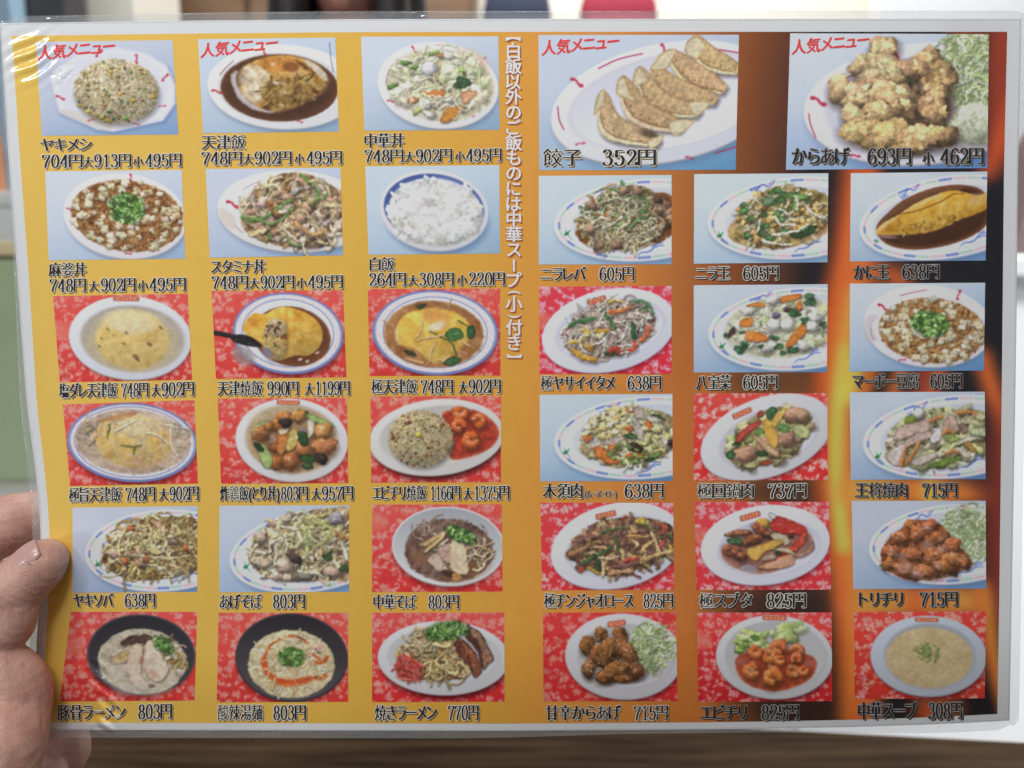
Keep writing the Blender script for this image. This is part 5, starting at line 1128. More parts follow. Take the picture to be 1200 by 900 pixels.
# ------------------------------------------------------------------ where each print sits on the sheet
N0, N1 = ('dish_photo', 'plate', 'food', 'name_plate', 'egg', 'scallion', 'spoon', 'pork', 'garnish'), None
def names(**kw):
    n = list(N0)
    for k, v in kw.items(): n[{'p1': 1, 'p2': 2, 'p4': 4, 'p5': 5, 'p7': 7, 'p8': 8}[k]] = v
    return n
DISHES = [
 # builder, corners TL TR BR BL, crop origin, crop scale, description, part names
 (d_fried_rice, ((42, 49), (202, 47), (209, 157.5), (49, 159)), (40, 35), 6, 'mound of fried rice on an octagonal white plate', names(p2='rice')),
 (d_tenshin, ((232, 46), (393, 44), (397, 154), (238, 156)), (225, 35), 6, 'omelette over rice in dark brown sauce', names(p2='sauce')),
 (d_chuka_don, ((423, 43), (584, 42.5), (585.5, 152), (427, 153)), (415, 35), 6, 'vegetables in pale sauce with a quail egg', names()),
 (d_mabo_don, ((53, 201), (213, 199), (217, 303), (57, 305)), (40, 190), 6, 'tofu in brown sauce topped with scallions', names(p2='tofu')),
 (d_stamina, ((241, 198), (399, 196.5), (402, 299), (246, 302)), (225, 190), 6, 'stir-fried pork and onions heaped on white plate', names()),
 (d_white_rice, ((428, 195), (585, 193.5), (586, 297), (432, 298.5)), (415, 185), 6, 'white rice in a bowl with a dark blue band', names(p1='bowl', p2='rice')),
 (d_shio, ((62, 347), (220, 344), (225, 445), (70, 448)), (40, 330), 6, 'pale omelette in clear broth on red cloth', names(p2='broth')),
 (d_tenshin_yaki, ((248, 341), (402, 340), (406, 442), (253, 444)), (230, 330), 6, 'omelette over rice cut open by a black spoon', names(p2='sauce')),
 (d_kiwami_tenshin, ((431, 338.5), (586, 338), (586.5, 440), (433, 440.5)), (420, 330), 6, 'yellow omelette with green leaves in a blue rimmed plate', names(p2='sauce')),
 (d_umami, ((73.5, 474), (227.5, 469), (232, 566.5), (82, 569.5)), (60, 460), 6.316, 'omelette under grey-brown sauce with bean sprouts, blue rimmed plate', names(p2='sauce')),
 (d_tori_don, ((255, 467), (406.6, 466), (408, 566), (259, 567)), (240, 460), 6.316, 'fried chicken with bok choy in a white bowl', names(p1='bowl')),
 (d_ebi_yaki, ((434, 464.5), (587, 464), (587, 565), (435, 565.6)), (420, 460), 6.316, 'fried rice beside chili shrimp on an oval plate', names(p2='rice', p4='shrimp')),
 (d_yakisoba, ((85, 595), (231.5, 593), (231, 693.5), (85, 694.5)), (60, 585), 6.316, 'fried noodles with pork, plate edged with coloured dashes', names(p2='noodles')),
 (d_agesoba, ((257, 592.6), (409, 592), (409, 693.5), (257, 694)), (240, 585), 6.316, 'crisp noodles under glazed seafood and vegetables', names()),
 (d_chuka_soba, ((436, 591.3), (588, 591), (589, 693.3), (436, 693.7)), (420, 585), 6, 'ramen in dark brown broth, white bowl', names(p1='bowl', p2='soup')),
 (d_tonkotsu, ((83, 717), (231, 717), (228, 821), (70, 822)), (50, 710), 6, 'ramen in creamy broth, black bowl, two pork slices', names(p1='bowl', p2='soup')),
 (d_sanratan, ((256, 718), (408, 718), (408, 822.5), (254, 823)), (240, 710), 6.316, 'pale egg soup with a ring of chili oil, black bowl', names(p1='bowl', p2='soup')),
 (d_yaki_ramen, ((436, 718), (591, 717.8), (591.3, 822.3), (436, 822.8)), (420, 710), 6.316, 'fried ramen with red ginger and sliced pork', names(p2='noodles')),
 (d_gyoza, ((631, 41), (866, 40.7), (862, 199), (632, 199.5)), (600, 0), 4, 'row of six pan-fried dumplings', names(p2='dumplings')),
 (d_karaage, ((926, 39), (1159, 40), (1157, 197), (921, 199)), (880, 0), 3.75, 'fried chicken pieces with shredded cabbage', names(p2='chicken', p8='cabbage')),
 (d_niraleva, ((631.4, 206), (787, 205), (787, 309.6), (631.4, 310)), (620, 200), 6.316, 'liver, chives and bean sprouts in brown sauce', names()),
 (d_niratama, ((813.5, 204), (970.7, 203), (969.7, 307.3), (813, 309)), (800, 200), 6.316, 'scrambled egg with chives and sprouts', names()),
 (d_kanitama, ((997, 203), (1157, 201), (1155, 305.3), (996, 306.4)), (985, 200), 6.316, 'long golden omelette in dark sauce', names(p2='sauce')),
 (d_yasai, ((632, 336), (787, 335), (787, 438), (632.3, 438.3)), (620, 330), 6.316, 'stir-fried sprouts and peppers on a white oval plate', names()),
 (d_happosai, ((813, 334.3), (970, 333), (969, 436), (813, 436.6)), (800, 330), 6.316, 'mixed vegetables with carrots and two quail eggs', names()),
 (d_mabo, ((996, 332.4), (1154.5, 331.3), (1153, 434.2), (995.6, 435.3)), (985, 330), 6.316, 'tofu in light brown sauce, scallions, plate with red marks', names(p2='tofu')),
 (d_muusuu, ((632.4, 462.6), (788, 461.6), (788.3, 563.5), (633, 564)), (620, 455), 6.316, 'scrambled egg with carrots, pork and black fungus', names()),
 (d_hoikoro, ((813, 461), (969.5, 460.7), (970, 562.7), (813, 563)), (800, 455), 6.316, 'pork and cabbage with yellow and red pepper', names()),
 (d_osho_yakiniku, ((995.8, 459.7), (1154, 459), (1155, 561.4), (997, 562.3)), (985, 455), 6.316, 'pale pork slices with cabbage', names()),
 (d_chinjao, ((633.5, 589), (789, 589.3), (790, 691.3), (635, 691.8)), (620, 580), 6.316, 'shredded beef with bamboo and peppers', names()),
 (d_subuta, ((814, 588.2), (971.3, 588), (974, 691), (816, 691.6)), (800, 580), 6.316, 'sweet and sour pork with peppers', names()),
 (d_torichiri, ((998, 587), (1155, 586.8), (1155.7, 689.7), (1000, 690.4)), (985, 580), 6.316, 'chicken in orange chili sauce with shredded cabbage', names(p8='cabbage')),
 (d_amakara, ((636, 718), (792, 717.6), (794, 821.6), (637, 822.1)), (620, 710), 6.316, 'glazed sesame chicken with shredded cabbage', names(p2='chicken', p8='cabbage')),
 (d_ebichiri, ((817, 718), (974.5, 717.6), (975.4, 821.6), (818, 822.7)), (800, 710), 6.316, 'chili shrimp with lettuce in a deep white plate', names(p2='shrimp', p8='lettuce')),
 (d_soup, ((1001, 717.3), (1155.6, 716.4), (1154, 818.4), (1001.6, 819)), (985, 710), 5.581, 'pale brown soup with chopped scallions', names(p2='soup')),
]
# lettering: (segments, left x, right x, left baseline y, right baseline y, height); segment = (words, x0, x1[, scale])
CAPTIONS = [
 ([('ヤキメシ', 47, 108)], 178, 177, 16), ([('704円', 49, 97), ('大', 97.5, 109, .78), ('913円', 110, 154), ('小', 156, 168, .78), ('495円', 170, 213)], 197, 195.5, 16.5),
 ([('天津飯', 236, 288)], 175.5, 175, 17), ([('748円', 236, 284), ('大', 285, 297, .78), ('902円', 298, 342), ('小', 345, 357, .78), ('495円', 359, 401)], 193.5, 192.5, 16.5),
 ([('中華丼', 427, 474)], 173.5, 173, 17), ([('748円', 427, 473), ('大', 474, 486, .78), ('902円', 487, 530), ('小', 533, 545, .78), ('495円', 546, 588)], 191, 189.5, 16.5),
 ([('麻婆丼', 57, 101)], 324.5, 324, 16.5), ([('748円', 58, 101), ('大', 104, 116, .78), ('902円', 118, 159), ('小', 161, 174, .78), ('495円', 175, 218)], 342.5, 341, 16.5),
 ([('スタミナ丼', 247, 311)], 321, 320.5, 16.5), ([('748円', 248, 291), ('大', 292, 304, .78), ('902円', 305, 345), ('小', 347, 360, .78), ('495円', 361, 402)], 339, 338, 16.5),
 ([('白飯', 433, 463)], 317.5, 317.3, 16), ([('264円', 432, 476), ('大', 478, 490, .78), ('308円', 491, 532), ('小', 535, 548, .78), ('220円', 549, 592)], 335.5, 334.7, 16.5),
 ([('塩ダレ天津飯', 69, 137.5), ('748円', 142, 174), ('大', 177.5, 188.5, .84), ('902円', 189, 227.5)], 467, 464, 17.5),
 ([('天津焼飯', 255, 308), ('990円', 313, 350), ('大', 357, 368, .84), ('1199円', 369, 410)], 464, 463.2, 17.5),
 ([('極天津飯', 435, 489), ('748円', 493, 531), ('大', 537.5, 548, .84), ('902円', 549, 587)], 462, 461, 17.5),
 ([('極旨天津飯', 80.6, 142.6), ('748円', 147, 182), ('大', 186, 197.5, .84), ('902円', 198.5, 233)], 589, 586.5, 17.5),
 ([('炸鶏飯(とり丼)', 258, 328), ('803円', 329, 361), ('大', 365, 376.5, .84), ('957円', 377, 414)], 587.3, 586.2, 17.5),
 ([('エビチリ焼飯', 436.6, 500), ('1166円', 504, 539.5), ('大', 543, 554, .84), ('1375円', 555, 597)], 586.5, 585.8, 17.5),
 ([('ヤキソバ', 86, 133), ('638円', 146, 182)], 712.4, 711.6, 17),
 ([('あげそば', 257, 307), ('803円', 319.6, 357.5)], 714, 713, 17.5),
 ([('中華そば', 437.5, 488), ('803円', 501.7, 538)], 714, 713.4, 17),
 ([('豚骨ラーメン', 67, 147.5), ('803円', 161.7, 201.7)], 844.5, 842.5, 18.5),
 ([('酸辣湯麺', 255, 308), ('803円', 320, 358.7)], 844.6, 844, 18.5),
 ([('焼きラーメン', 439, 512), ('770円', 525, 561)], 844.8, 844, 18.5),
 ([('餃子', 636, 682), ('352円', 705, 769)], 195, 194.5, 20.5),
 ([('からあげ', 928, 996), ('693円', 1016.5, 1068), ('小', 1081, 1095, .74), ('462円', 1102, 1153)], 193.6, 193, 20.5),
 ([('ニラレバ', 633.5, 687), ('605円', 702, 743.5)], 329.7, 329, 17),
 ([('ニラ玉', 814.6, 856), ('605円', 870.5, 913)], 328.8, 328.2, 17),
 ([('かに玉', 1000.5, 1042), ('638円', 1057, 1101)], 327.8, 326.7, 17.5),
 ([('極ヤサイイタメ', 633.5, 721), ('638円', 735, 775)], 457.8, 457.2, 17.5),
 ([('八宝菜', 815.5, 857), ('605円', 870.5, 911.6)], 457, 456.4, 17.5),
 ([('マーボー豆腐', 999.6, 1077), ('605円', 1090, 1128)], 456, 455, 18),
 ([('木須肉', 636, 683), ('(ムースーロー)', 685.7, 723, .58), ('638円', 731.6, 778)], 584.3, 583.6, 17.8),
 ([('極回鍋肉', 816.6, 884), ('737円', 900.5, 945.7)], 584.3, 583.6, 17.8),
 ([('王将焼肉', 1002, 1064), ('715円', 1081, 1122)], 583.3, 582.6, 17.5),
 ([('極チンジャオロース', 637.4, 742.7), ('825円', 753.8, 789)], 713, 712.6, 18),
 ([('極スブタ', 819, 882), ('825円', 898, 945)], 713, 712.4, 18),
 ([('トリチリ', 1005, 1060), ('715円', 1078, 1122.7)], 711.4, 710.6, 18),
 ([('甘辛からあげ', 639, 728), ('715円', 742.7, 783)], 844.6, 844, 18),
 ([('エビチリ', 821, 877), ('825円', 892, 936.5)], 844.4, 843.6, 18.5),
 ([('中華スープ', 1005.6, 1075), ('308円', 1087.5, 1128)], 843.6, 842.6, 20.5),
]
NOTICE = '【白飯以外のご飯ものには中華スープ(小)付き】'
POPULAR = [((44, 63.5), (135, 54.0), 17), ((235, 60.5), (326, 50.2), 17), ((635, 57.5), (726, 48.4), 17.5), ((928, 56.5), (1019, 46.6), 17.5)]
# ------------------------------------------------------------------ lettering
def digit_paths():
    E = lambda cx, cy, rx, ry, n=18: [(cx + rx * math.sin(t), cy + ry * math.cos(t)) for t in np.linspace(0, 6.2832, n)]
    six = [(.40, .58), (.36, .66), (.27, .70), (.14, .58), (.08, .36), (.11, .12), (.25, .01), (.39, .09), (.43, .22), (.37, .37), (.26, .41), (.13, .34), (.09, .2)]
    return {
     '0': [E(.25, .355, .175, .345)],
     '1': [[(.27, 0), (.27, .70)], [(.12, .57), (.20, .62), (.27, .69)], [(.11, .012), (.43, .012)]],
     '2': [[(.10, .53), (.13, .64), (.25, .70), (.38, .63), (.40, .50), (.31, .33), (.17, .16), (.08, .05)], [(.08, .04), (.41, .04), (.435, .17)], [(.10, .52), (.12, .55)]],
     '3': [[(.10, .57), (.15, .67), (.25, .70), (.36, .63), (.37, .50), (.31, .41), (.20, .385)], [(.20, .385), (.33, .36), (.415, .24), (.37, .08), (.24, .01), (.11, .06), (.08, .15)]],
     '4': [[(.33, 0), (.33, .70)], [(.33, .69), (.05, .20)], [(.04, .20), (.47, .20)], [(.22, .012), (.44, .012)]],
     '5': [[(.13, .67), (.40, .67)], [(.13, .68), (.11, .37)], [(.11, .37), (.20, .44), (.33, .41), (.41, .26), (.36, .08), (.24, .01), (.11, .06), (.08, .15)]],
     '6': [six],
     '7': [[(.07, .665), (.44, .665)], [(.44, .66), (.31, .40), (.22, .18), (.20, 0)], [(.075, .68), (.06, .53)]],
     '8': [E(.25, .53, .135, .165), E(.25, .185, .17, .18)],
     '9': [[(.5 - x, .71 - y) for x, y in six]],
    }
def sweep(path, a=.055, b=.021):
    """a broad nib drawn along a path: thick uprights, thin cross strokes"""
    P = spline(path, 5) if len(path) > 2 else np.asarray(path, float)
    d = np.gradient(P, axis=0); d /= np.linalg.norm(d, axis=1)[:, None] + 1e-9
    n = np.stack([-d[:, 1], d[:, 0]], 1)
    h = np.sqrt((a * n[:, 0]) ** 2 + (b * n[:, 1]) ** 2)[:, None]
    V = np.vstack([P + n * h, P - n * h]); m = len(P)
    F = [(i, i + 1, m + i + 1, m + i) for i in range(m - 1)]
    return V, F
GLYPHS = {}
def load_glyphs(chars):
    tmp = []
    for ch in chars:
        cu = bpy.data.curves.new('letter', 'FONT')
        cu.body = ch; cu.size = 1.0; cu.resolution_u = 3; cu.offset = -0.004
        o = bpy.data.objects.new('letter', cu); COL.objects.link(o); tmp.append((ch, o))
    dg = bpy.context.evaluated_depsgraph_get(); dg.update()
    for ch, o in tmp:
        me = o.evaluated_get(dg).to_mesh()
        V = np.array([v.co[:2] for v in me.vertices]) if len(me.vertices) else np.zeros((0, 2))
        F = [tuple(p.vertices) for p in me.polygons]
        GLYPHS[ch] = [V, F]
        o.evaluated_get(dg).to_mesh_clear()
    for ch, o in tmp:
        cu = o.data; bpy.data.objects.remove(o); bpy.data.curves.remove(cu)
    # settle every letter in a unit cell: full width letters on a common square
    full = [g for c, g in GLYPHS.items() if len(g[0])]
    ref = GLYPHS['円'][0]
    top, bot = ref[:, 1].max(), ref[:, 1].min()
    k = 0.92 / (top - bot)
    for c, g in GLYPHS.items():
        if not len(g[0]): continue
        g[0] = g[0] * k; g[0][:, 1] -= bot * k - 0.0
        x0, x1 = g[0][:, 0].min(), g[0][:, 0].max()
        if c in '()（）': g[0][:, 0] -= x0 - .06; g.append(x1 - x0 + .12)
        else:
            wdt = max(0.86, x1 - x0 + .08); g[0][:, 0] += (wdt - (x0 + x1)) / 2; g.append(wdt)
    for c, paths in digit_paths().items():
        Vs, Fs = [], []
        for p in paths:
            V, F = sweep(p); b = sum(map(len, Vs)); Vs.append(V); Fs += [tuple(i + b for i in f) for f in F]
        V = np.vstack(Vs) * np.array([1.25, 1.30]); V[:, 0] -= .02
        V[:, 0] += .02; GLYPHS[c] = [V, Fs, .62]
def set_line(text):
    """unit letters along a line: list of (V, F) and the width"""
    x = 0; out = []
    for ch in text:
        if ch in (' ', '　'): x += .5; continue
        g = GLYPHS[ch]
        out.append((g[0] + np.array([x, 0]), g[1])); x += g[2]
    return out, x
class Lettering:
    """ink, outline and drop shade of one piece of writing, gathered into a single mesh"""
    def __init__(s): s.V = []; s.F = []; s.M = []; s.n = 0; s.k = 0
    def layer(s, XY, F, mi, lift):
        s.k += 1
        s.V.append(sheet(XY[:, 0], XY[:, 1], lift + 1.5e-7 * (s.k % 40))); s.F += [tuple(i + s.n for i in f) for f in F]
        s.M += [mi] * len(F); s.n += len(XY)
    def glyph(s, XY, F, em, bold, halo, shade, r=None):
        r = r or em * .052
        if shade:
            for dx, dy in ((.07, .07), (.11, .11)): s.layer(XY + em * np.array([dx, dy]), F, 2, LIFT_TEXT)
        if halo:
            for i in range(8): s.layer(XY + r * np.array([math.cos(i * .7854) * 1.15, math.sin(i * .7854)]), F, 1, LIFT_TEXT + 1.2e-5)
        for dx in bold: s.layer(XY + em * np.array([dx, 0]), F, 0, LIFT_TEXT + 2.4e-5)
    def build(s, name, mats, parent):
        return mesh_np(name, np.vstack(s.V), s.F, mats, parent, None, False, s.M)
def caption(menu, segs, yl, yr, ht, mats, name='caption', label=None):
    L = Lettering()
    xa, xb = segs[0][1], segs[-1][2]
    for sg in segs:
        txt, x0, x1 = sg[:3]; k = sg[3] if len(sg) > 3 else 1
        out, w_ = set_line(txt); chs = [q for q in txt if q not in ' 　']
        sx = (x1 - x0) / w_
        for (V, F), chr_ in zip(out, chs):
            px = x0 + V[:, 0] * sx
            base = yl + (yr - yl) * (px - xa) / (xb - xa)
            digit = chr_.isdigit()
            py = base - V[:, 1] * ht * k - (ht * .02)
            L.glyph(np.stack([px, py], 1), F, ht * min(1, k * 1.1), (-.010, .010) if digit else ((-.010, .010) if len(V) > 150 else (-.022, 0, .022) if len(V) > 90 else (-.038, -.013, .013, .038)), True, True)
    o = L.build(name, mats, menu)
    if label: o['label'] = label
    return o
# ------------------------------------------------------------------ the menu: paper, flame coloured print, photographs, lettering, clear film
def interp(tab): 
    a = np.asarray(tab, float)
    t = a[:, 0]; v = a[:, 1]
    g = np.linspace(t[0], t[-1], 400)
    y = np.interp(g, t, v)
    k = np.hanning(41); k /= k.sum()
    ys = np.convolve(np.pad(y, 20, mode='reflect', reflect_type='odd'), k, 'valid')
    return lambda q: np.interp(q, g, ys)
P_L = interp([(30, 13), (42, 14), (180, 23), (313, 33), (480, 43.5), (540, 51), (600, 57), (660, 59), (700, 57), (756, 53), (850, 51)])
P_R = interp([(30, 1180.5), (200, 1176.5), (450, 1174), (700, 1171), (850, 1168.5)])
P_T = interp([(0, 42.3), (200, 39.6), (420, 37.6), (620, 37.3), (1200, 37.2)])
P_B = interp([(0, 846.5), (100, 847), (600, 848), (850, 846.2), (1000, 843.5), (1100, 840.2), (1200, 835)])
A_L = lambda y: P_L(y) - 13.5 + 3 * sstep(300, 600, y)
A_R = lambda y: P_R(y) + 16.5 - 2 * sstep(300, 800, y)
A_T = lambda x: P_T(x) - 15.2
A_B = lambda x: P_B(x) + 8.5
def grid_region(fl, fr, ft, fb, S, T):
    s, t = np.meshgrid(S, T)
    x = fl(450) + (fr(450) - fl(450)) * s; y = 40 + 800 * t
    for _ in range(6):
        y = ft(x) + (fb(x) - ft(x)) * t
        x = fl(y) + (fr(y) - fl(y)) * s
    return x, y
def grid_faces(h, w):
    i = np.arange(h * w).reshape(h, w)
    return np.stack([i[1:, :-1], i[1:, 1:], i[:-1, 1:], i[:-1, :-1]], -1).reshape(-1, 4)
def dense(lo, hi, cuts):
    """grid lines, close together where the film is wrinkled"""
    g = [0.0]; x = lo
    while x < hi:
        st = 4.5
        for a, b in cuts:
            if a <= x <= b: st = 0.9
        x += st; g.append(min(1, (x - lo) / (hi - lo)))
    return np.unique(np.array(g))
GS = dense(0, 1200, [(0, 150)]); GT = dense(20, 860, [(20, 112), (755, 860)])

menu_loc = tuple(float(v) for v in sheet(600, 856))
menu = thing('menu', 'laminated Chinese restaurant menu sheet covered in dish photos and yen prices, held upright', 'menu', menu_loc)

x, y = grid_region(A_L, A_R, A_T, A_B, GS, GT)
V = sheet(x, y).reshape(-1, 3); h_, w_ = x.shape
B = sheet(x, y, -0.00045).reshape(-1, 3)
F = grid_faces(h_, w_)
idx = np.arange(h_ * w_).reshape(h_, w_)
rim = np.concatenate([idx[0, :], idx[1:, -1], idx[-1, -2::-1], idx[-2:0:-1, 0]])
n_ = h_ * w_
sides = np.stack([rim, np.roll(rim, -1), np.roll(rim, -1) + n_, rim + n_], 1)
mesh_np('paper', np.vstack([V, B]), np.vstack([F, F[:, ::-1] + n_, sides]), [PAPER], menu)

# the flame print behind the photographs: orange, running through brown to black with tongues of fire
c = Canvas(((0, 20), (1200, 20), (1200, 870), (0, 870)), 0, 0, 1, 77, ss=0.5); c.warp = 0
K = np.array([(0, (210, 173, 83)), (200, (208, 169, 77)), (420, (204, 162, 68)), (560, (202, 151, 60)), (640, (204, 141, 60)), (740, (194, 124, 56)), (800, (172, 104, 50)), (850, (150, 86, 44)), (890, (122, 68, 36)), (940, (84, 48, 34)), (970, (34, 28, 32)), (1200, (28, 26, 32))], dtype=object)
kx = np.array([k[0] for k in K], float); kc = np.array([k[1] for k in K], float)
xx = c.X + 26 * np.sin(c.Y / 210.0) * sstep(700, 900, c.X)
for j in range(3): c.C[..., j] = np.interp(xx, kx, kc[:, j])
fire = lambda P, w_, col, so, a: c.line(P, w_, col, soft=so, a=a, n=8)
c.poly([(790, 440), (960, 440), (1000, 700), (960, 860), (780, 860)], (196, 112, 46), soft=90, a=.55)
c.poly([(905, 560), (965, 590), (975, 860), (900, 860)], (60, 36, 28), soft=50, a=.8); c.poly([(850, 690), (985, 700), (990, 850), (870, 850)], (40, 28, 26), soft=60, a=.75); c.poly([(860, 430), (925, 436), (925, 462), (860, 462)], (92, 58, 36), soft=26, a=.8); c.poly([(880, 560), (940, 562), (940, 588), (880, 588)], (80, 50, 34), soft=24, a=.8)
fire([(1010, 190), (996, 300), (980, 380), (974, 480), (982, 600), (1000, 720), (1010, 870)], 44, (200, 84, 34), 22, .95)
fire([(1018, 230), (1004, 320), (992, 400), (988, 480), (992, 600), (1004, 740), (1006, 870)], 30, (220, 134, 58), 30, .85)
fire([(990, 410), (981, 470), (979, 560), (988, 640)], 16, (190, 196, 84), 12, .9)
fire([(1000, 350), (990, 400), (986, 450)], 14, (210, 168, 70), 18, .7)
fire([(1000, 318), (1040, 322), (1056, 330)], 24, (206, 96, 44), 24, .9)
for x_, col, w__ in ((1000, (206, 196, 80), 22), (1018, (220, 110, 44), 16), (1052, (214, 106, 44), 18), (1096, (216, 92, 44), 20), (1078, (190, 70, 40), 12)): fire([(x_ + 4, 432), (x_, 446), (x_ - 6, 462)], w__, col, 16, .85)
c.poly([(1000, 560), (1120, 560), (1150, 590), (1000, 590)], (222, 122, 52), soft=24, a=.95); c.poly([(1000, 562), (1040, 562), (1040, 590), (1000, 590)], (196, 172, 74), soft=26, a=.75); c.poly([(1080, 564), (1100, 564), (1104, 590), (1080, 590)], (214, 190, 80), soft=16, a=.7)
c.poly([(1000, 688), (1140, 688), (1150, 720), (1000, 720)], (214, 96, 44), soft=22, a=.95); c.poly([(1005, 690), (1060, 692), (1050, 718), (1000, 718)], (190, 156, 66), soft=28, a=.75); c.poly([(1090, 690), (1146, 692), (1146, 716), (1090, 716)], (196, 156, 66), soft=28, a=.7)
c.poly([(1000, 818), (1020, 818), (1016, 860), (995, 860)], (210, 96, 44), soft=16, a=.9); c.poly([(1074, 818), (1122, 818), (1118, 860), (1080, 860)], (196, 84, 42), soft=24, a=.85)
c.poly([(1156, 20), (1200, 20), (1200, 150), (1156, 196)], (150, 58, 36), soft=30, a=.95); fire([(1190, 120), (1170, 170), (1156, 200)], 20, (206, 84, 42), 22, .8)
fire([(1150, 420), (1164, 462), (1186, 520)], 22, (222, 104, 46), 18, .9)
c.poly([(1154, 520), (1190, 500), (1190, 720), (1154, 720)], (134, 50, 34), soft=36, a=.9)
fire([(1150, 690), (1162, 760), (1180, 830)], 18, (206, 140, 56), 14, .95); fire([(1146, 680), (1156, 760), (1174, 830)], 8, (214, 90, 44), 14, .7)
c.poly([(1100, 30), (1130, 30), (1150, 40), (1120, 42)], (206, 90, 50), soft=14, a=.8)
bg, _ = c.finish()
x, y = grid_region(P_L, P_R, P_T, P_B, GS, GT)
q = c.quad; gx = np.clip((x - 0) / 1200 * (bg.shape[1] - 1), 0, bg.shape[1] - 1.001); gy = np.clip((y - 20) / 850 * (bg.shape[0] - 1), 0, bg.shape[0] - 1.001)
ix, iy = gx.astype(int), gy.astype(int); fx, fy = (gx - ix)[..., None], (gy - iy)[..., None]
colr = (bg[iy, ix] * (1 - fx) + bg[iy, ix + 1] * fx) * (1 - fy) + (bg[iy + 1, ix] * (1 - fx) + bg[iy + 1, ix + 1] * fx) * fy
mesh_np('flame_print', sheet(x, y, LIFT_PRINT).reshape(-1, 3), grid_faces(*x.shape), [PRINT], menu, ink(colr).reshape(-1, 3))

for i, (fn, quad, (ox, oy), sc, desc, nm) in enumerate(DISHES):
    c = Canvas(quad, ox, oy, sc, 11 + i * 7)
    c.org = (ox, oy); c.sc = sc
    fn(c)
    o = build_photo(c, menu, nm, 'printed photo of ' + desc)
    c.obj = o

allch = set(NOTICE) | set('人気メニュー') | set('餃子の王将')
for segs, *_ in CAPTIONS:
    for sg in segs: allch |= set(sg[0])
load_glyphs(sorted(ch for ch in allch if not ch.isdigit() and ch not in ' 　'))

for segs, yl, yr, ht in CAPTIONS:
    dark = segs[0][1] > 990 or segs[0][0].startswith(('からあげ', 'エビチリ')) and segs[0][1] > 800
    caption(menu, segs, yl, yr, ht, [INK_BLACK, INK_GREYHALO if dark else INK_HALO, INK_DARKSHADE if segs[0][1] > 800 else INK_SHADE], 'caption')
# red slanted "popular menu" marks
for (x0, y0), (x1, y1), ht in POPULAR:
    L = Lettering(); out, w_ = set_line('人気メニュー')
    d = np.array([x1 - x0, y1 - y0]); u = d / w_; ln = np.linalg.norm(d); up = np.array([0.06, -1.0])
    for V, F in out:
        XY = np.array([x0, y0]) + V[:, :1] * u + (V[:, 1:] - .45) * ht * up
        L.glyph(XY, F, ht, (-.035, -.01, .015, .04), False, False)
        L.layer(XY + ht * np.array([0, .03]), F, 0, LIFT_TEXT + 2.4e-5); L.layer(XY + ht * np.array([0, -.03]), F, 0, LIFT_TEXT + 2.4e-5)
    L.build('popular_mark', [INK_RED], menu)
# upright notice between the columns
L = Lettering(); n = len(NOTICE)
cell = {'【': .62, '】': .62, '(': .55, ')': .55}
tot = sum(cell.get(ch, 1) for ch in NOTICE); yy = 40.5
for ch in NOTICE:
    hcell = (422.5 - 40.5) / tot * cell.get(ch, 1)
    G = GLYPHS[ch]; V = G[0]; cx, cy = 601.5 + (yy - 40) * .003, yy + hcell / 2
    m = (V.min(0) + V.max(0)) / 2
    if ch in '【】()ー':
        P = np.stack([-(V[:, 1] - m[1]), -(V[:, 0] - m[0])], 1)           # turned for upright setting
        P = np.stack([P[:, 0] * -1, P[:, 1] * -1], 1)
        k = (16.5, 13) if ch in '【】' else (15, 13) if ch in '()' else (17, 16)
    else: P = np.stack([V[:, 0] - m[0], -(V[:, 1] - .45)], 1); k = (18.5, 18.5)
    XY = P * np.array(k) + np.array([cx, cy])
    L.glyph(XY, G[1], 18, (-.03, 0, .03), False, True)
    for dy in (-.022, .022): L.layer(XY + 18 * np.array([0, dy]), G[1], 0, LIFT_TEXT + 2.4e-5)
    for dx, dy in ((.05, .0), (-.05, .04), (.0, .07)): L.layer(XY + 18 * np.array([dx, dy]), G[1], 2, LIFT_TEXT)
    yy += hcell
L.build('notice', [INK_CREAM, INK_HALO, INK_MAROON], menu)
# the tiny lettering on the name plates of the crockery
for c, bx, by, wd, ht, rot in BADGES:
    ch = [o for o in c.obj.children if o.name.startswith('name_plate')]
    if not ch: continue
    L = Lettering(); out, w_ = set_line('餃子の王将')
    for V, F in out:
        p = np.stack([(V[:, 0] / w_ - .5) * (wd - 26), -(V[:, 1] - .46) * (ht - 15)], 1)
        X = bx + p[:, 0] * math.cos(rot) - p[:, 1] * math.sin(rot); Y = by + p[:, 0] * math.sin(rot) + p[:, 1] * math.cos(rot)
        L.layer(np.stack([c.org[0] + X / c.sc, c.org[1] + Y / c.sc], 1), F, 0, LIFT_TEXT)
    L.build('plate_lettering', [INK_GOLD], c.obj)

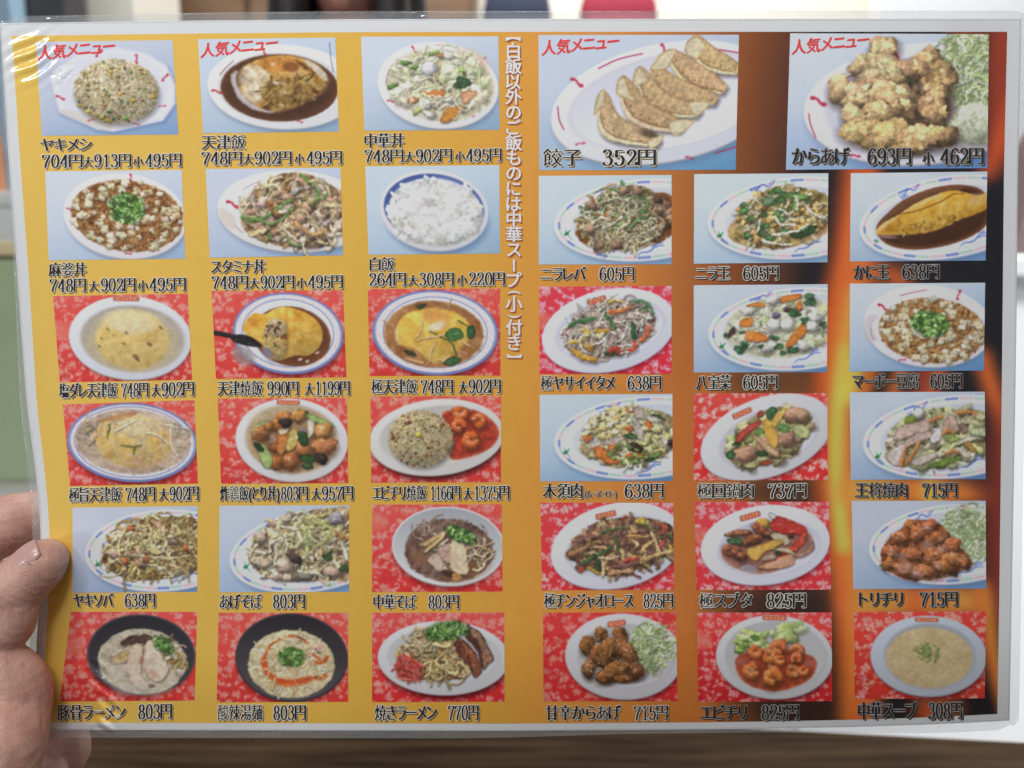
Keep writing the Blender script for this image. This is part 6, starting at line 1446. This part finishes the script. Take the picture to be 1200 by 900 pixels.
# clear film edge round the paper
def clear_mat():
    m = bpy.data.materials.new('clear laminating film'); m.use_nodes = True
    nt = m.node_tree; nt.nodes.clear()
    out = nt.nodes.new('ShaderNodeOutputMaterial')
    tr = nt.nodes.new('ShaderNodeBsdfTransparent'); tr.inputs[0].default_value = (.95, .955, .96, 1)
    gl = nt.nodes.new('ShaderNodeBsdfGlossy'); gl.inputs['Roughness'].default_value = .07
    df = nt.nodes.new('ShaderNodeBsdfDiffuse'); df.inputs[0].default_value = (.8, .82, .85, 1)
    fr = nt.nodes.new('ShaderNodeFresnel'); fr.inputs[0].default_value = 1.42
    m1 = nt.nodes.new('ShaderNodeMixShader'); m1.inputs[0].default_value = .12
    m2 = nt.nodes.new('ShaderNodeMixShader')
    ge = nt.nodes.new('ShaderNodeNewGeometry'); sb = nt.nodes.new('ShaderNodeMath'); sb.operation = 'SUBTRACT'; sb.inputs[0].default_value = 1.0
    mu = nt.nodes.new('ShaderNodeMath'); mu.operation = 'MULTIPLY'
    nt.links.new(ge.outputs['Backfacing'], sb.inputs[1]); nt.links.new(sb.outputs[0], mu.inputs[0]); nt.links.new(fr.outputs[0], mu.inputs[1])
    nt.links.new(tr.outputs[0], m1.inputs[1]); nt.links.new(df.outputs[0], m1.inputs[2])
    nt.links.new(mu.outputs[0], m2.inputs[0]); nt.links.new(m1.outputs[0], m2.inputs[1]); nt.links.new(gl.outputs[0], m2.inputs[2])
    nt.links.new(m2.outputs[0], out.inputs[0])
    return m
FILM = clear_mat()
O_L = lambda y: P_L(y) - 17 - 3 * sstep(300, 500, y) + 2 * sstep(650, 800, y)
O_R = lambda y: A_R(y) + 11
O_T = lambda x: A_T(x) - 9.5 + 1.5 * sstep(300, 0, x)
O_B = lambda x: A_B(x) + 9 - 5 * sstep(500, 800, x) + 6.5 * sstep(850, 1150, x)
def edge_loop(fl, fr, ft, fb, n=420, rc=.0, inset=0.0):
    S = np.linspace(0, 1, n)
    def at_(s, t):
        x, y = grid_region(fl, fr, ft, fb, np.array([s]), np.array([t])); return x[0, 0], y[0, 0]
    top = grid_region(fl, fr, ft, fb, S, np.array([0.0, 1.0]))
    lef = grid_region(fl, fr, ft, fb, np.array([0.0, 1.0]), S)
    T_ = np.stack([top[0][0], top[1][0]], 1); Bm = np.stack([top[0][1], top[1][1]], 1)
    L_ = np.stack([lef[0][:, 0], lef[1][:, 0]], 1); R_ = np.stack([lef[0][:, 1], lef[1][:, 1]], 1)
    P = np.vstack([T_[:-1], R_[:-1], Bm[:0:-1], L_[:0:-1]])
    if rc:
        for k in (0, n - 1, 2 * (n - 1), 3 * (n - 1)):               # round the corners off
            m = 9
            idx = [(k + j) % len(P) for j in range(-m, m + 1)]
            a, b, cc = P[idx[0]], P[k % len(P)], P[idx[-1]]
            for j, i in enumerate(idx):
                t = j / (2 * m); P[i] = (1 - t) ** 2 * a + 2 * t * (1 - t) * b + t * t * cc
    return P
inn = edge_loop(lambda y: A_L(y) + 2.2, lambda y: A_R(y) - 2.2, lambda x: A_T(x) + 2.0, lambda x: A_B(x) - 2.0)
out = edge_loop(O_L, O_R, O_T, O_B, rc=1)
ks = np.linspace(0, 1, 7)
loops = [inn * (1 - k) + out * k for k in ks]
rng = np.arange(len(inn))
VF = []; 
for side in (1, -1):
    for j, P in enumerate(loops):
        wv = 0.00035 * (fnoise(P[:, 0] / 17, P[:, 1] / 8, 3, 3) - .5) * 2 * math.sin(math.pi * min(1, ks[j] * 1.1))
        wv = wv + 0.0002 * (fnoise(P[:, 0] / 5, P[:, 1] / 4, 8, 2) - .5) * (0 < j < 6)
        wv = wv * (1 - .7 * sstep(700, 1000, P[:, 0]))
        lift = (0.00022 if side > 0 else -0.00055) + wv
        if j == 0: lift = lift * 0 + (0.00007 if side > 0 else -0.0005)
        if j == 6: lift = lift * 0 + (0.00019 if side > 0 else -0.00030)
        VF.append(sheet(P[:, 0], P[:, 1], lift))
N = len(inn); nl = len(ks)
FF = []
def strip(a, b):
    i = np.arange(N); k = (i + 1) % N
    return np.stack([a * N + i, a * N + k, b * N + k, b * N + i], 1)
for j in range(nl - 1): FF.append(strip(j, j + 1)); FF.append(strip(nl + j + 1, nl + j))
FF.append(strip(nl - 1, 2 * nl - 1))
mesh_np('film_edge', np.vstack(VF), np.vstack(FF), [FILM], menu)
# ------------------------------------------------------------------ the room behind, out of focus
def box(name, lo, hi, m, parent=None, bev=0.0):
    org = np.array(parent.get('_org', (0, 0, 0))) if parent is not None else np.zeros(3)
    lo, hi = np.array(lo, float) - org, np.array(hi, float) - org
    me = bpy.data.meshes.new(name)
    V = [(x, y, z) for x in (lo[0], hi[0]) for y in (lo[1], hi[1]) for z in (lo[2], hi[2])]
    me.from_pydata(V, [], [(0, 1, 3, 2), (4, 6, 7, 5), (0, 4, 5, 1), (2, 3, 7, 6), (0, 2, 6, 4), (1, 5, 7, 3)])
    me.materials.append(m)
    o = bpy.data.objects.new(name, me); COL.objects.link(o)
    if parent is not None: o.parent = parent
    if bev:
        b = o.modifiers.new('bevel', 'BEVEL'); b.width = bev; b.segments = 3
    return o
def struct(o): o['kind'] = 'structure'; return o
def seen(px, py, Y):              # the place at depth Y into the room seen at (px, py)
    r = ray(np.float64(px), np.float64(py)); return CAMP + r * (Y / r[1])

M_FLOOR = noisy(mat('grey floor tile', rough=.5), (.42, .41, .39), (.5, .49, .47), 3)
M_CREAM = noisy(mat('cream wall paint', rough=.8), (.78, .76, .67), (.82, .80, .71), 2)
M_WHITE = noisy(mat('white board', rough=.6), (.82, .83, .86), (.88, .89, .91), 3)
M_GREEN = noisy(mat('green vinyl', rough=.55), (.34, .42, .25), (.39, .47, .29), 6, bump=.1)
M_TRIM = noisy(mat('pale wood trim', rough=.6), (.62, .50, .28), (.7, .58, .34), 5)
M_BROWN = noisy(mat('brown wood', rough=.5), (.10, .055, .028), (.19, .11, .06), 4, stretch=(1, 1, 12))
M_TABLE = noisy(mat('table wood', rough=.65, Specular_IOR_Level=.08), (.032, .018, .008), (.10, .060, .030), 9, 6, .05, (.9, 11, 1))
M_DARK = noisy(mat('dark plastic', rough=.4), (.03, .03, .035), (.06, .06, .065), 8)

struct(box('floor', (-5, -2.5, -.1), (5, 4.2, 0), M_FLOOR))
struct(box('back_wall', (-5, 3.0, 0), (5, 3.15, 3.2), M_CREAM))
o = box('white_partition', (seen(1030, 5, 2.3)[0], 2.3, 0), (3.2, 2.36, 2.6), M_WHITE, bev=.004); tag(o, 'tall white partition board at the right, far behind the menu', 'partition')
o = box('pillar', (seen(100, 5, 2.2)[0], 2.2, 0), (seen(158, 5, 2.2)[0], 2.5, 3.1), M_CREAM, bev=.006); tag(o, 'cream square pillar left of the brown cabinet', 'pillar')

t = thing('wooden_table', 'dark brown wooden table under the lower edge of the menu', 'table', (0, .2, 0))
yb = seen(1200, 864, .6)[2]
def prism(name, poly, z0, z1, m, parent, bev):
    n = len(poly)
    o = mesh_np(name, np.array([(x, y, z) for z in (z0, z1) for x, y in poly]), [tuple(range(n - 1, -1, -1)), tuple(range(n, 2 * n))] + [(k, (k + 1) % n, n + (k + 1) % n, n + k) for k in range(n)], [m], parent, None, False)
    b = o.modifiers.new('bevel', 'BEVEL'); b.width = bev; b.segments = 3
prism('table_top', [(-1.0, -.20), (1.15, -.39), (1.15, .531), (-1.0, .721)], yb - .035, yb, M_TABLE, t, .004)
for lx, ly in ((-.9, -.1), (1.05, -.27), (1.05, .43), (-.9, .6)): box('leg', (lx - .03, ly - .03, 0), (lx + .03, ly + .03, yb - .036), M_TABLE, t, .003)

t = thing('counter', 'white waist high counter beyond the table at the right', 'counter', (1.2, 1.2, 0))
zt = seen(1195, 300, 1.15)[2]
box('front_panel', (.45, 1.15, 0), (2.0, 1.19, zt - .03), M_WHITE, t, .003)
box('counter_top', (.43, 1.12, zt - .029), (2.0, 1.6, zt), M_WHITE, t, .006)
t = thing('dark_bottle', 'dark reddish brown bottle standing on the white counter', 'bottle', tuple(seen(1196, 300, 1.35)))
def lathe(prof, c, n=28):
    V, F = [], []
    for r, z in prof:
        for k in range(n): V.append((c[0] + r * math.cos(6.2832 * k / n), c[1] + r * math.sin(6.2832 * k / n), c[2] + z))
    for i in range(len(prof) - 1):
        for k in range(n): F.append((i * n + k, i * n + (k + 1) % n, (i + 1) * n + (k + 1) % n, (i + 1) * n + k))
    F.append(tuple(range(n - 1, -1, -1))); F.append(tuple((len(prof) - 1) * n + k for k in range(n)))
    return np.array(V), F
bc = seen(1203, 300, 1.35); bc[2] = zt
V, F = lathe([(.034, 0), (.036, .01), (.036, .15), (.03, .18), (.014, .21), (.013, .25)], bc); mesh_np('body', V, F, [noisy(mat('brown glass', rough=.15), (.10, .035, .03), (.14, .05, .04), 6)], t)
V, F = lathe([(.016, .25), (.016, .275), (.012, .278)], bc); mesh_np('cap', V, F, [mat('red cap', (.4, .06, .05), .4)], t)

# left side: a green bench with a pale wood rail, and a sideboard with small things on it
t = thing('bench', 'green bench back with pale wooden rail at the left edge', 'bench', (-.9, 1.1, 0))
zt = seen(10, 283, 1.1)[2]; zb = seen(10, 566, 1.1)[2]
box('back_panel', (-1.7, 1.1, zb), (-.45, 1.16, zt - .02), M_GREEN, t, .01)
box('top_rail', (-1.7, 1.09, zt - .019), (-.45, 1.17, zt), M_TRIM, t, .004)
box('base', (-1.7, 1.12, 0), (-.45, 1.6, zb - .001), M_CREAM, t, .004)
box('seat_ledge', (-1.7, .92, zb - .05), (-.45, 1.118, zb - .012), M_WHITE, t, .006)
t = thing('sideboard', 'white sideboard behind the green bench at the left', 'sideboard', (-1.6, 1.9, 0))
zs = seen(5, 225, 1.8)[2]
box('carcass', (-2.6, 1.8, 0), (-.72, 2.15, zs - .03), M_WHITE, t, .004); box('worktop', (-2.62, 1.78, zs - .029), (-.7, 2.17, zs), M_WHITE, t, .004)
def small(name, px, w_, h_, m, label, cat, Y=1.95, d=.08):
    c0 = seen(px, 200, Y); b = box(name, (c0[0] - w_ / 2, Y - d / 2, zs), (c0[0] + w_ / 2, Y + d / 2, zs + h_), m, bev=.008)
    return tag(b, label, cat)
small('orange_carton', -26, .08, .13, mat('orange card', (.50, .22, .10), .6), 'small orange carton on the white sideboard at the left edge', 'carton', 1.86)
small('monitor_case', 62, .19, .56, M_DARK, 'dark upright appliance on the sideboard left of the pillar', 'appliance', 2.08, .1)
small('blue_box', 27, .06, .60, mat('blue card', (.35, .52, .68), .6), 'slim tall blue box on the sideboard beside the dark appliance', 'box', 2.0, .06)
small('pink_box', 6, .08, .58, mat('pink card', (.78, .62, .64), .6), 'pale pink box on the sideboard left of the blue box', 'box', 2.02, .06)
o = box('wall_cupboard', (-2.6, 2.0, zs + .66), (seen(44, 0, 2.0)[0], 2.19, zs + 1.2), M_WHITE, bev=.006); tag(o, 'white wall cupboard in the top left corner above the boxes', 'cupboard')

t = thing('wooden_cabinet', 'brown wooden cabinet behind the dark haired person', 'cabinet', (-.5, 2.7, 0))
x0, x1 = seen(160, 5, 2.6)[0], seen(556, 5, 2.6)[0]
box('carcass', (x0, 2.6, 0), (x1, 2.95, 2.3), M_BROWN, t, .006)
for k in range(3):
    a = x0 + (x1 - x0) * k / 3 + .01; b = x0 + (x1 - x0) * (k + 1) / 3 - .01
    box('door', (a, 2.575, .1), (b, 2.598, 2.22), M_BROWN, t, .006)

# ---- rounded bodies: chains of balls fused by a voxel remesh
def ball(V, F, c, r, A=None, n=14, m=8):
    b = len(V)
    for i in range(m + 1):
        th = math.pi * i / m
        for k in range(n):
            p = np.array([math.sin(th) * math.cos(6.2832 * k / n), math.sin(th) * math.sin(6.2832 * k / n), math.cos(th)]) * r
            V.append(np.asarray(c) + (A @ p if A is not None else p))
    for i in range(m):
        for k in range(n): F.append((b + i * n + k, b + (i + 1) * n + k, b + (i + 1) * n + (k + 1) % n, b + i * n + (k + 1) % n))
def chain(V, F, pts, rad, step=.3, sq=(1, 1, 1)):
    P = spline(pts, 10) if len(pts) > 2 else np.asarray(pts, float)
    R_ = np.interp(np.linspace(0, 1, len(P)), np.linspace(0, 1, len(rad)), rad)
    L = np.concatenate([[0], np.cumsum(np.linalg.norm(np.diff(P, axis=0), axis=1))])
    s = 0
    while s <= L[-1] + 1e-6:
        p = np.array([np.interp(s, L, P[:, j]) for j in range(3)]); r = np.interp(s, L, R_)
        ball(V, F, p, np.array(sq) * r); s += max(r * step, 1e-4)
def fused(name, V, F, m, parent, voxel, it=6):
    o = mesh_np(name, np.array(V), F, [m], parent)
    r = o.modifiers.new('fuse', 'REMESH'); r.mode = 'VOXEL'; r.voxel_size = voxel; r.use_smooth_shade = True
    s = o.modifiers.new('soften', 'SMOOTH'); s.factor = .5; s.iterations = it
    return o

# a dark haired person standing behind, only the chin and hair reach into the picture
M_SKIN2 = noisy(mat('face skin', rough=.5, Subsurface_Weight=.1), (.46, .20, .15), (.52, .25, .19), 20)
M_HAIR = noisy(mat('black hair', rough=.45), (.012, .010, .010), (.03, .024, .022), 60, stretch=(8, 8, 1))
pc = seen(408, 8, 1.5); X, Z = pc[0], pc[2] - .055
t = thing('person', 'person with long dark hair in a dark top standing behind the menu', 'person', (X, 1.5, 0))
V, F = [], []
ball(V, F, (X, 1.5, Z + .155), np.array([.072, .092, .112])); ball(V, F, (X, 1.485, Z + .09), np.array([.058, .07, .075])); ball(V, F, (X, 1.445, Z + .055), np.array([.028, .03, .026]))
chain(V, F, [(X, 1.505, Z + .06), (X, 1.515, Z - .07)], [.052, .056])
chain(V, F, [(X, 1.52, Z - .15), (X, 1.52, Z - .38), (X, 1.52, Z - .6)], [.10, .115, .12], sq=(1.35, .85, 1))
chain(V, F, [(X - .16, 1.52, Z - .12), (X + .16, 1.52, Z - .12)], [.055, .055])
for s_ in (-1, 1):
    chain(V, F, [(X + s_ * .175, 1.52, Z - .13), (X + s_ * .215, 1.52, Z - .40), (X + s_ * .20, 1.42, Z - .62)], [.050, .040, .030])
    chain(V, F, [(X + s_ * .20, 1.42, Z - .62), (X + s_ * .19, 1.38, Z - .70)], [.034, .022], sq=(.6, 1, 1))
    for k in range(4): chain(V, F, [(X + s_ * .19, 1.355 + k * .018, Z - .69), (X + s_ * .18, 1.345 + k * .018, Z - .75), (X + s_ * .165, 1.345 + k * .018, Z - .78)], [.009, .008, .007])
    chain(V, F, [(X + s_ * .18, 1.36, Z - .66), (X + s_ * .15, 1.34, Z - .70)], [.011, .008])
    chain(V, F, [(X + s_ * .085, 1.52, Z - .62), (X + s_ * .09, 1.50, Z - 1.02), (X + s_ * .09, 1.53, Z - 1.40)], [.085, .058, .042])
    chain(V, F, [(X + s_ * .09, 1.55, .05), (X + s_ * .10, 1.36, .035)], [.042, .032])
    ball(V, F, (X + s_ * .073, 1.51, Z + .14), np.array([.010, .02, .032]))
chain(V, F, [(X, 1.412, Z + .155), (X, 1.388, Z + .12)], [.011, .015]); chain(V, F, [(X - .022, 1.412, Z + .085), (X + .022, 1.412, Z + .085)], [.008, .008])
fused('body', V, F, M_SKIN2, t, .007, 4)
for s_ in (-1, 1):
    V, F = [], []; ball(V, F, (X + s_ * .031, 1.413, Z + .165), np.array([.014, .008, .008])); mesh_np('eye', np.array(V), F, [mat('dark eye', (.02, .015, .012), .2)], t)
V, F = [], []
ball(V, F, (X, 1.525, Z + .175), np.array([.088, .098, .115]))
for k in range(15):
    a = math.pi * (-.02 + 1.04 * k / 14); xx = X + .098 * math.cos(a); yy = 1.50 + .075 * math.sin(a)
    chain(V, F, [(X + .075 * math.cos(a), 1.51 + .06 * math.sin(a), Z + .22), (xx, yy, Z + .08), (xx + .012 * math.cos(a), yy + .01, Z - .09), (xx, yy + .005, Z - .19)], [.032, .040, .038, .018])
for s_ in (-1, 1): chain(V, F, [(X + s_ * .045, 1.43, Z + .245), (X + s_ * .075, 1.42, Z + .17), (X + s_ * .084, 1.43, Z + .04), (X + s_ * .092, 1.43, Z - .14)], [.020, .026, .034, .022])
fused('hair', V, F, M_HAIR, t, .008, 3)
V, F = [], []
chain(V, F, [(X, 1.52, Z - .13), (X, 1.52, Z - .38), (X, 1.52, Z - .64)], [.108, .128, .132], sq=(1.35, .88, 1))
chain(V, F, [(X - .165, 1.52, Z - .125), (X + .165, 1.52, Z - .125)], [.066, .066])
for s_ in (-1, 1): chain(V, F, [(X + s_ * .18, 1.52, Z - .135), (X + s_ * .215, 1.52, Z - .36)], [.064, .056])
fused('shirt', V, F, noisy(mat('dark shirt', rough=.8), (.02, .02, .03), (.035, .035, .05), 30), t, .012)
V, F = [], []
for s_ in (-1, 1): chain(V, F, [(X + s_ * .08, 1.52, Z - .60), (X + s_ * .09, 1.50, Z - 1.02), (X + s_ * .09, 1.53, .10)], [.105, .078, .060])
fused('trousers', V, F, noisy(mat('dark trousers', rough=.8), (.015, .018, .03), (.03, .035, .05), 30), t, .014)

# two garments on the wall
def jacket(px, w_, col, label, nm):
    c0 = seen(px, 0, 2.5); x, z = c0[0], c0[2] + .02
    t = thing('jacket', label, 'jacket', (x, 2.5, z - .75))
    V, F = [], []
    ball(V, F, (x, 2.5, z - .06), np.array([w_ * .50, .07, .115]))
    chain(V, F, [(x - w_ * .62, 2.5, z - .19), (x, 2.5, z - .11), (x + w_ * .62, 2.5, z - .19)], [.055, .075, .055])
    chain(V, F, [(x, 2.5, z - .22), (x, 2.5, z - .45), (x, 2.5, z - .72)], [.10, .11, .12], sq=(w_ * 7, .75, 1))
    fused('body', V, F, noisy(mat(nm, rough=.85), tuple(v * .85 for v in col), col, 14, bump=.3), t, .010)
    for s_ in (-1, 1):
        V, F = [], []; chain(V, F, [(x + s_ * w_ * .66, 2.5, z - .20), (x + s_ * w_ * .80, 2.49, z - .45), (x + s_ * w_ * .80, 2.47, z - .68)], [.062, .056, .048])
        fused('sleeve', V, F, noisy(mat(nm + ' sleeve', rough=.85), tuple(v * .85 for v in col), col, 14, bump=.3), t, .010)
    V, F = lathe([(.012, 0), (.012, .02), (.018, .03)], (x, 2.5, z + .06)); mesh_np('hook', V, F, [M_DARK], t)
jacket(606, .205, (.022, .032, .07), 'navy jacket hanging at the top, left of the red one', 'navy cloth')
jacket(725, .235, (.34, .022, .05), 'crimson red jacket hanging at the top, right of the navy one', 'red cloth')
# ------------------------------------------------------------------ the left hand that holds the sheet
def skin_mat():
    m = mat('hand skin', (.56, .33, .26), .46, Subsurface_Weight=.18, Subsurface_Scale=.004)
    nt = m.node_tree; b = nt.nodes['Principled BSDF']
    b.inputs['Subsurface Radius'].default_value = (1, .35, .2)
    tc = nt.nodes.new('ShaderNodeTexCoord')
    n1 = nt.nodes.new('ShaderNodeTexNoise'); n1.inputs['Scale'].default_value = 90; n1.inputs['Detail'].default_value = 5
    r = nt.nodes.new('ShaderNodeValToRGB'); r.color_ramp.elements[0].position = .35; r.color_ramp.elements[1].position = .68
    r.color_ramp.elements[0].color = (.54, .285, .225, 1); r.color_ramp.elements[1].color = (.65, .40, .32, 1)
    v = nt.nodes.new('ShaderNodeTexVoronoi'); v.inputs['Scale'].default_value = 1100
    wv = nt.nodes.new('ShaderNodeTexWave'); wv.inputs['Scale'].default_value = 110; wv.inputs['Distortion'].default_value = 7; wv.inputs['Detail'].default_value = 4; wv.inputs['Detail Scale'].default_value = .8
    mp = nt.nodes.new('ShaderNodeMapping'); mp.inputs['Rotation'].default_value = (0, .5, .3)
    b1 = nt.nodes.new('ShaderNodeBump'); b1.inputs['Strength'].default_value = .4; b1.inputs['Distance'].default_value = .0004
    b2 = nt.nodes.new('ShaderNodeBump'); b2.inputs['Strength'].default_value = .26; b2.inputs['Distance'].default_value = .0005
    L = nt.links.new
    L(tc.outputs['Object'], n1.inputs['Vector']); L(tc.outputs['Object'], v.inputs['Vector']); L(tc.outputs['Object'], mp.inputs[0]); L(mp.outputs[0], wv.inputs['Vector'])
    L(n1.outputs[0], r.inputs[0]); L(r.outputs[0], b.inputs['Base Color'])
    L(v.outputs['Distance'], b1.inputs['Height']); L(wv.outputs['Fac'], b2.inputs['Height']); L(b1.outputs[0], b2.inputs['Normal']); L(b2.outputs[0], b.inputs['Normal'])
    return m
SKIN = skin_mat()
def hp(p): return at(np.float64(p[0]), np.float64(p[1]), np.float64(p[2]))
def hchain(V, F, pts, step=.22):
    P = [hp(p) for p in pts]; R_ = [p[3] * p[2] / FPX for p in pts]
    Q = spline(P, 12) if len(P) > 2 else np.array(P)
    u = np.linspace(0, 1, len(pts)); k = np.linspace(0, 1, len(Q))
    rr = np.interp(k, u, R_)
    L = np.concatenate([[0], np.cumsum(np.linalg.norm(np.diff(Q, axis=0), axis=1))]); s = 0
    while s <= L[-1] + 1e-7:
        p = np.array([np.interp(s, L, Q[:, j]) for j in range(3)]); r = np.interp(s, L, rr)
        ball(V, F, p, r, None, 18, 11); s += max(r * step, 4e-4)
hand = thing('hand', 'left hand holding the menu by its lower left edge, thumb in front', 'hand', tuple(hp((-60, 860, .37))))
V, F = [], []
# thumb (px, py, depth, radius in px): tip, pad, joint, base
hchain(V, F, [(55, 655, .3630, 24), (46, 663, .3615, 29.5), (30, 678, .3600, 32), (8, 698, .3575, 33), (-18, 722, .355, 32.5), (-52, 758, .352, 38)])
hchain(V, F, [(11, 712, .3575, 31), (4, 734, .357, 32), (-30, 752, .354, 38)])
# ball of the thumb and heel of the hand
hchain(V, F, [(-50, 770, .350, 42), (8, 803, .357, 44), (5, 842, .354, 49), (-9, 885, .343, 55), (-40, 950, .34, 62)])
hchain(V, F, [(-52, 770, .352, 44), (-110, 800, .37, 80), (-150, 860, .375, 100), (-190, 980, .37, 90), (-260, 1200, .34, 85), (-330, 1500, .31, 95)])
# index finger bent behind the sheet
hchain(V, F, [(-120, 760, .395, 60), (-75, 668, .395, 38), (-22, 628, .388, 37), (18, 612, .388, 35)])
hchain(V, F, [(20, 611, .390, 34), (62, 604, .398, 30), (104, 616, .397, 25), (122, 622, .395, 21)])
# middle, ring and little finger behind
hchain(V, F, [(-130, 800, .405, 58), (-70, 720, .410, 38), (0, 690, .410, 33), (60, 690, .410, 30), (118, 700, .404, 25)])
hchain(V, F, [(-130, 850, .410, 55), (-50, 815, .414, 36), (10, 800, .414, 32), (70, 806, .412, 29), (112, 818, .404, 24)])
hchain(V, F, [(-130, 905, .402, 52), (-50, 900, .406, 40), (20, 886, .408, 36), (66, 884, .406, 34), (72, 868, .402, 30)])
hchain(V, F, [(-120, 960, .395, 56), (-30, 945, .392, 44), (22, 925, .388, 36), (48, 908, .388, 33)])
fused('body', V, F, SKIN, hand, .0009, 5)
# thumb nail: a thin curved plate on the back of the thumb's end
C0, C1 = hp((36, 672, .3606)), hp((58, 652, .3630))
ax = (C1 - C0) / np.linalg.norm(C1 - C0)
d0 = -0.44 * RIGHT + 0.54 * UP - 0.72 * FWD; d0 -= ax * d0.dot(ax); d0 /= np.linalg.norm(d0); s0 = np.cross(ax, d0)
NV = []; nn, mm = 17, 15
ln, hw = .0080, .80
rad = 30.5 * .355 / FPX
for i in range(nn):
    t_ = -1 + 2 * i / (nn - 1)
    wid = hw * (1 - .10 * max(0, t_) ** 3) * (1 - (max(0, -t_)) ** 5 * .45) * (1 - .35 * max(0, t_ - .6) ** 2)
    for j in range(mm):
        a = (-1 + 2 * j / (mm - 1)) * wid
        tt = t_ - .22 * (abs(a) / hw) ** 2 * (1 if t_ > 0 else -.9)
        r = rad * (1.012 - .14 * max(0, t_) ** 2 - .03 * max(0, -t_) ** 3) * (1 - .035 * (abs(a) / hw) ** 4)
        NV.append(C0 * .55 + C1 * .45 + ax * ln * tt + r * (math.cos(a) * d0 + math.sin(a) * s0))
NV = np.array(NV); NF = grid_faces(nn, mm)
cen = C0 * .55 + C1 * .45
NB = NV - (NV - cen) / np.linalg.norm(NV - cen, axis=1)[:, None] * .0011
i_ = np.arange(nn * mm).reshape(nn, mm)
rimn = np.concatenate([i_[0, :], i_[1:, -1], i_[-1, -2::-1], i_[-2:0:-1, 0]])
mesh_np('thumbnail', np.vstack([NV, NB]), np.vstack([NF, NF[:, ::-1] + nn * mm, np.stack([rimn, np.roll(rimn, -1), np.roll(rimn, -1) + nn * mm, rimn + nn * mm], 1)]), [noisy(mat('nail', rough=.3, Subsurface_Weight=.15, Subsurface_Scale=.003, Coat_Weight=.2), (.53, .30, .27), (.58, .35, .31), 60)], hand)
for o in bpy.data.objects:
    if '_org' in o: del o['_org']
